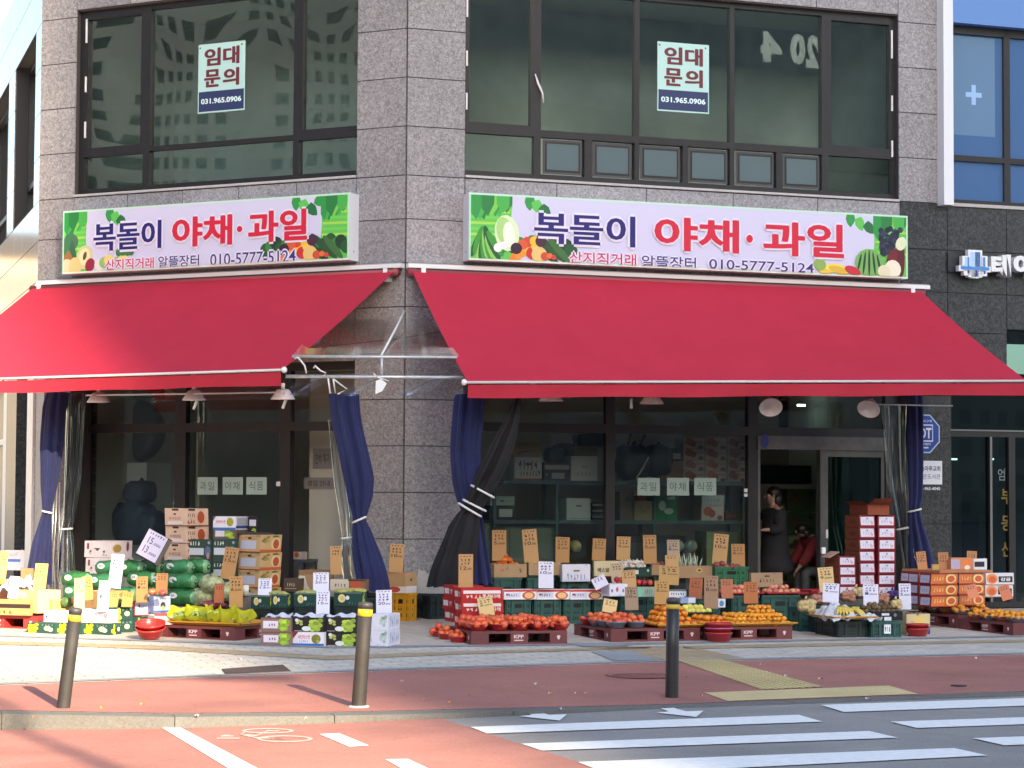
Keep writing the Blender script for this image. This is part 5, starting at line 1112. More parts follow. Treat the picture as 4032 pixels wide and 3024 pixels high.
AB = [('A','r',.0,.78,1,1,(205,70,60)),('A','e',.55,.0,.95,.8,(200,85,50)),('A','e',.62,.1,.9,.7,(235,190,130)),('A','r',.05,.2,.5,.68,(215,215,235)),('A','s',.12,.35,.42,.55,(110,100,130),4),('A','e',.05,.4,.14,.6,(150,50,60))]
for i, x in enumerate((1985,2115,2246)):
    carton('apple_carton','white and red apple carton on green crates, %s of three' % ('left','middle','right')[i], x,2361,2322,20,128,aR,('R',1.64),(238,236,242),AB,group='white and red apple cartons',opn=True)
    for j in range(3): mb = MB()
# --- back row on crates along the window
for i, x in enumerate((1945,2075,2210)):
    crate('dark green crate in the back row under the %s carton' % ('orange','brown','white')[i], x, None, aR, ('R',.62), CRG, h=.52, wr=112, wl=30)
carton('carton','brown carton with orange fruit printed on it heaped with oranges',1945,2274,2222,34,128,aR,('R',.6),(176,146,112),[('A','f',.12,.35,.3,.75,(200,95,45),3),('A','f',.72,.35,.88,.75,(120,60,40),2)],opn=True)
for (dx, dy, dz) in ((.08,.06,0),(.16,.08,0),(.24,.07,0),(.32,.08,0),(.12,.16,.02),(.2,.16,.03),(.28,.16,.03),(.17,.1,.06),(.24,.11,.065),(.2,.12,.11),(.07,.2,0),(.35,.16,.0)):
    p = spot(1945,('R',.6)); p = Vector((p.x,p.y,LASTTOP-.05))+dR*dx-nR*dy+Vector((0,0,dz)); fruit('carrot_orange', p, 'orange piled in the brown carton at the left end of the back row', 'oranges in the back row carton')
carton('carton','brown carton with peach coloured fruit second in the back row',2082,2265,2215,10,128,aR,('R',.6),(178,148,110),[],opn=True)
for dx in (.1,.2,.3): p = spot(2082,('R',.6)); fruit('apple_pale', Vector((p.x,p.y,LASTTOP-.055))+dR*dx-nR*.1, 'pale pink fruit showing above the second brown carton in the back row','pale fruit in the second carton')
carton('carton','white carton with a dark handle slot and faint print in the back row',2214,2290,2222,8,110,aR,('R',.7),(226,226,240),[('A','r',.4,.58,.62,.66,(90,40,50)),('A','s',.15,.12,.85,.42,(165,165,200),6),('A','r',.04,.05,.96,.1,(190,195,225))])
carton('carton','cream carton with black lettering beside the garlic',2340,2272,2209,6,108,aR,('R',.62),(214,200,160),[('A','t',.12,.3,.55,.58,(40,35,30),'배스알',.03),('A','e',.6,.05,.8,.4,(215,205,70)),('A','r',0,0,1,.06,(150,30,35))],opn=True)
carton('carton','dark green carton with small white label under the garlic',2462,2270,2234,6,104,aR,('R',.85),(32,62,50),[('A','r',.3,.25,.5,.7,(200,210,200)),('A','e',.82,.5,.9,.8,(180,190,175))])
gt = LASTTOP; p0 = spot(2450,('R',.75))
for k_ in range(24):
    lay = k_//12; a = k_*2.4; rr = (.2-.06*lay)*sqrt((k_%12+.5)/12)
    fruit('garlic', Vector((p0.x,p0.y,gt-.01+.045*lay))+dR*(.12+rr*1.2*cos(a))+Vector((0,rr*.5*sin(a),0)), 'white garlic bulb heaped on the dark green carton in the back row','garlic bulbs in a heap')
carton('carton','small brown carton between the garlic and the leeks',2566,2265,2225,4,60,aR,('R',.7),(170,140,108),[])
for k_ in range(5): p = spot(2566,('R',.7)); fruit('onion', Vector((p.x,p.y,LASTTOP-.02))+dR*(.03+.035*k_)-nR*(.05+.03*(k_%2)), 'red onion in the small carton beside the garlic','onions in the small carton',.8)
carton('carton','brown carton of leeks with an oval yellow mark',2675,2276,2228,8,134,aR,('R',.7),(168,136,104),[('A','e',.5,.45,.68,.8,(205,185,90)),('A','e',.54,.52,.64,.73,(90,70,40))],opn=True)
lt = LASTTOP; p0 = spot(2675,('R',.7)); LK1, LK2 = mat('leek_white',(.62,.66,.55),.5,nz=(20,.15)), mat('leek_green',(.30,.40,.26),.5,nz=(20,.2))
for k_ in range(16):
    q = Vector((p0.x,p0.y,lt-.03))+dR*(.04+.018*k_)-nR*(.05+.02*(k_%3)); t = q+Vector((.03+.03*(k_%4)-.09,-.03,.10+.03*((k_*7)%4))); mb = MB(); mb.tube([q,(q+t)/2+Vector((0,0,.01)),t],[.010,.011,.004],LK1 if k_%2 else LK2,6)
    tag(mb.build('leek'), 'pale leek tip sticking up out of the brown carton in the back row','leek','leeks in the back row carton')
crate('bright green crate of onions at the right end of the back row',2816,2312,aR,('R',.8),mat('crate_bright',(.03,.16,.075),.5,nz=(5,.15)),yt=2232,wr=134)
p0 = spot(2816,('R',.8)); zt = zat(p0,2232)
for k_ in range(14): fruit('onion', Vector((p0.x,p0.y,zt-.03+.03*(k_//10)))+dR*(.04+.036*(k_%10))-nR*(.05+.05*(k_%2)), 'red onion heaped in the bright green crate','onions in the bright green crate')
carton('carton','empty open brown carton with dark lettering before the shop door',2958,2312,2256,10,124,aR,('R',1.2),(176,146,116),[('A','r',.42,.72,.58,.82,(60,45,35)),('A','s',.25,.35,.75,.55,(60,45,40),5)],opn=True,inside=(110,88,68))
# --- middle bits: tilted white printed box, apples, small boxes
carton('carton','white printed carton with a red drop mark leaning on the green crate',2400,2348,2300,34,70,aR+6,('R',1.9),(225,224,238),[('A','e',.35,.35,.5,.75,(205,90,100)),('A','e',.08,.3,.2,.6,(120,125,150)),('A','e',.7,.3,.82,.6,(120,125,150)),('B','r',.1,.2,.9,.8,(205,200,225))])
p0 = spot(2500,('R',1.5)); crate('green crate under the red apples in the middle row',2440,None,aR,('R',1.75),CRG,h=.38,wr=150)
p0 = spot(2440,('R',1.7)); zt = zat(p0,2306)
for k_ in range(16): fruit('apple', Vector((p0.x,p0.y,zt+.045*(k_//11)))+dR*(.0+.042*(k_%11))-nR*(.02+.05*(k_%2)), 'shiny dark red apple in the middle row behind the cards','dark red apples in the middle row')
carton('carton','mint green printed carton in the middle row',2512,2350,2311,4,66,aR,('R',1.95),(150,168,150),[('A','p',0,0,.3,1,(110,190,165),[(0,0),(.22,0),(.3,.5),(.12,1),(0,1)]),('A','s',.4,.3,.85,.7,(110,125,110),4)])
carton('carton','small white carton with three dark marks behind the black bollard',2632,2354,2322,4,70,aR,('R',2.0),(226,228,234),[('A','s',.1,.35,.9,.6,(50,55,70),6),('A','r',0,.8,1,1,(120,115,110))])
carton('carton','blue and white carton behind the black bollard',2680,2376,2352,4,60,aR,('R',2.6),(150,165,205),[('A','r',.5,.1,.95,.9,(225,228,235))])
carton('carton','small white carton with blue print beside the yellow melons',2826,2392,2358,4,30,aR,('R',2.7),(226,232,240),[('A','e',.2,.1,.8,.8,(90,140,190))])
# --- grey bowls of persimmons on pallet B
lab = 'orange red persimmon piled in a grey bowl on the second maroon pallet'; grp = 'persimmons in grey bowls'
GBW = [(.12,.13,'grey','nearest left'),(.36,.13,'grey','nearest right'),(.11,.38,'grey','second from the front'),(.10,.60,'grey','third from the front'),(.36,.36,'grey','right of the second'),(.34,.60,'grey','in the third row'),(.10,.86,'red','farthest, dark red')]
for x, y, c, nm in GBW:
    q = on(MBp,x,y); bowl(0,0,0,.118,.075,c,('grey' if c == 'grey' else 'red')+' plastic bowl of persimmons on the second pallet, '+nm,'bowl','grey bowls of persimmons', p=q); heap('persimmon_red' if y > 1 else 'persimmon_red', q, .096, 7 if c == 'grey' else 4, .035, lab, grp)
# --- long yellow tray with persimmons and tangerines
tc = on(MBp,.60,.02,.157); tl = tray('long yellow tray of persimmons on the second pallet', tc, aR+1, .52, .62, TRY)
tc2 = on(MC,.03,.02,.157); tray('long yellow tray of tangerines on the third pallet', tc2, aR, 1.08, .66, TRY)
def pyramid(kind, M, x0, x1, y0, y1, z, d, layers, label, grp, sc=1.0):
    for L in range(layers):
        o_ = L*d*.5; ny = int((y1-y0-2*o_)/d)+1; nx = int((x1-x0-2*o_)/d)+1
        for j in range(ny):
            for i in range(nx):
                if L < layers-1 and 1 <= j < ny-1 and 1 <= i < nx-1: continue
                if L < layers-1 and j == ny-1 and L < 2: continue
                fruit(kind, on(M, x0+o_+i*d+rnd.uniform(-.005,.005), y0+o_+j*d*.95+rnd.uniform(-.005,.005), z+L*d*.68), label, grp, sc)
pyramid('persimmon', MBp, .63, 1.10, .05, .55, .163, .081, 4, 'orange persimmon in the stacked heap on the long yellow tray', 'orange persimmons on the yellow tray')
pyramid('persimmon', MC, .02, .30, .05, .5, .163, .081, 2, 'orange persimmon lying beside the tangerines on the yellow tray', 'orange persimmons beside the tangerines')
pyramid('tangerine', MC, .36, 1.10, .04, .52, .163, .064, 3, 'tangerine in the wide heap at the right end of the yellow tray', 'tangerines on the yellow tray')
pyramid('tangerine', MC, .64, .98, .12, .42, .163+.064*1.36, .064, 3, 'tangerine in the wide heap at the right end of the yellow tray', 'tangerines on the yellow tray')
p0 = on(MC,.26,.78); tray('black shallow tray of yellow melons behind the persimmon heap', on(MC,.1,.72,.25), aR, .3, .2, mat('tray_black',(.03,.03,.03),.5))
for k_ in range(9): fruit('pear_yellow', on(MC,.12+.065*(k_%5),.76+.07*((k_//5)%2),.262+.04*(k_//5)), 'bright yellow melon in the small heap between the price cards','yellow melons in a heap')
crate('dark crate under the yellow melons', 0,None,aR,('R',3.0),CRD,wd=(.4,.3),h=.24) if False else None
mb = MB(); 
crate('dark green crate behind the orange cards left of the door', 2720, None, aR, ('R',2.2), CRG, h=.36, wr=120)
crate('dark green crate under the apple trays, left of two', 2880, None, aR, ('R',2.0), CRG, h=.36, wr=112)
crate('dark green crate under the apple trays, right of two', 3000, None, aR, ('R',2.0), CRG, h=.36, wr=150)
# --- apples on red trays
p0 = spot(2860,('R',1.95)); zt = zat(p0,2345)
TQ = Vector((p0.x,p0.y,zt)); tray('left dark red tray of pale red apples before the door', TQ, aR, .46, .36, TRR, .035); tray('right dark red tray of pale red apples before the door', TQ+dR*.58, aR, .50, .36, TRR, .035)
for side in (0,1):
    for k_ in range(22):
        i, j = k_%6, k_//6; lay = 1 if j == 3 else 0
        q = TQ+dR*(side*.58+.04+i*.078+(.04 if lay else 0))-nR*(.04+(j if not lay else .8)*.085)+Vector((0,0,.008+.055*lay))
        fruit('apple_pale', q, 'pale red apple on the %s red tray before the shop door' % ('left','right')[side], 'apples on the %s red tray' % ('left','right')[side])
tray('stack of empty dark red trays at the right end of the apples', TQ+dR*1.2+Vector((0,0,.0)), aR, .26, .3, TRR, .06)
# --- red basins before the long tray
for i, z in enumerate((0,.055,.105)):
    _, q = bowl(0,0,0,.162,.11,'red','dark red plastic basin, %s of the nested stack before the long yellow tray' % ('lowest','middle','topmost')[i],'basin','nested basins before the tray',name='basin', p=G(2830,2527)+Vector((0,0,z)))
mb = MB(); mb.lathe([(.163,.0),(.166,.004),(.163,.008)], 26, pc(150,110,160)); tag(mb.build('basin',None,Matrix.Translation(G(2830,2527)+Vector((0,0,.15)))), 'thin violet basin rim showing between the dark red basins','basin')
for i, z in enumerate((0,.05)):
    bowl(0,0,0,.145,.10,'red','red plastic basin, %s of two nested before the kiwi crates' % ('lower','upper')[i],'basin','nested basins at the right',name='basin', p=G(3612,2506)+Vector((0,0,z)))
# --- banana stall
crate('dark green crate at the front right corner under the banana tray',3300,2512,aR,'g',CRD,wr=118,wl=95,h=.19)
crate('dark green crate at the rear left under the banana tray',3205,2492,aR,'g',CRD,wr=60,wl=48,h=.22)
crate('green crate with a white label under the kiwis',3432,2512,aR,'g',CRG,wr=122,wl=30,h=.185,white=True)
carton('tub','black tub of kiwis with small white labels',3436,None,2408,30,118,aR,('R',4.1),(24,24,28),[('A','r',.3,.55,.55,.8,(215,220,230)),('A','r',.1,.05,.3,.35,(210,215,230)),('A','r',.38,.0,.62,.4,(225,228,235)),('A','e',.7,.4,.8,.8,(120,125,135))],cat='tub',z0=gz(spot(3436,('R',4.1)))+.187,opn=True)
kz = LASTTOP; p0 = spot(3425,('R',4.0))
for k_ in range(40):
    lay = 0 if k_ < 22 else (1 if k_ < 34 else 2); i = (k_,k_-22,k_-34)[lay]; n_ = (6,5,4)[lay]
    fruit('kiwi', Vector((p0.x,p0.y,kz-.03+.04*lay))+dR*(.0+.03*lay+.068*(i%n_)+.02*((i//n_)%2))-nR*(.05+.03*lay+.06*(i//n_)), 'brown kiwi heaped in the black tub','kiwis in the black tub')
tb = spot(3290,('R',4.3)); tbz = gz(tb)+.225
MT_ = place(Vector((tb.x,tb.y,tbz)),radians(aR)); tray('yellow tray of bananas on green crates', Vector((tb.x,tb.y,tbz)), aR, .48, .58, TRY, .035)
def banana_bunch(p, a, label, n=5):
    o = thing('banana_bunch', label, 'bananas', place(p,a), 'banana bunches'); M = WM[o.name]; BM = mat('banana_skin',(.70,.52,.10),.45,nz=(14,.15)); BT = mat('banana_tip',(.13,.13,.04),.7)
    for k_ in range(n):
        mb = MB(); s_ = (k_-(n-1)/2)*.034; pts = []; 
        for t in range(9):
            f = t/8; ang = f*1.5; pts.append(Vector((s_*(.5+f*.9), -.15*sin(ang)+.02, .02+.085*cos(ang)*1.0-.02*f)))
        mb.tube(pts, [.006,.011,.016,.018,.018,.0175,.015,.010,.004], BM, 8); mb.blob(pts[0],(.008,.008,.010),BT,6,4); mb.build('banana', o, M)
    mb = MB(); mb.blob((0,.025,.11),(.03,.014,.016),BT,8,5); mb.build('stem', o, M); return o
banana_bunch(MT_ @ Vector((.18,.20,.03)), radians(15), 'larger banana bunch on white paper at the front of the yellow tray', 6)
banana_bunch(MT_ @ Vector((.40,.24,.02)), radians(-35), 'smaller banana bunch at the right end of the yellow tray', 4)
banana_bunch(MT_ @ Vector((.30,.14,.01)), radians(60), 'banana bunch lying in front of the larger one on the yellow tray', 4)
WP = mat('white_wrap',(.74,.75,.79),.5,nz=(20,.08),trans=.2)
def cloth_heap(label, M, pts, seed, hgt):
    r = random.Random(seed); mb = MB(); (x0,y0),(x1,y1) = pts
    ph = [r.uniform(0,6) for _ in range(6)]
    mb.grid(lambda u,v: M @ Vector((x0+(x1-x0)*u+.02*sin(9*v+ph[0]), y0+(y1-y0)*v+.02*sin(8*u+ph[1]), hgt*max(0,sin(pi*(.08+.84*u)))*(.35+.65*sin(pi*(.1+.8*v)))+.022*sin(17*u+ph[2]+5*v)+.018*sin(21*v+ph[3]-9*u)+.01*sin(40*u+30*v))), 34, 26, WP)
    return tag(mb.build('white_wrap'), label, 'wrapping')
cloth_heap('crumpled white plastic wrap behind the bananas', MT_, ((-.02,.16),(.42,.62)), 3, .15)
cloth_heap('white paper spread under the bananas hanging over the tray edge', MT_, ((-.05,-.05),(.60,.30)), 5, .035)
# net bags of sweet potato / onions behind
NETM = mat('net_bag',(.42,.20,.13),.6,nz=(24,.5),bump=(30,.6)); NETY = mat('net_bag_pale',(.55,.42,.20),.6,nz=(22,.45),bump=(30,.6)); PUR = mat('net_purple',(.07,.03,.17),.7,nz=(30,.3),bump=(60,.5)); VIO = mat('violet_basin',(.16,.10,.22),.4)
for (x, yb, off_, rx_, rz_, m, lab) in ((3172,2414,3.9,.115,.095,NETY,'pale net bag of sweet potatoes at the left end of the banana stall'),(3225,2385,3.6,.15,.085,NETM,'reddish net bag of potatoes behind the left white price card'),(3335,2372,3.5,.10,.085,NETM,'reddish net bag between the two white price cards'),(3370,2352,3.2,.07,.07,NETY,'round pale net bag high behind the wrap'),(3470,2375,3.6,.09,.07,NETM,'reddish net bag behind the kiwis'),(3525,2400,3.9,.075,.07,NETY,'pale mesh bag of vegetables at the right end of the kiwis'),(3512,2355,3.5,.075,.055,PUR,'purple net bag on top of the kiwis')):
    p = spot(x,('R',off_)); z = zat(p,yb); mb = MB(); [mb.blob((rx_*.55*cos(k_*2.1),rx_*.4*sin(k_*2.1),rz_*(.5+.13*k_)),(rx_*.55,rx_*.5,rz_*.5),m,12,8,wob=.12,seed=int(x)+k_) for k_ in range(7)]; mb.tube([(0,0,rz_*1.7),(.01,0,rz_*1.7+.04)],[.02,.008],m,6)
    tag(mb.build('net_bag', None, Matrix.Translation((p.x,p.y,z))), lab, 'net bag', 'net bags at the banana stall')
crate('dark green crate behind the net bags', 3150, None, aR, ('R',3.3), CRG, h=.30, wr=150); crate('dark green crate under the rear net bags', 3330, None, aR, ('R',3.3), CRG, h=.30, wr=170)
carton('carton','yellow printed carton holding kiwis behind the red basins',3570,2500,2418,22,92,aR,'g',(214,196,150),[('A','r',.0,.0,1,.42,(225,215,215)),('A','e',.3,.45,.8,.9,(230,200,110)),('A','r',.85,.0,1,.4,(50,65,140)),('A','s',.1,.1,.4,.25,(180,70,70),3)],opn=True)
p0 = spot(3570,'g',2500); kz = LASTTOP
for k_ in range(9): fruit('kiwi', Vector((p0.x,p0.y,kz-.03))+dR*(.03+.03*k_)-nR*(.04+.05*(k_%2)), 'brown kiwi on the yellow printed carton','kiwis on the yellow carton')
# --- towers of tangerine cartons by the door
TB = [('A','r',.08,.14,.93,.86,(222,218,232)),('A','r',.02,.02,.06,.98,(120,20,40)),('A','s',.2,.35,.8,.6,(190,180,205),4),('A','e',.72,.2,.88,.5,(225,170,175)),('A','e',.44,.62,.56,.78,(150,140,160)),('B','r',.0,.9,1,.96,(110,52,34)),('B','e',.2,.25,.8,.7,(140,66,44))]
TC = (128,28,46)
gT = 'white labelled tangerine cartons stacked by the door'
def recolor_left(): pass
TBB = [('B','r',0,0,1,1,(138,74,50)),('B','r',.0,.88,1,.95,(100,48,32)),('B','e',.25,.2,.8,.65,(120,58,40))]+TB[:5]
stack(7,'tangerine_carton','white labelled tangerine carton','of the tall left column by the door',3385,2352,2028,55,62,aR,('R',1.7),TC,TBB,gT,jit=.006)
stack(7,'tangerine_carton','white labelled tangerine carton','of the tall right column by the door',3457,2352,2028,20,68,aR,('R',1.68),TC,TB[:5],gT,jit=.006)
stack(4,'tangerine_carton','white labelled tangerine carton','of the short column by the door',3303,2345,2190,55,66,aR,('R',1.95),TC,TBB,gT,jit=.006)
o = carton('carton','open brown carton lying on top of the tall carton tower',3418,2027,1986,74,84,aR,('R',1.7),(140,70,46),[],opn='flap')
mb = MB(); p = spot(3300,('R',1.95)); z = zat(p,2188); mb.box(0,.16,0,.24,0,.008,card_mat((190,160,140))); tag(mb.build('loose_flap',None,place(Vector((p.x,p.y,z+.0)),AR) @ Matrix.Rotation(-.5,4,'Y') @ Matrix.Translation((-.12,0,.03))), 'loose carton flap slanting on the short carton column','carton flap')
mb = MB(); p = spot(3242,('R',1.9)); z = zat(p,2180); mb.box(-.025,.025,-.02,.02,0,.08,WHITE); tag(mb.build('door_lock',None,place(Vector((p.x,p.y,z)),AR)), 'small white box beside the short carton column','lock box')
# --- wall of tangerine cartons on the right pallets
OB = [('A','r',0,0,1,1,(216,120,58)),('A','e',.55,.1,.95,.95,(235,215,140)),('A','e',.62,.2,.9,.8,(212,98,52)),('A','s',.08,.35,.5,.7,(240,190,130),4),('A','r',.52,.08,.56,1,(190,90,45)),('A','r',0,.92,1,1,(150,60,45)),('A','r',.0,.0,1,.08,(170,50,45)),('B','r',.1,.15,.9,.85,(205,200,225)),('B','s',.25,.35,.75,.6,(170,165,195),3)]
aw_ = 24
for i, (xc, wl_) in enumerate(((3664,46),(3618,42),(3580,36))):
    off_ = 3.05-.42*i
    stack(3,'tangerine_carton','orange tangerine carton','of the %s pile facing the banana stall' % ('nearest','second','third')[i],xc,2390-6*i,2258-3*i,wl_,104,aw_,('R',off_),(138,38,46),OB,'orange tangerine cartons at the right',jit=.004)
stack(3,'tangerine_carton','orange tangerine carton','of the middle pile in the right carton wall',3776,2384,2258,8,100,aw_,('R',2.95),(138,38,46),OB,'orange tangerine cartons at the right',jit=.004)
WB = [('A','e',.02,.1,.42,.95,(235,150,90)),('A','e',.1,.2,.36,.75,(225,100,50)),('A','r',.45,.22,.95,.72,(35,33,36)),('A','t',.52,.32,.88,.62,(235,235,235),'감귤',.03),('A','r',0,0,1,.06,(190,120,80))]
stack(2,'tangerine_carton','white tangerine carton with a black name panel','of the right pile',3882,2352,2256,10,110,aw_,('R',2.9),(228,226,228),WB,'white tangerine cartons at the right',jit=.004)
carton('carton','flat brown carton lid lying across the orange carton wall',3700,2256,2248,150,210,aw_,('R',2.85),(196,130,90),[])
carton('carton','upper orange carton with a white bird mark on the carton wall',3745,2245,2196,10,88,aw_,('R',2.5),(206,140,96),[('A','r',.0,.1,.4,.85,(180,170,195)),('A','e',.55,.25,.95,.9,(230,130,60)),('A','e',.6,.02,.85,.4,(235,225,205))])
carton('carton','upper white carton with a black panel on the carton wall',3835,2246,2200,8,52,aw_,('R',2.5),(225,225,228),[('A','r',.05,.3,.8,.75,(35,33,36))])
carton('carton','small yellow carton between the upper price cards',3672,2246,2222,4,26,aw_,('R',2.5),(190,160,90),[])
# tangerine bowls at the far right
lab = 'tangerine piled in a small bowl on the far right pallets'; grp = 'tangerines in bowls at the far right'
cols = ['grey','brown']
n_ = 0
for j in range(8):
    M = MD if j < 4 else ME; yy = .12+.26*(j%4)
    for i in range(2):
        q = on(M, .13+.30*i, yy)
        nm = '%s bowl of tangerines %s from the front in the %s row at the far right' % (('grey','brown')[(j+i)%2], ('first','second','third','fourth','fifth','sixth','seventh','eighth')[j], ('left','right')[i])
        bowl(0,0,0,.112,.065,cols[(j+i)%2],nm,'bowl','tangerine bowls at the far right', p=q)
        heap('tangerine', q, .098, 10, .03, lab, grp, 1.06)
mb = MB(); 
for i in range(2): bowl(0,0,0,.135,.09,'grey','grey plastic basin, %s of two nested at the right edge' % ('lower','upper')[i],'basin','grey basins at the right edge',name='basin', p=G(4050,2500)+Vector((0,0,.05*i)))

# --- price cards on the right
BRN, LBR, DBR, RBR, WHT, CRM, GRB = (186,142,92),(196,156,106),(160,118,76),(172,98,62),(226,224,240),(222,190,132),(164,138,116)
for a_ in ((1805,1862,2183,2315,('R',3.0),BRN,'12,000',0,'brown price card on the red cartons by the corner pillar'),
 (1937,1993,2088,2208,('R',.5),BRN,'5,000',2,'brown price card standing in the carton of oranges'),
 (2065,2122,2085,2216,('R',.5),LBR,'10,000',-8,'brown price card in the second carton of the back row'),
 (2186,2241,2115,2215,('R',.5),BRN,'2,000',0,'brown price card behind the white carton with the handle slot'),
 (2330,2382,2121,2207,('R',.45),BRN,'2,000',2,'brown price card behind the cream lettered carton'),
 (2426,2480,2113,2205,('R',.45),LBR,'5,000',2,'brown price card behind the left side of the garlic'),
 (2534,2586,2107,2220,('R',.45),BRN,'5,000',-2,'brown price card between the garlic and the small carton'),
 (2628,2677,2126,2215,('R',.45),(178,160,140),'8,000',0,'greyish price card highest behind the leeks'),
 (2620,2672,2186,2232,('R',.9),LBR,'',0,'short tan price card in front of the greyish one'),
 (2593,2672,2229,2302,('R',1.3),(190,152,96),'3,000',2,'wide tan price card above the mint carton'),
 (2803,2860,2103,2222,('R',.55),LBR,'10,000',14,'brown price card leaning right between the leeks and the onions'),
 (2881,2934,2142,2230,('R',.55),BRN,'5,000',-2,'brown price card standing in the onion crate'),
 (2452,2507,2245,2312,('R',1.8),LBR,'2,000',-8,'light tan price card before the dark red apples'),
 (2462,2514,2311,2402,('R',2.2),GRB,'10,000',2,'grey brown price card left of the mint carton'),
 (2577,2634,2288,2380,('R',2.4),(190,146,84),'5,000',6,'tan price card leaning over the persimmon heap'),
 (2410,2460,2218,2300,('R',1.3),(190,168,140),'',-4,'pale price card before the cream lettered carton'),
 (2712,2763,2277,2357,('R',2.3),RBR,'3,000',4,'red brown price card right of the black bollard'),
 (2773,2828,2268,2396,('R',2.9),(162,128,100),'8,000',0,'tall grey brown price card behind the persimmon heap'),
 (2841,2888,2281,2356,('R',2.3),(182,112,80),'',0,'red brown price card before the apple trays'),
 (2930,2985,2292,2376,('R',2.8),(186,112,66),'7,000',0,'orange brown price card behind the tangerine heap'),
 (3228,3288,2234,2330,('R',3.1),CRM,'9,000',-4,'cream price card at the foot of the short carton column'),
 (3617,3655,2172,2258,('R',2.4),(196,138,92),'10,000',-12,'leftmost brown price card on top of the right carton wall'),
 (3700,3740,2175,2256,('R',2.4),(192,134,88),'10,000',-5,'middle brown price card on top of the right carton wall'),
 (3808,3847,2170,2250,('R',2.4),(196,138,92),'20,000',2,'rightmost brown price card on top of the right carton wall'),
 (3816,3858,2303,2355,('R',3.3),(222,138,102),'',-14,'salmon price card among the far right tangerines, left of two'),
 (3948,3990,2306,2362,('R',3.3),(218,132,96),'',-18,'salmon price card among the far right tangerines, right of two')):
    price(a_[8], a_[0], a_[1], a_[2], a_[3], a_[4], a_[5], a_[6], a_[7])
for a_ in ((1891,1950,2352,2426,('R',3.6),CRM,'5,000',-14,'cream price card stuck among the red persimmon bowls'),(2370,2425,2361,2412,('R',3.6),CRM,'5,000',10,'cream price card leaning on the grey persimmon bowls')):
    price(a_[8], a_[0], a_[1], a_[2], a_[3], a_[4], a_[5], a_[6], a_[7])
for a_ in ((2120,2179,2212,2316,('R',1.75),'10,000',0,'white price card standing among the apple cartons',2),(2345,2400,2272,2312,('R',1.9),'',-20,'white price card lying slanted on the printed carton',3),
 (3238,3302,2297,2372,('R',3.75),'9,000',2,'white price card above the white wrap left of two',2),(3400,3460,2301,2390,('R',3.7),'1,000',-2,'white price card behind the kiwis',2),(3541,3588,2298,2400,('R',3.75),'5,000',0,'white price card at the right end of the kiwis',2)):
    price(a_[7], a_[0], a_[1], a_[2], a_[3], a_[4], WHT, a_[5], a_[6], (58,58,95), a_[8])

# ================================================================ goods on the left side and at the pillar
aLf = 63.3
GBX = (28,66,60)
GP = [('B','f',.02,.05,.42,1.0,(200,205,40),14),('B','e',.6,.3,.85,.75,(235,200,150)),('B','e',.74,.25,.92,.6,(240,225,190)),('B','s',.5,.75,.95,.92,(90,130,120),4),('A','f',.08,.05,.5,.95,(205,205,45),10),('A','e',.62,.3,.85,.7,(235,205,160)),('A','s',.5,.75,.95,.92,(90,130,120),3)]
for i, (x, wl_) in enumerate(((217,112),(322,104),(430,106))):
    carton('grape_carton','dark green grape carton in the bottom row at the far left, %s of three' % ('left','middle','right')[i], x,2498+2.4*i,2455+1*i,wl_,48,aLf,'g',GBX,GP,group='dark green grape cartons at the far left')
carton('grape_carton','dark green grape carton behind the bottom row, lower of two',524,2488,2442,10,92,aLf-30,('L',4.2),GBX,GP,group='dark green grape cartons at the far left') if False else None
pq = PL(432,2490,4.45)
for i in range(2):
    carton('grape_carton','dark green grape carton turned sideways right of the row, %s of two' % ('lower','upper')[i], 434,2492-50*i,2443-50*i,14,92,30,('L',4.35),GBX,GP,group='dark green grape cartons at the far left')
carton('grape_carton','dark green grape carton beside the red basin',527,2474,2430,6,56,35,('L',4.0),GBX,GP,group='dark green grape cartons at the far left')
WTX = [('B','r',.06,.12,.94,.88,(236,234,244)),('B','s',.2,.3,.5,.75,(150,150,165),4),('B','e',.08,.4,.16,.65,(90,60,100))]
carton('carton','white shallow carton with faint print on the left grape cartons',268,2455,2408,94,40,aLf,('L',4.6),(232,230,238),WTX,opn=True)
carton('carton','white shallow carton with red lettering on the right grape cartons',432,2454,2402,112,34,aLf,('L',4.55),(238,236,240),[('B','e',.15,.15,.5,.85,(232,240,180)),('B','t',.6,.25,.95,.75,(220,90,110),'거봉',.02)],opn=True)
carton('carton','cream carton sunlit at the far left behind the flat brown carton',147,2415,2325,84,90,50,('L',4.35),(226,188,132),[('B','e',.1,.6,.5,.95,(225,190,180)),('B','s',.5,.2,.85,.35,(190,150,110),3),('A','s',.4,.45,.7,.52,(225,205,150),2)],opn=True)
o = carton('carton','flat brown carton with a dark slit on the bright red pallet',120,2424,2362,170,10,72,('L',4.5),(196,140,88),[('B','r',.0,.45,1,.72,(45,32,26)),('B','s',.1,.1,.6,.3,(90,80,50),4)])
carton('carton','grey carton with a blue stripe at the far left edge',78,2246,2167,62,16,aLf,('L',1.6),(150,150,165),[('B','r',0,.42,1,.56,(60,85,150)),('B','s',.2,.7,.8,.85,(120,120,140),4)])
WPB = WP
for (x, yb, off_, r1, lab) in ((62,2334,4.2,.2,'white plastic bag slumped at the far left'),(112,2326,4.0,.15,'smaller white plastic bag beside the orange card')):
    z = zat(spot(x,('L',off_)),yb); pp = spot(x,('L',off_)); cloth_heap(lab, place(Vector((pp.x,pp.y,z)),.3), ((-r1,-.15),(r1,.15)), int(x), .15)
carton('carton','torn brown carton behind the white bags',122,2300,2238,42,8,70,('L',3.6),(168,122,86),[('B','e',.5,.1,.9,.5,(225,205,190))])
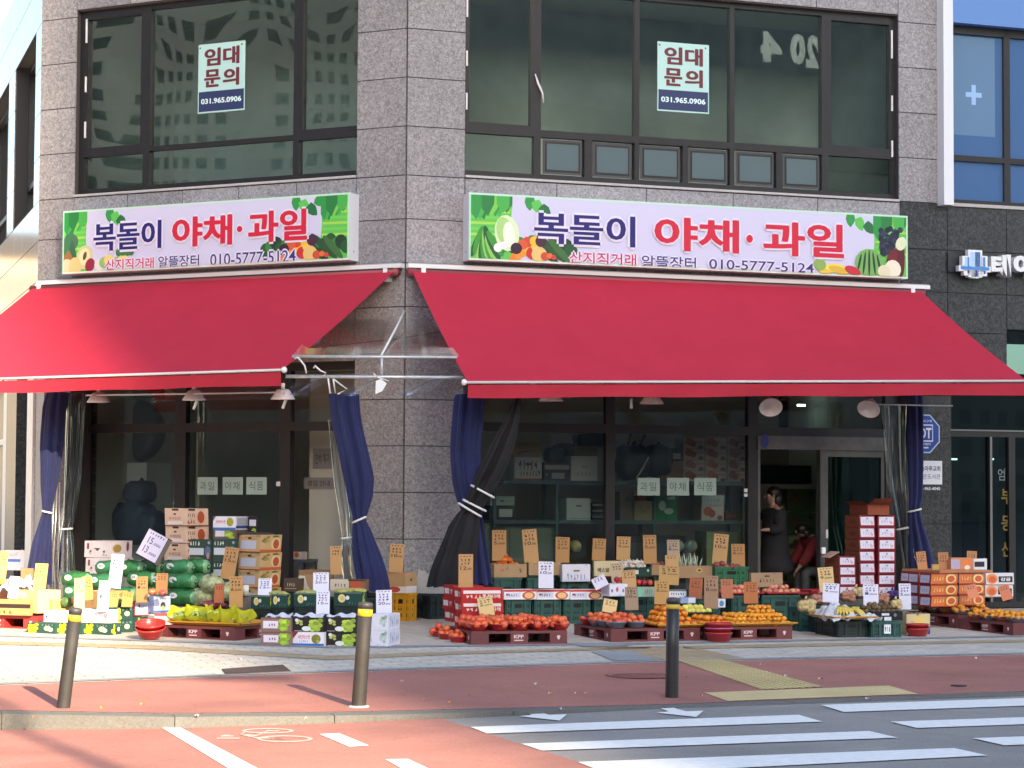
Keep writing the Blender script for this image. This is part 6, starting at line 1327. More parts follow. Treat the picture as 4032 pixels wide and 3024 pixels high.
carton('carton','cardboard base under the white bags at the far left',120,None,2330,150,20,aLf,('L',4.0),(170,125,84),[],z0=-.05)
mb = MB(); p = spot(14,('L',4.2)); z = zat(p,2300); mb.lathe([(0,0),(.09,0),(.12,.05),(.115,.05),(.085,.01),(0,.01)],20,mat('yellow_bowl',(.75,.55,.06),.4)); tag(mb.build('bowl',None,Matrix.Translation((p.x,p.y,z))), 'yellow bowl under the card at the far left edge','bowl')
# produce carton between
carton('carton','low brown carton of vegetables behind the white cartons',205,2405,2362,10,95,40,('L',4.2),(196,160,98),[('A','f',.1,.1,.9,.9,(205,165,90),8)],opn=True)
carton('carton','patterned brown carton of greens behind the white price card',385,2395,2328,50,120,40,('L',3.9),(196,160,110),[('A','f',.05,.1,.95,.9,(180,150,90),12),('B','f',.05,.1,.95,.9,(180,150,90),6)],opn=True)
VG = mat('greens',(.08,.16,.05),.6,nz=(30,.4),bump=(40,.5)); VW = mat('radish_white',(.66,.68,.58),.5,nz=(20,.1))
for (x,y,m,r1,lab) in ((262,2372,VG,.07,'clump of green vegetables in the low brown carton'),(300,2360,mat('squash_orange',(.62,.28,.07),.5,nz=(20,.2)),.06,'orange squash in the low brown carton'),(470,2375,VG,.06,'clump of greens before the tall white card'),(495,2392,VW,.045,'white radish piece by the brown cards'),(600,2330,mat('paprika',(.60,.16,.06),.35,nz=(12,.3)),.05,'orange paprika bag over the blue carton'),(640,2335,mat('onion_bag',(.42,.10,.09),.4,nz=(30,.4)),.045,'red onion bag over the blue carton')):
    p = spot(x,('L',4.05)); z = zat(p,y); mb = MB(); mb.blob((0,0,0),(r1,r1,r1*.8),m,14,10,wob=.2,seed=int(x)); tag(mb.build('vegetables',None,Matrix.Translation((p.x,p.y,z))), lab, 'vegetables')
carton('carton','white carton with a red border beside the blue carton',530,2425,2366,4,62,30,('L',3.95),(170,60,70),[('A','r',.05,.07,.95,.93,(228,226,238)),('A','e',.25,.55,.36,.78,(100,70,110)),('A','s',.4,.6,.85,.72,(170,170,190),4)])
carton('carton','pale blue carton with a dark fruit emblem',606,2412,2348,20,66,35,('L',3.9),(150,170,225),[('A','r',.0,.12,1,1,(205,214,240)),('A','r',0,0,1,.1,(70,110,190)),('A','e',.4,.2,.7,.65,(60,70,70)),('A','e',.43,.12,.66,.42,(190,195,120)),('A','s',.35,.78,.75,.88,(90,100,120),3)],opn=True)
carton('carton','white strawberry carton with red prints before the pallet',610,2460,2426,26,100,20,('L',4.55),(236,214,206),[('A','f',.4,.15,.9,.8,(200,80,70),3),('A','r',0,.9,1,1,(225,180,175))],opn=True)
p = spot(655,('L',4.35)); z = zat(p,2425); mb = MB(); mb.box(-.13,.13,-.08,.08,0,.035,mat('berry_pack',(.40,.08,.09),.3,nz=(50,.5))); mb.box(-.135,.135,-.085,.085,.0355,.04,VINYL2); tag(mb.build('berry_pack',None,place(Vector((p.x,p.y,z)),.2)), 'clear pack of strawberries on the white strawberry carton','fruit pack')
# red basins tilted
pq = G(592,2520)
for i, z in enumerate((0,.05)):
    bowl(0,0,0,.168,.11,'bright','bright red basin, %s of two nested and tilted on the left forecourt' % ('lower','upper')[i],'basin','bright red basins on the left',name='basin',tilt=radians(14),p=pq+Vector((.0,.02,.035+z)))
# yellow tray and grapes on pallet F
def onF(x, y, z=.153): return MF @ Vector((x,y,z))
tray('yellow tray of wrapped grapes on the left maroon pallet', onF(.04,-.02,.157), aLf, .62, .92, TRY, .045)
WRP = mat('wrapper_yellow',(.70,.72,.04),.45,nz=(12,.12),trans=.35); GRP = mat('grape_green',(.26,.36,.12),.25,nz=(30,.3),vary=.1); GDS = mat('grape_dusty',(.30,.38,.26),.35,nz=(30,.3))
for i, (x, y) in enumerate(((.12,.80),(.10,.62),(.12,.42),(.10,.22),(.16,.04),(.40,.70),(.40,.34))):
    q = onF(x,y,.165); o = thing('wrapped_grapes', 'green grape bunch in a bright yellow wrapper on the left tray, %s' % ('farthest left','second from the left','third from the left','fourth from the left','rightmost at the front','rear left','rear right')[i], 'grapes', place(q, i*.7), 'wrapped grapes on the left tray'); M = WM[o.name] @ Matrix.Rotation(.5,4,'X')
    mb = MB(); ph = i*1.3
    mb.grid(lambda u,v: M @ Vector(((.04+.10*v+.016*sin(6*pi*u*2+ph)*v)*cos(2*pi*u), (.04+.10*v+.016*sin(6*pi*u*2+ph)*v)*sin(2*pi*u), .155*v+.03*sin(6*pi*u+ph)*v)), 30, 8, WRP, True, True); mb.build('wrapper', o)
    mb = MB(); r = random.Random(i)
    for k_ in range(34): a, b = r.uniform(0,6.28), r.uniform(0,1); rr = .085*sqrt(b); mb.blob((rr*cos(a),rr*sin(a),.075+.06*(1-b)+r.uniform(-.01,.015)),(.018,.018,.019),GDS if i in (3,4) else GRP,7,5)
    mb.build('grape_bunch', o, M)
# front row of grape cartons at the centre
S1 = [('B','r',.08,.25,.58,.78,(232,224,236)),('B','s',.25,.4,.5,.6,(120,80,90),3),('B','f',.55,.0,1.0,1.0,(168,205,60),18),('B','r',0,.92,1,1,(120,85,80))]
S2 = [('B','f',.5,.02,1.0,.98,(165,192,66),18),('B','f',.1,.4,.4,.95,(175,185,100),6),('B','e',.3,.05,.6,.4,(225,232,225)),('B','e',.08,.7,.2,.95,(230,225,230)),('B','r',.05,.05,.3,.09,(190,190,190))]
S3 = [('B','p',0,0,1,1,(130,50,60),[(0,.5),(.18,1),(0,1)]),('B','r',0,0,1,.2,(55,110,190)),('B','t',.16,.5,.55,.8,(215,85,105),'샤인머스캣',.02),('B','e',.6,.2,.9,.85,(130,125,40)),('B','f',.63,.25,.87,.8,(160,160,60),5),('B','s',.2,.28,.5,.4,(110,150,200),5)]
aC = 79
gF = 'grape cartons in the front row by the pillar'
for i, (x, wl_, yb, (y2,y1), styles) in enumerate(((1147,119,2544,(2489,2434),((142,112,106),S1,(142,112,106),S1)),(1275,122,2546,(2489,2434),((236,234,244),S3,(38,30,30),S2)),(1404,120,2547,(2490,2434),((38,30,30),S2,(38,30,30),S2)))):
    for j in range(2):
        carton('grape_carton','%s grape carton in the front row, %s one of the %s pair' % ((('brown','brown'),('white and blue','black'),('black','black'))[i][j],('lower','upper')[j],('left','middle','right')[i]), x, (yb,y2)[j], (y2+1,y1)[j], wl_, 10, aC, 'g' if j == 0 else ('D',G(x,yb).y), styles[2*j], styles[2*j+1], group=gF, wd=None)
WG = [('B','f',.5,.2,.95,.95,(190,205,200),10),('B','f',.55,.5,.9,.9,(150,175,160),5),('B','s',.05,.3,.15,.5,(150,150,160),1),('A','s',.1,.2,.9,.85,(175,175,195),5)]
for j in range(2):
    carton('grape_carton','white grape carton with pale leaf print by the bollard, %s of two' % ('lower','upper')[j], 1529, 2547 if j == 0 else 2482, (2483,2420)[j], 74, 46, 76, 'g' if j == 0 else ('D',G(1529,2547).y), (222,222,236), WG, group='white grape cartons by the bollard')
PK = mat('paper_pack',(.70,.69,.76),.7,nz=(20,.1))
for i, (xa, xb) in enumerate(((1050,1150),(1160,1275),(1290,1400))):
    p = at_depth((xa+xb)/2,2440,24.45); z = zat(p,2436); mb = MB(); r = random.Random(i)
    mb.grid(lambda u,v: Vector(((u-.5)*(xb-xa)/360, (v-.5)*.3, .02+.012*sin(14*u+i)+.02*v+.012*sin(11*v+5*u))), 22, 8, PK); tag(mb.build('paper_lining',None,Matrix.Translation((p.x,p.y,z))), 'crumpled white paper lining on the %s grape cartons of the front row' % ('left','middle','right')[i],'paper')
# second row: dark green pear cartons on black crates
PG = [('B','e',.15,.25,.42,.85,(225,215,160)),('B','e',.22,.38,.36,.72,(215,190,110)),('B','e',.42,.45,.56,.75,(225,230,225)),('B','s',.5,.1,.95,.3,(60,105,95),4),('B','r',0,.9,1,1,(90,120,105)),('A','f',.0,.1,.6,1,(160,175,60),8)]
for i, (x, wl_, wr_, y0, y1) in enumerate(((1248,90,14,2390,2336),(1425,110,20,2388,2333),(1062,74,10,2398,2345),(1130,64,24,2395,2340))):
    carton('pear_carton','dark green fruit carton of the second row, %s' % ('right of the middle white cards','nearest the bollard','leftmost','second from the left')[i], x,y0,y1,wl_,wr_,aC-6,('D',25.6),(30,66,62),PG,group='dark green cartons of the second row',opn=True,inside=(90,100,50))
    crate('black crate under the %s dark green carton of the second row' % ('third','fourth','first','second')[i], x, None, aC-6, ('D',25.62), CRD, wl=wl_*.98, wr=30, h=zat(at_depth(x,2350,25.6),y0)-gz(at_depth(x,2350,25.6))-.003)
LEAFY = mat('leafy',(.42,.40,.12),.6,nz=(30,.4),bump=(40,.4))
for i, (x, y) in enumerate(((1210,2333),(1350,2328),(1400,2325),(1100,2338))):
    p = at_depth(x,2350,25.75); z = zat(p,y+8); mb = MB(); mb.blob((0,0,.02),(.12,.08,.032),LEAFY,18,10,wob=.25,seed=i); tag(mb.build('grape_bunch',None,Matrix.Translation((p.x,p.y,z))), 'yellow green grapes showing over the second row cartons, %s' % ('above the third','above the fourth, left','above the fourth, right','above the second')[i],'grapes')
# third row
PS = [('B','r',.0,.0,.52,1,(212,200,180)),('B','e',.55,.0,.9,.95,(190,82,50)),('B','s',.1,.3,.45,.6,(120,80,70),4),('B','r',.5,.85,1,1,(70,60,45)),('A','r',.1,.2,.9,.8,(120,90,70))]
carton('carton','persimmon carton with a red fruit picture behind the second row',1440,2327,2282,140,12,aC-6,('D',26.5),(140,100,75),PS,opn=True)
carton('carton','dark brown carton with pale lettering at the left of the third row',1172,2330,2278,56,30,aC-6,('D',26.5),(78,62,48),[('B','s',.2,.4,.8,.65,(190,175,140),4),('B','r',.1,.2,.9,.26,(150,135,105))],opn=True)
carton('carton','tan carton with an open end in the third row',1235,2330,2266,60,60,aC-20,('D',26.6),(172,138,100),[('B','p',0,0,1,1,(222,210,190),[(0,0),(.9,0),(.6,.35),(.4,.95),(0,1)])],opn=True)
carton('carton','wide brown carton at the back by the left doorway',1225,2290,2246,50,90,aC-30,('D',27.3),(158,122,84),[('B','r',.2,.4,.35,.6,(40,30,25))],opn=True)
crate('black crate behind the second row of cartons',1300,None,aC-6,('D',26.6),CRD,wl=150,wr=60,h=.36); crate('black crate behind the left part of the second row',1180,None,aC-6,('D',26.6),CRD,wl=80,wr=60,h=.36); crate('black crate at the right part of the third row',1440,None,aC-6,('D',26.55),CRD,wl=130,wr=50,h=.36)
# cardboard box on yellow crate at the pillar
pY = G(1610,2447)
crate('yellow plastic crate standing by the corner pillar',1610,2447,60,'g',CRY,wl=70,wr=34,yt=2336,white=False)
crate('second yellow plastic crate left of the first one by the pillar',1545,2440,60,'g',CRY,wl=66,wr=30,yt=2337)
carton('carton','white and red fruit carton on the yellow crates',1598,2336,2309,145,42,60,('D',pY.y),(224,214,208),[('B','e',.5,.05,.85,.95,(190,75,60)),('B','r',.05,.1,.4,.8,(230,226,220)),('A','r',.1,.2,.9,.9,(220,220,228))])
carton('carton','large plain brown carton lying on the white and red carton',1594,2309,2256,146,46,60,('D',pY.y),(184,148,106),[('A','e',.45,.35,.6,.6,(70,45,30))],opn=True)
mb = MB(); p = at_depth(1665,2330,28.2); z = zat(p,2336)
for k_ in range(7): mb.grid(lambda u,v: Vector((-.10+.03*k_+.16*u+(.03+.035*k_)*v*1.2+.008*sin(9*v+k_), -.015*k_, (.30-.025*k_)*v+.02*sin(5*u+k_)*v-.12*u*v)), 6, 6, mat('news_paper',(.50,.49,.46),.8,nz=(30,.12)))
tag(mb.build('paper_stack',None,Matrix.Translation((p.x,p.y,z))), 'fanned stack of grey papers standing beside the brown carton','papers')
crate('black crate behind the yellow crate at the pillar',1690,2440,30,'g',CRD,wr=120,wl=30,h=.30)
# carton stacks against the left window
PP = [('B','r',.0,.0,1,.04,(110,40,35)),('B','r',.35,.86,.65,.97,(50,35,30)),('B','e',.4,.62,.55,.72,(70,45,40)),('B','t',.2,.34,.75,.52,(150,95,75),'수곡단감',.01),('B','r',.15,.1,.85,.26,(225,215,215)),('A','r',.1,.86,.4,.97,(50,35,30)),('A','e',.5,.15,.82,.85,(175,80,45)),('A','s',.05,.5,.42,.7,(110,70,60),4),('A','s',.05,.12,.4,.35,(140,60,50),3),('A','r',0,.0,1,.04,(110,40,35))]
stack(3,'persimmon_carton','beige persimmon carton','of the tall stack at the left window',731,2212,2001,84,88,50,('L',2.0),(222,188,164),PP,'beige persimmon cartons',jit=.012)
DG = [('B','s',.06,.72,.5,.9,(215,225,215),4),('B','e',.82,.78,.92,.92,(160,175,165)),('B','r',.06,.28,.66,.6,(205,210,215)),('B','e',.7,.2,.95,.7,(90,110,150)),('B','e',.78,.1,.9,.4,(190,140,120))]
for i, x in enumerate((832,928)):
    for j in range(2):
        carton('carton','dark green carton with white lettering, %s of the %s pair by the left window' % (('lower','upper')[j],('left','right')[i]), x,(2292,2210)[j],(2211,2124)[j],94,8,70,('L',1.9),(52,72,62),DG,group='dark green cartons by the left window')
SH = [('B','p',0,0,1,1,(130,50,60),[(0,.6),(.12,1),(0,1)]),('B','r',0,0,1,.16,(55,110,190)),('B','t',.12,.45,.55,.72,(215,85,105),'샤인머스캣',.02),('B','e',.6,.25,.9,.9,(165,160,50)),('A','r',.1,.3,.9,.9,(170,170,185)),('A','r',0,.1,1,.3,(45,70,140))]
carton('grape_carton','white and blue grape carton on the dark green cartons',925,2086,2034,90,48,66,('L',1.85),(226,226,236),SH)
carton('grape_carton','brown grape carton under the white and blue one',925,2122,2087,88,46,66,('L',1.85),(110,92,84),[('B','r',.08,.25,.5,.9,(222,216,226)),('B','f',.5,0,1,1,(160,190,60),14)])
carton('grape_carton','black grape carton behind the white and blue one',1010,2096,2034,38,10,66,('L',1.6),(34,30,34),[('B','r',.15,.4,.85,.8,(200,200,210)),('B','f',.4,.0,1,.3,(150,180,60),6)])
AP = [('B','f',.0,.72,1,1,(196,160,110),10),('B','r',.1,.2,.82,.68,(205,205,222)),('B','r',.42,.76,.58,.88,(90,40,35)),('B','r',0,0,1,.05,(170,70,50)),('A','r',0,0,1,.16,(190,95,55)),('A','f',.05,.5,.5,.95,(150,140,80),8),('A','e',.5,.15,.95,.85,(225,200,150)),('A','e',.6,.2,.88,.75,(180,85,45)),('A','e',.55,.85,.85,.97,(95,110,55))]
stack(4,'apple_carton','patterned apple carton','of the stack beside the left doorway',1020,2385,2106,86,84,46,('L',1.9),(206,172,122),AP,'patterned apple cartons',jit=.012)
mb = MB(); p = spot(1000,('L',1.7)); z = zat(p,2106); mb.box(-.2,.22,-.02,.02,0,.03,FRM); tag(mb.build('flat_lid',None,place(Vector((p.x,p.y,z)),.1)), 'dark flat lid on top of the patterned apple cartons','lid')
SQ = [('B','e',.45,.4,.55,.52,(60,45,40)),('B','r',.38,.5,.6,.56,(50,35,30)),('B','e',.2,.28,.28,.44,(100,90,90)),('B','e',.72,.28,.8,.44,(100,90,90)),('B','r',.1,.5,.18,.85,(120,50,75)),('B','s',.7,.1,.9,.2,(150,145,150),2),('A','e',.1,.3,.5,.8,(160,135,70)),('A','e',.72,.35,.85,.95,(120,45,70))]
stack(2,'carton','white carton with a dark round slot','of the pair behind the radish bags',433,2262,2130,100,88,52,('L',2.0),(206,198,202),SQ,'white cartons behind the radish bags',jit=.015)
# tilted sign carton
p = spot(567,('L',2.7)); zb = zat(p,2205); s = pxm(p); mb = MB(); w_, h_ = 100/s, 118/s
c_ = card_mat((214,208,232)); mb.box(-w_/2,w_/2,0,.10,0,h_,card_mat((40,36,40))); q = lambda u,v,l: Vector((-w_/2+u*w_,-.0012*l,v*h_)); mb.rect(q,.02,.07,.98,.99,c_,1)
ik = pc(70,66,100); scrib(mb,q,.12,.86,.88,.93,ik,6,5,2); mb.text(q,'15',.22,.55,.45,.78,ik,.01,2); mb.text(q,',000',.5,.56,.85,.66,ik,.01,2); mb.text(q,'13',.2,.22,.42,.46,ik,.01,2); mb.text(q,',000',.48,.22,.86,.32,ik,.01,2)
mb.rect(lambda u,v,l: Vector((w_/2+.001*l,u,v)),0,.01,.1,h_-.01,card_mat((150,140,130)),1)
tag(mb.build('sign_carton',None,Matrix.Translation((p.x,p.y,zb)) @ Matrix.Rotation(radians(-24),4,'Z') @ Matrix.Rotation(radians(24),4,'Y') @ Matrix.Rotation(radians(-14),4,'X')), 'white handwritten sign on a dark carton tilted over the radish bags','sign')
# green radish bags
BAG = mat('radish_bag',(.035,.17,.055),.22,nz=(7,.65),bump=(16,.35),vary=.15); BAGL = mat('radish_bag_tip',(.20,.40,.20),.25,nz=(9,.4)); STK = pc(222,230,230)
BAGO = []
def bag(label, x, y, pos, L, r1, az, n_):
    p = spot(x,pos); z = zat(p,y); mb = MB(); prof = [(0,-L/2),(r1*.5,-L/2+.015),(r1*.92,-L*.36),(r1*1.03,-L*.1),(r1,L*.2),(r1*.85,L*.4),(r1*.5,L*.48),(r1*.12,L*.5),(r1*.2,L*.58)]
    T = Matrix.Rotation(pi/2,4,'Y'); r = random.Random(n_); vs0 = len(mb.v); mb.lathe(prof,20,BAG,T)
    mb.v = [(a,b*(1+.08*sin(a*30+n_)),c*(1+.10*sin(a*23+n_*2)+.05*sin(b*60))) for a,b,c in mb.v]
    mb.lathe([(r1*.86,L*.30),(r1*.80,L*.42),(r1*.5,L*.49)],20,BAGL,T)
    sx = -L*.12; ps = [Vector((sx+.055*cos(2*pi*k/12), -r1*1.0+.01*abs(cos(2*pi*k/12))-.012, .25*r1+.035*sin(2*pi*k/12))) for k in range(12)]
    M = place(Vector((p.x,p.y,z)),az); o = tag(mb.build('radish_bag',None,M), label, 'radish bag','green bags of radish')
    m2 = MB(); m2.face(ps, STK); q = lambda u,v,l: Vector((sx+u,-r1*1.0-.014,.25*r1+v)); scrib(m2,q,-.03,-.012,.02,.012,pc(50,60,60),2,n_); m2.build('sticker',o,M); return o
for n_, (x,y,pos,L,r1,az,lab) in enumerate(((425,2236,('L',2.5),.36,.095,-.1,'green radish bag on top at the left end of the heap'),(515,2240,('L',2.5),.38,.105,-.1,'green radish bag on top in the middle of the heap'),(590,2236,('L',2.35),.34,.095,-.15,'green radish bag on top below the tilted sign'),
  (700,2236,('L',2.5),.42,.10,-.12,'green radish bag on top right of the tilted sign'),(770,2232,('L',2.3),.36,.11,-.12,'green radish bag on top at the right end of the heap'),(300,2282,('L',2.8),.42,.105,-.1,'green radish bag lowest at the left beside the curtain'),
  (400,2290,('L',2.7),.40,.10,-.1,'green radish bag second row left'),(560,2280,('L',2.75),.42,.10,-.1,'green radish bag second row middle under the white card'),(640,2288,('L',2.7),.36,.10,-.1,'green radish bag second row behind the brown card'),
  (712,2290,('L',2.75),.42,.10,-.12,'green radish bag second row right'),(770,2290,('L',2.5),.32,.095,-.12,'green radish bag second row at the right end'),(715,2352,('L',2.85),.42,.10,-.12,'green radish bag bottom row right above the grapes'),(300,2332,('L',2.85),.34,.10,-.1,'green radish bag bottom row left'),(480,2345,('L',2.85),.44,.11,-.1,'green radish bag bottom row middle'),(610,2348,('L',2.85),.40,.11,-.1,'green radish bag bottom row behind the blue carton'))):
    bag(lab,x,y,pos,L,r1,az+radians(-18),n_)
mb = MB(); p = spot(720,('L',2.9)); mb.box(-1.5,.75,-.2,.5,gz(p),zat(p,2388),mat('plank',(.34,.31,.28),.8,nz=(8,.15))); tag(mb.build('low_platform',None,place(Vector((p.x,p.y,0)),-radians(90-aLf))), 'low grey platform the green radish bags lie on','platform')
# netted cabbages
NC = mat('net_cabbage',(.38,.42,.22),.6,nz=(13,.6),bump=(60,.5))
for (x,y,r1,lab) in ((830,2300,.15,'netted white and green cabbage bag, upper one beside the radish bags'),(792,2352,.15,'netted white and green cabbage bag, lower one behind the red pack'),(885,2330,.12,'netted cabbage bag half hidden behind the brown cards')):
    p = spot(x,('L',2.75)); z = zat(p,y); mb = MB(); mb.blob((0,0,0),(r1,.12,r1*.72),NC,20,14,wob=.14,seed=int(x)); mb.tube([(.0,0,r1*.6),(.05,0,r1*.95)],[.03,.012],NC,6); tag(mb.build('cabbage_bag',None,Matrix.Translation((p.x,p.y,z))), lab,'cabbage bag')
p = spot(843,('L',3.6)); z = zat(p,2392); mb = MB(); mb.blob((0,0,.03),(.15,.09,.05),mat('red_pack',(.30,.05,.07),.25,nz=(40,.5)),18,10,wob=.12,seed=3); tag(mb.build('fruit_pack',None,Matrix.Translation((p.x,p.y,z))), 'dark red wrapped fruit pack behind the yellow grape tray','fruit pack')
crate('dark crate under the dark red fruit pack',800,None,aLf-20,('L',3.75),CRD,wl=80,wr=120,h=.30)
mb = MB(); p = spot(968,('L',3.3)); z = zat(p,2345); mb.lathe([(0,0),(.035,0),(.036,.11),(.02,.12),(0,.12)],14,VW); tag(mb.build('jar',None,Matrix.Translation((p.x,p.y,z))), 'small white jar behind the brown card at the left','jar')
carton('carton','grey carton under the small white jar',985,None,2346,60,40,aLf,('L',3.3),(120,112,104),[],z0=-.05)
carton('carton','plain carton base behind the left price cards',500,None,2392,230,60,aLf,('L',3.85),(150,118,84),[],z0=-.05)
# price cards on the left
SNB = (226,170,92)
for a_ in ((-22,20,2170,2282,('L',4.3),SNB,'3,000',2,'orange brown price card cut off at the left edge of the photo'),(128,178,2220,2325,('L',4.1),(206,158,88),'2,000',0,'orange brown price card standing in the cream carton'),
 (292,334,2277,2396,('L',4.3),(206,178,132),'2,000',-6,'pale tan price card behind the grey bollard'),(330,368,2270,2362,('L',4.2),(206,150,82),'3,000',-10,'orange brown price card leaning behind the pale tan one'),
 (428,462,2330,2396,('L',4.2),(200,150,84),'',6,'short brown price card right of the white one'),(478,520,2332,2390,('L',4.25),(198,144,78),'',2,'short brown price card beside the red bordered carton'),
 (536,581,2271,2372,('L',4.0),(184,138,84),'1,000',-4,'brown price card behind the red bordered carton'),(612,658,2258,2340,('L',3.9),(172,124,76),'',0,'brown price card before the middle radish bags'),
 (843,881,2298,2374,('L',3.7),(180,104,66),'',2,'red brown price card in the dark red fruit pack'),(903,956,2270,2392,('L',3.9),(188,144,90),'6,000',-4,'brown price card behind the wrapped grapes'),
 (865,920,2156,2280,('L',2.6),(176,130,80),'15,000',16,'large brown price card leaning right before the apple cartons'),
 (1300,1345,2150,2262,('D',27.0),(190,146,98),'',0,'brown price card half hidden by the clear vinyl curtain'),(1530,1585,2142,2254,('D',28.0),(192,150,100),'10,000',8,'brown price card on the large plain carton by the pillar')):
    price(a_[8], a_[0], a_[1], a_[2], a_[3], a_[4], a_[5], a_[6], a_[7])
for a_ in ((30,68,2270,2356,('L',4.4),'3,000',6,'white price card at the far left by the white bags'),(382,426,2287,2408,('L',4.6),'1,500',8,'white price card on the right white carton behind the bollard'),(424,474,2184,2316,('L',3.9),'2,000',6,'tall white price card before the top radish bags'),
 (1015,1068,2279,2347,('D',26.2),'13,000',2,'white price card before the patterned apple cartons'),(1232,1294,2255,2330,('D',26.1),'20,000',0,'upper white price card of the second row'),(1245,1298,2330,2418,('D',25.2),'15,000',-4,'lower white price card of the second row'),(1482,1544,2324,2424,('D',24.8),'20,000',-1,'white price card on the white grape cartons by the bollard')):
    price(a_[7], a_[0], a_[1], a_[2], a_[3], a_[4], WHT, a_[5], a_[6], (58,58,95), 3)
# ================================================================ inside the shop
TEAL = mat('rack_teal',(.045,.10,.10),.5,nz=(5,.2))
def rk(x, y, o): return fr(x,y,-o)
rack = thing('storage_rack','teal steel storage rack of cartons behind the right shop window','rack',place(PR(2440,2300,-1.0),AR))
za, zb2 = rk(2300,1893,.75)[1], rk(2300,2048,.75)[1]; xr0, xr1 = rk(1945,1900,.75)[0], rk(2940,1900,.75)[0]
for z in (za,zb2): mb = MB(); mb.box(xr0,xr1,.75,1.3,z-.05,z,TEAL); mb.build('shelf', rack, MR)
for x in (1950,2195,2580,2930):
    xx = rk(x,1900,.75)[0]; mb = MB(); mb.box(xx-.02,xx+.02,.76,.80,.03,za-.05,TEAL); mb.box(xx-.02,xx+.02,1.26,1.29,.03,za-.05,TEAL); mb.build('post', rack, MR)
def inbox(label, xa, xb, yt, yb, o, c, ds=(), dep=.3, cat='box', yaw=0, z0=None, name='carton', tilt=0):
    a, b = rk((xa+xb)/2,yb,o), rk((xa+xb)/2,yt,o); x0, x1 = rk(xa,yb,o)[0], rk(xb,yb,o)[0]; z0 = a[1] if z0 is None else z0; w_, h = x1-x0, b[1]-z0
    mb = MB(); m = card_mat(c); mb.box(-w_/2,w_/2,0,dep,0,h,m); maps = {'A': lambda u,v,l: Vector((-w_/2+u*w_,-.0012*l,v*h))}; decals(mb, maps, ds, int(xa))
    return tag(mb.build(name,None,MR @ Matrix.Translation(((x0+x1)/2,o,z0)) @ Matrix.Rotation(yaw,4,'Z') @ Matrix.Rotation(tilt,4,'Y')), label, cat)
W8 = (190,195,192)
inbox('white carton with black handwriting on the top shelf left end',2025,2133,1800,1893,.8,W8,[('A','r',0,0,1,.08,(150,50,45)),('A','s',.15,.45,.85,.85,(80,80,80),5),('A','r',.42,.66,.62,.74,(30,30,30)),('A','s',.2,.15,.95,.4,(110,110,110),7)],z0=za)
inbox('yellow brown carton on the white carton at the top shelf left end',2018,2128,1742,1800,.82,(150,125,60),[('A','r',.2,.0,.85,.25,(140,135,120)),('A','p',0,0,1,1,(40,35,28),[(.2,.35),(.85,.5),(.85,.45),(.2,.28)])],yaw=.05)
inbox('dark grey carton with a small white label on the top shelf',2142,2243,1820,1893,.8,(70,72,76),[('A','r',.3,.1,.8,.42,(165,168,170)),('A','r',.03,.6,.98,.85,(160,160,155)),('A','e',.05,.25,.15,.4,(130,130,130))],z0=za)
inbox('tall white carton in the middle of the top shelf',2248,2352,1796,1893,.8,W8,[('A','s',.4,.5,.65,.6,(100,100,110),3),('A','s',.2,.2,.8,.4,(165,165,165),4)],z0=za)
inbox('brown carton behind the tall white one on the top shelf',2260,2355,1756,1893,1.12,(110,100,74),[],dep=.2,z0=za)
inbox('dark carton at the back of the top shelf',2208,2330,1746,1893,1.33,(62,56,54),[],dep=.2,z0=za)
inbox('dark tilted carton at the top near the window post',2288,2385,1705,1765,1.2,(44,48,48),[],tilt=-.12)
BL_ = mat('blue_bag',(.03,.06,.11),.6,nz=(9,.3)); DKB = mat('black_bag',(.010,.012,.016),.5,nz=(8,.4))
def inbag(label, f, x, y, rx_, ry_, rz_, o, m, seed, cat='bag'):
    u, z = f(x,y,-o); M = ML if f is fl else MR; mb = MB(); mb.blob((0,0,0),(1,1,1),m,28,18,wob=.05,seed=seed); mb.v = [tuple((abs(c)**.55)*(1 if c > 0 else -1)*r_*(1+.05*sin(9*a+seed)*sin(7*cc+seed)) for c, r_ in ((a,rx_),(b,ry_),(cc,rz_))) for a, b, cc in mb.v]; mb.tube([(rx_*.1,0,rz_*.85),(rx_*.15,0,rz_*1.25)],[.05,.02],m,8)
    return tag(mb.build('sack',None,M @ Matrix.Translation((u,o,z))), label, cat)
inbag('small blue sack on the top shelf between two cartons',fr,2180,1795,.13,.12,.12,1.1,BL_,2)
inbag('large black sack on the top shelf right of the window post',fr,2490,1820,.22,.2,.24,1.0,DKB,3); inbag('second black sack behind the cord on the top shelf',fr,2585,1815,.2,.2,.22,1.05,DKB,4)
mb = MB(); a, b, c_ = fr(2552,1800,-.8), fr(2520,1850,-.8), fr(2500,1885,-.8); mb.tube([(a[0],.78,a[1]),(b[0],.74,b[1]),(c_[0],.76,c_[1])],.012,ROPE,6); tag(mb.build('cord',None,MR),'pale cord knotted round the black sacks','cord')
for i, (xa,xb) in enumerate(((2485,2465),(2545,2505))): 
    mb = MB(); a, b = fr(xa,1700,-1.3), fr(xb,1790,-1.3); mb.tube([(a[0],1.3,a[1]),(b[0],1.3,b[1])],.014,DKB,6); tag(mb.build('dark_cable',None,MR),'%s of two dark cables slanting behind the right window' % ('left','right')[i],'cable')
PW_ = [('A','e',.08,.3,.5,.95,(150,85,60)),('A','e',.3,.2,.62,.75,(135,70,50)),('A','e',.7,.0,.95,.35,(110,65,50)),('A','r',.6,.5,.95,.75,(150,145,135)),('A','r',0,0,1,.04,(90,70,60)),('A','r',0,0,.015,1,(80,60,50))]
cw = [(2690,2776),(2776,2863),(2863,2938)]; cz0 = za
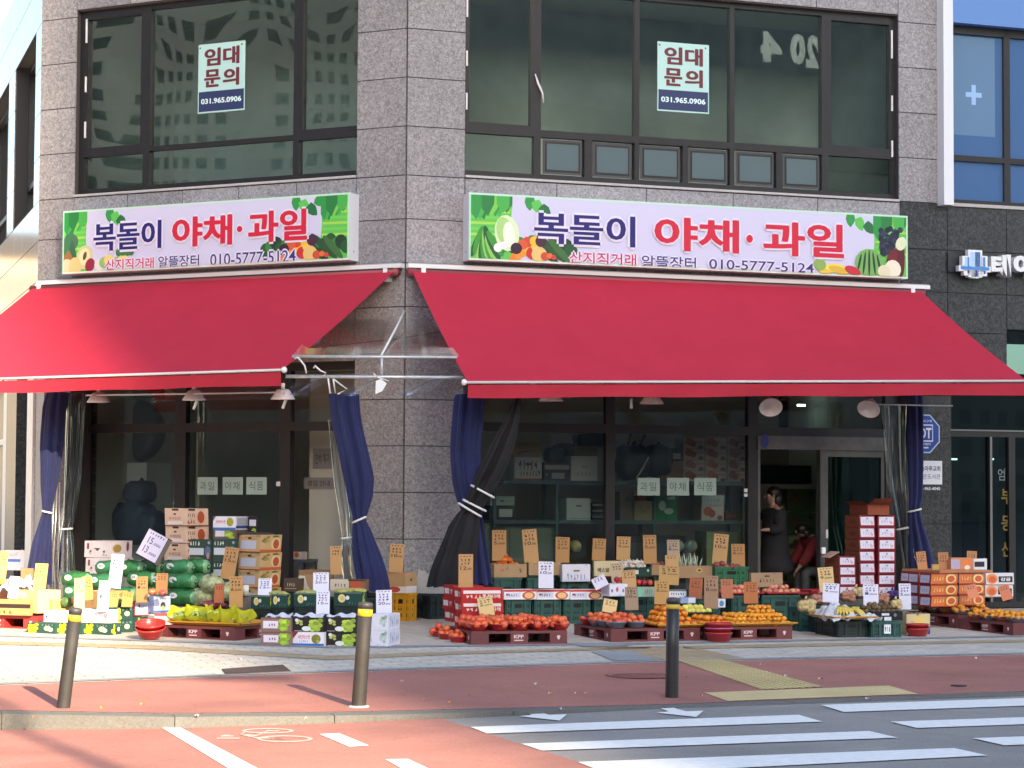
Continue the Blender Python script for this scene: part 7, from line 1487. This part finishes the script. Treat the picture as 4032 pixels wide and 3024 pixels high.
for j in range(4):
    for i, (xa,xb) in enumerate(cw):
        h0 = rk(2800,1893-43*j,.95)[1]-rk(2800,1893,.95)[1]
        inbox('pale persimmon carton, %s in the %s row of the carton wall inside' % (('left','middle','right')[i],('lowest','second','third','top')[j]),xa,xb-2,1893-43*(j+1)+2,1893-43*j,.95,(178,168,150),PW_,z0=za+h0)
inbox('brown carton left of the persimmon carton wall inside',2602,2690,1816,1893,.9,(120,96,66),[('A','s',.2,.5,.4,.6,(70,50,40),1)],z0=za)
inbox('dark carton with a white label on the brown one inside',2622,2690,1764,1815,.92,(48,48,50),[('A','r',.15,.15,.85,.6,(165,170,168))])
inbox('grey white carton on the lower shelf left end',1930,2027,1955,1990,.82,(150,168,165),[('A','r',.4,.4,.55,.6,(50,60,60)),('A','s',.6,.4,.9,.6,(110,120,120),3)])
inbox('dark carton with a white label on the lower shelf left end',1930,2022,1990,2048,.82,(34,40,42),[('A','r',.38,.2,.95,.75,(165,180,178)),('A','e',.1,.35,.22,.65,(130,145,140))],z0=zb2)
inbox('white carton with a dark slot on the lower shelf',2231,2325,1962,2048,.8,(176,190,190),[('A','r',.4,.62,.62,.68,(40,48,48)),('A','r',.05,.05,.95,.09,(140,150,150))],z0=zb2)
for k in range(3): inbox('striped dark bundle on the lower shelf by the post, %s of three' % ('lowest','middle','topmost')[k],2332,2382,2028-24*k,2048-24*k,.85,(40,42,44),[('A','r',0,.5,1,.85,(130,130,126))],z0=zb2+.075*k)
inbox('brown carton behind the small notices on the lower shelf',2440,2496,1936,2048,.85,(96,88,70),[('A','r',.4,.65,.8,.85,(60,56,50))],z0=zb2)
inbox('tan carton in the middle of the lower shelf',2498,2576,1972,2048,.82,(140,134,104),[('A','s',.25,.35,.75,.7,(110,100,76),4)],z0=zb2)
inbox('reddish brown carton behind the tan one on the lower shelf',2498,2580,1952,2048,1.14,(110,66,50),[],dep=.2,z0=zb2)
inbox('green carton with a white leaf shape on the lower shelf',2580,2665,1952,2048,.82,(30,110,62),[('A','e',.15,.4,.5,.8,(175,190,180)),('A','e',.4,.25,.85,.5,(170,185,175)),('A','r',.55,.85,.9,.97,(130,160,150))],z0=zb2)
inbox('white persimmon carton on the lower shelf right of the green one',2762,2850,1992,2048,.82,(178,170,160),PW_[:3],z0=zb2)
inbox('pale grey carton on top of the white persimmon carton',2764,2852,1948,1991,.83,(165,178,180),[('A','s',.2,.4,.8,.6,(130,140,145),4)])
inbox('clear bag of orange fruit at the right end of the lower shelf',2856,2905,2015,2048,.9,(120,84,60),[('A','f',.05,.1,.95,.95,(150,95,60),6)],z0=zb2)
inbox('grey green chest under the lower shelf on the left',1908,2196,2065,2300,.95,(112,128,112),[('A','r',.33,0,.345,1,(84,98,84)),('A','r',.34,.1,.7,.6,(122,138,122))],dep=.4,z0=.05,cat='chest')
inbox('light green chest under the shelf beside the doorway',2782,2930,2093,2280,.9,(120,140,100),[('A','s',.2,.75,.55,.9,(90,110,80),2)],dep=.4,z0=.05,cat='chest')
inbox('dark crates behind the price cards inside the window',2460,2700,2110,2300,1.0,(52,60,60),[('A','r',.05,.3,.45,.9,(62,70,72)),('A','r',.5,.3,.9,.9,(58,66,68))],dep=.4,z0=.05,cat='crate')
for i,(x,c,n) in enumerate(((2670,(150,170,150),'pale cabbage'),(2720,(140,165,150),'cabbage'),(2265,(170,165,110),'pale melon'))):
    u,z = fr(x,2150,-.6); mb = MB(); mb.blob((0,0,0),(.09,.09,.08),card_mat(c,.3),14,10,wob=.1,seed=i); tag(mb.build('cabbage',None,MR @ Matrix.Translation((u,.6,z))), n+' showing through the right shop window above the leeks' if i < 2 else 'pale melon showing through the right window left of the post','vegetable')
for j in range(4): inbox('green and brown carton inside the doorway, %s' % ('lowest','second','third','topmost')[j],3100,3212,2290-92*(j+1)+3,2290-92*j,2.2,((120,104,70),(150,140,100),(66,78,48),(62,76,44))[j],[('A','f',.0,.1,.5,.95,(100,58,44),5),('A','r',.75,.7,.9,.85,(30,34,24))],dep=.4)
inbox('pale wall cabinet above the doorway inside',2988,3105,1772,1830,2.6,(150,152,138),[],dep=.3,cat='cabinet')
inbox('long dark machine inside the doorway',2990,3195,1832,1905,2.5,(44,54,62),[('A','r',0,.3,1,.36,(30,38,44)),('A','r',0,.65,1,.7,(30,38,44))],dep=.4,cat='machine')
inbox('dark shelf column inside at the right of the doorway',3100,3240,1560,1830,3.6,(26,34,38),[('A','r',.3,.1,.75,.9,(34,46,50))],dep=.3,cat='shelf')
inbox('pale sheet standing behind the sliding glass door',3350,3470,1800,2300,1.0,(62,92,80),[('A','r',.2,.0,.5,1,(70,100,88))],dep=.05,cat='panel')
# left room
u0, z0 = fl(400,2290,-1.0); u1, z1 = fl(578,1822,-1.0); rf = thing('refrigerator','pale green refrigerator behind the left shop window','refrigerator',ML @ Matrix.Translation(((u0+u1)/2,1.0,.02)))
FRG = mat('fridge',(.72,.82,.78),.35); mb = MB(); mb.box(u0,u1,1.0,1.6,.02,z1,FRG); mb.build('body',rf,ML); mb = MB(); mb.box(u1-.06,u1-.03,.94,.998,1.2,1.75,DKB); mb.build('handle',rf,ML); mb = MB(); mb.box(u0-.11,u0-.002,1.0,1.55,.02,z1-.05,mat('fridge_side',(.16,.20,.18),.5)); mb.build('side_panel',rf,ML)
mb = MB(); a, b = fl(482,1722,-.9), fl(482,1722,-.9); mb.lathe([(0,-.16),(.30,-.16),(.40,-.12),(.455,0),(.40,.12),(.30,.16),(0,.16)],28,DKB,Matrix.Rotation(pi/2,4,'X') @ Matrix.Scale(1,4)); mb.box(-.16,.10,-.18,-.162,.0,.02,ROPE)
tag(mb.build('round_case',None,ML @ Matrix.Translation((a[0],1.28,z1+.46))), 'big round black case lying on top of the refrigerator','case')
u, z = fl(565,1530,-1.25); mb = MB(); mb.box(-.26,.26,-.15,.15,.0,.36,mat('blue_case',(.02,.04,.07),.6,nz=(8,.3))); mb.tube([(-.3,-.16,.2),(-.31,-.17,-.15)],.022,mat('strap_red',(.35,.05,.04),.6),6); mb.blob((-.33,-.17,-.19),(.035,.03,.045),mat('tag_red',(.6,.03,.03),.5),8,6)
tag(mb.build('blue_case',None,ML @ Matrix.Translation((u,1.25,z1+.94))), 'dark blue case with a red tag high behind the left window','case')
for (x,y,rx_,rz_,o,lab) in ((552,1938,.20,.16,.75,'upper dark blue sack before the refrigerator'),(532,2060,.32,.30,.7,'large dark blue sack before the refrigerator'),(600,2080,.16,.24,.6,'dark blue sack beside the large one')): inbag(lab,fl,x,y,rx_,.2,rz_,o,BL_,int(x))
u, z = fl(1180,2250,-.4); tb_ = thing('small_table','small blue grey table inside the left doorway','table',ML @ Matrix.Translation((u,.4,.02))); TBM = mat('table_blue',(.07,.09,.12),.5)
zt_ = fl(1180,2202,-.4)[1]; mb = MB(); mb.box(u-.13,u+.1,.3,.7,zt_-.04,zt_,TBM); mb.build('table_top',tb_,ML)
for x in (-.11,.08):
    for y in (.32,.68): mb = MB(); mb.box(u+x-.015,u+x+.015,y-.015,y+.015,.02,zt_-.04,TBM); mb.build('leg',tb_,ML)
mb = MB(); mb.box(-.08,.06,0,.12,0,.10,card_mat((200,190,180))); mb.disc(lambda a,b,l: Vector((a,-.001*l,b)),-.03,.06,.035,.035,pc(190,90,50)); tag(mb.build('carton',None,ML @ Matrix.Translation((u-.02,.4,zt_))),'little white carton on the small table in the left doorway','box')

# ---------------------------------------------------------------- people in the shop doorway
SKIN = mat('skin',(.42,.24,.17),.5,nz=(12,.06)); HAIR = mat('hair_black',(.010,.008,.008),.45)
def skin_mesh(name, parent, M, pts, edges, m, sub=2):
    """pts: (x,y,z,rx,ry); the surface is grown along the edges"""
    me = bpy.data.meshes.new(name); T = WM[parent.name].inverted() @ M
    me.from_pydata([tuple(T @ Vector(p[:3])) for p in pts], edges, []); o = bpy.data.objects.new(name, me); col.objects.link(o); o.parent = parent; WM[o.name] = WM[parent.name]
    md = o.modifiers.new('grow','SKIN'); md.use_smooth_shade = True; sv = me.skin_vertices[0].data
    for i, p in enumerate(pts): sv[i].radius = (p[3], p[4]); sv[i].use_root = (i == 0)
    s_ = o.modifiers.new('smooth','SUBSURF'); s_.levels = sub; s_.render_levels = sub; me.materials.append(m); return o
def hand(pts, edges, wrist_i, w_, d, up, side):
    """palm and five fingers added to a skeleton; d points along the fingers"""
    palm = len(pts); c = w_+d*.05; pts.append((*c,.022,.016)); edges.append((wrist_i,palm))
    for k, (s_, L) in enumerate(((-.024,.062),(-.008,.072),(.008,.068),(.024,.054))):
        b = c+d*.035+side*s_; i = len(pts); pts.append((*b,.0085,.0085)); pts.append((*(b+d*L*.5-up*.006),.008,.008)); pts.append((*(b+d*L*.85-up*.024),.006,.006)); edges += [(palm,i),(i,i+1),(i+1,i+2)]
    i = len(pts); b = c+side*-.03; pts.append((*b,.010,.010)); pts.append((*(b+d*.035-side*.02-up*.012),.008,.008)); edges += [(palm,i),(i,i+1)]
def person(label, M, J, cloth, shoe, hairpts, face):
    o = thing('person', label, 'person', M); V = Vector
    pts, ed = [], []
    def add(p, r, r2=None, frm=None):
        pts.append((*p, r, r2 or r)); 
        if frm is not None: ed.append((frm,len(pts)-1))
        return len(pts)-1
    pel = add(J['pelvis'],.13,.10); ch = add(J['chest'],.135,.10,pel); sh = add(J['neckbase'],.09,.075,ch); nk = add(J['neck'],.05,.05,sh); h1 = add(J['head'],.078,.092,nk); h2 = add(J['crown'],.07,.08,h1)
    for s_ in 'LR':
        a = add(J['sh'+s_],.06,.06,sh); e = add(J['el'+s_],.042,.042,a); w_ = add(J['wr'+s_],.028,.026,e)
        d = (V(J['wr'+s_])-V(J['el'+s_])).normalized(); up = V((0,0,1))-d*d.z if abs(d.z) < .9 else V((0,1,0)); up.normalize(); hand(pts, ed, w_, V(J['wr'+s_]), d, up, d.cross(up))
        hp = add(J['hip'+s_],.085,.085,pel); kn = add(J['kn'+s_],.058,.058,hp); an = add(J['an'+s_],.036,.038,kn); add(V(J['an'+s_])+V(J['toe'])*.10-V((0,0,.045)),.034,.028,an)
    skin_mesh('body', o, M, pts, ed, SKIN)
    for nm, keys, m, dr_2 in cloth:
        p2, e2_ = [], []
        for ch_ in keys:
            prev = None
            for k_, r1 in ch_:
                v = V(J[k_]) if isinstance(k_,str) else V(k_)
                ex_ = next((i for i, q in enumerate(p2) if (V(q[:3])-v).length < 1e-5), None)
                if ex_ is None: p2.append((*v, r1+dr_2, (r1+dr_2)*.86)); ex_ = len(p2)-1
                if prev is not None and prev != ex_: e2_.append((prev,ex_))
                prev = ex_
        skin_mesh(nm, o, M, p2, e2_, m)
    mb = MB(); f = V(J['toe'])
    for s_ in 'LR': a = V(J['an'+s_]); mb.blob(a+f*.05-V((0,0,.05)),(.05+.06*abs(f.x),.05+.06*abs(f.y),.045),shoe,12,8)
    mb.build('shoes', o, M)
    mb = MB()
    for c, r in hairpts: mb.blob(c, r, HAIR, 18, 12, wob=.03, seed=5)
    mb.build('hair', o, M)
    if face:   # eyes, brows, nose, mouth, ear on the head, looking along f
        c = V(J['head'])+V((0,0,.015)); s2 = V((-f.y,f.x,0)); mb = MB(); DKE = pc(30,24,22); LIP = pc(150,85,80)
        mb.blob(c+f*.098-V((0,0,.012)),(.016,.013,.022),SKIN,8,6); mb.blob(c-V((0,0,.055))+f*.088,(.012,.02,.006),LIP,8,5)
        for k in (-1,1): mb.blob(c+f*.084+s2*(.033*k)+V((0,0,.018)),(.005,.006,.004),DKE,8,5); mb.blob(c+f*.084+s2*(.034*k)+V((0,0,.036)),(.004,.012,.002),DKE,8,5); mb.blob(c-f*.005+s2*(.082*k),(.018,.010,.028),SKIN,8,6)
        mb.build('face', o, M)
    return o
COAT = mat('coat_black',(.012,.012,.015),.85,nz=(8,.3)); TRS = mat('trousers_dark',(.015,.015,.02),.85); REDJ = mat('jacket_red',(.22,.018,.02),.8,nz=(9,.25)); GTR = mat('trousers_grey',(.16,.15,.15),.85,nz=(9,.2)); SHO = mat('shoe_black',(.01,.01,.01),.5)
pp = PR(3052,2200,-.55); M1 = place(Vector((pp.x,pp.y,.02)),AR)
J1 = dict(pelvis=(0,0,.92),chest=(-.01,0,1.22),neckbase=(-.02,0,1.37),neck=(-.035,0,1.44),head=(-.06,0,1.545),crown=(-.05,0,1.60),shL=(-.02,-.17,1.35),elL=(-.05,-.24,1.10),wrL=(-.24,-.20,1.09),shR=(-.02,.17,1.35),elR=(.02,.23,1.08),wrR=(-.02,.22,.84),hipL=(0,-.09,.88),knL=(-.02,-.09,.48),anL=(.01,-.09,.08),hipR=(0,.09,.88),knR=(.03,.09,.48),anR=(.06,.10,.08),toe=(-1,0,0))
person('person in a long black hooded coat standing in profile in the shop doorway', M1, J1,
  [('coat',[[('pelvis',.20),('chest',.185),('neckbase',.11)],[('pelvis',.20),((.0,0,.62),.27),((.01,0,.42),.29)],[('neckbase',.10),('shL',.085),('elL',.068),((-.20,-.205,1.09),.05)],[('neckbase',.10),('shR',.085),('elR',.068),((-.015,.222,.88),.05)]],COAT,.02),
   ('trousers',[[((.0,-.085,.45),.075),((.005,-.09,.12),.06)],[((.025,.09,.45),.075),((.055,.10,.12),.06)]],TRS,.0)], SHO,
  [((-.02,0,1.60),(.10,.10,.10)),((.03,0,1.50),(.085,.095,.13)),((.06,0,1.38),(.09,.13,.10))], True)
pp = PR(3165,2250,-.75); M2 = place(Vector((pp.x,pp.y,.02)),AR)
J2 = dict(pelvis=(.14,0,.50),chest=(-.02,0,.84),neckbase=(-.10,0,.96),neck=(-.15,0,1.0),head=(-.22,0,1.06),crown=(-.25,0,1.11),shL=(-.09,-.18,.94),elL=(-.24,-.22,.74),wrL=(-.36,-.16,.56),shR=(-.09,.18,.94),elR=(-.2,.2,.72),wrR=(-.36,.12,.58),hipL=(.12,-.10,.50),knL=(-.26,-.14,.50),anL=(-.22,-.14,.08),hipR=(.12,.10,.50),knR=(-.24,.14,.48),anR=(-.18,.14,.08),toe=(-1,0,0))
J2 = {k: ((v[0]+.20,v[1],v[2]) if k != 'toe' else v) for k, v in J2.items()}
person('person in a red jacket sitting bent forward on a stool inside the doorway', M2, J2,
  [('jacket',[[('pelvis',.14),('chest',.15),('neckbase',.09)],[('neckbase',.09),('shL',.08),('elL',.062),((-.14,-.17,.59),.045)],[('neckbase',.09),('shR',.08),('elR',.062),((-.14,.128,.61),.045)]],REDJ,.02),
   ('trousers',[[('pelvis',.145),('hipL',.10),('knL',.082),((-.02,-.14,.13),.062)],[('pelvis',.145),('hipR',.10),('knR',.082),((.02,.14,.13),.062)]],GTR,.0)], SHO,
  [((J2['crown'][0]+.03,0,1.10),(.11,.10,.09)),((J2['head'][0]+.06,0,1.04),(.08,.095,.10))], True)
st = thing('stool','low plastic stool under the seated person in the doorway','stool',M2 @ Matrix.Translation((.34,0,0))); SM_ = mat('stool_plastic',(.25,.10,.06),.5)
mb = MB(); mb.lathe([(0,.34),(.17,.34),(.17,.375),(0,.38)],20,SM_,Matrix.Translation((.34,0,0))); mb.build('seat',st,M2)
for a in range(4): mb = MB(); mb.tube([(.34+.13*cos(a*pi/2+.8),.13*sin(a*pi/2+.8),.34),(.34+.16*cos(a*pi/2+.8),.16*sin(a*pi/2+.8),0)],.018,SM_,6); mb.build('leg',st,M2)
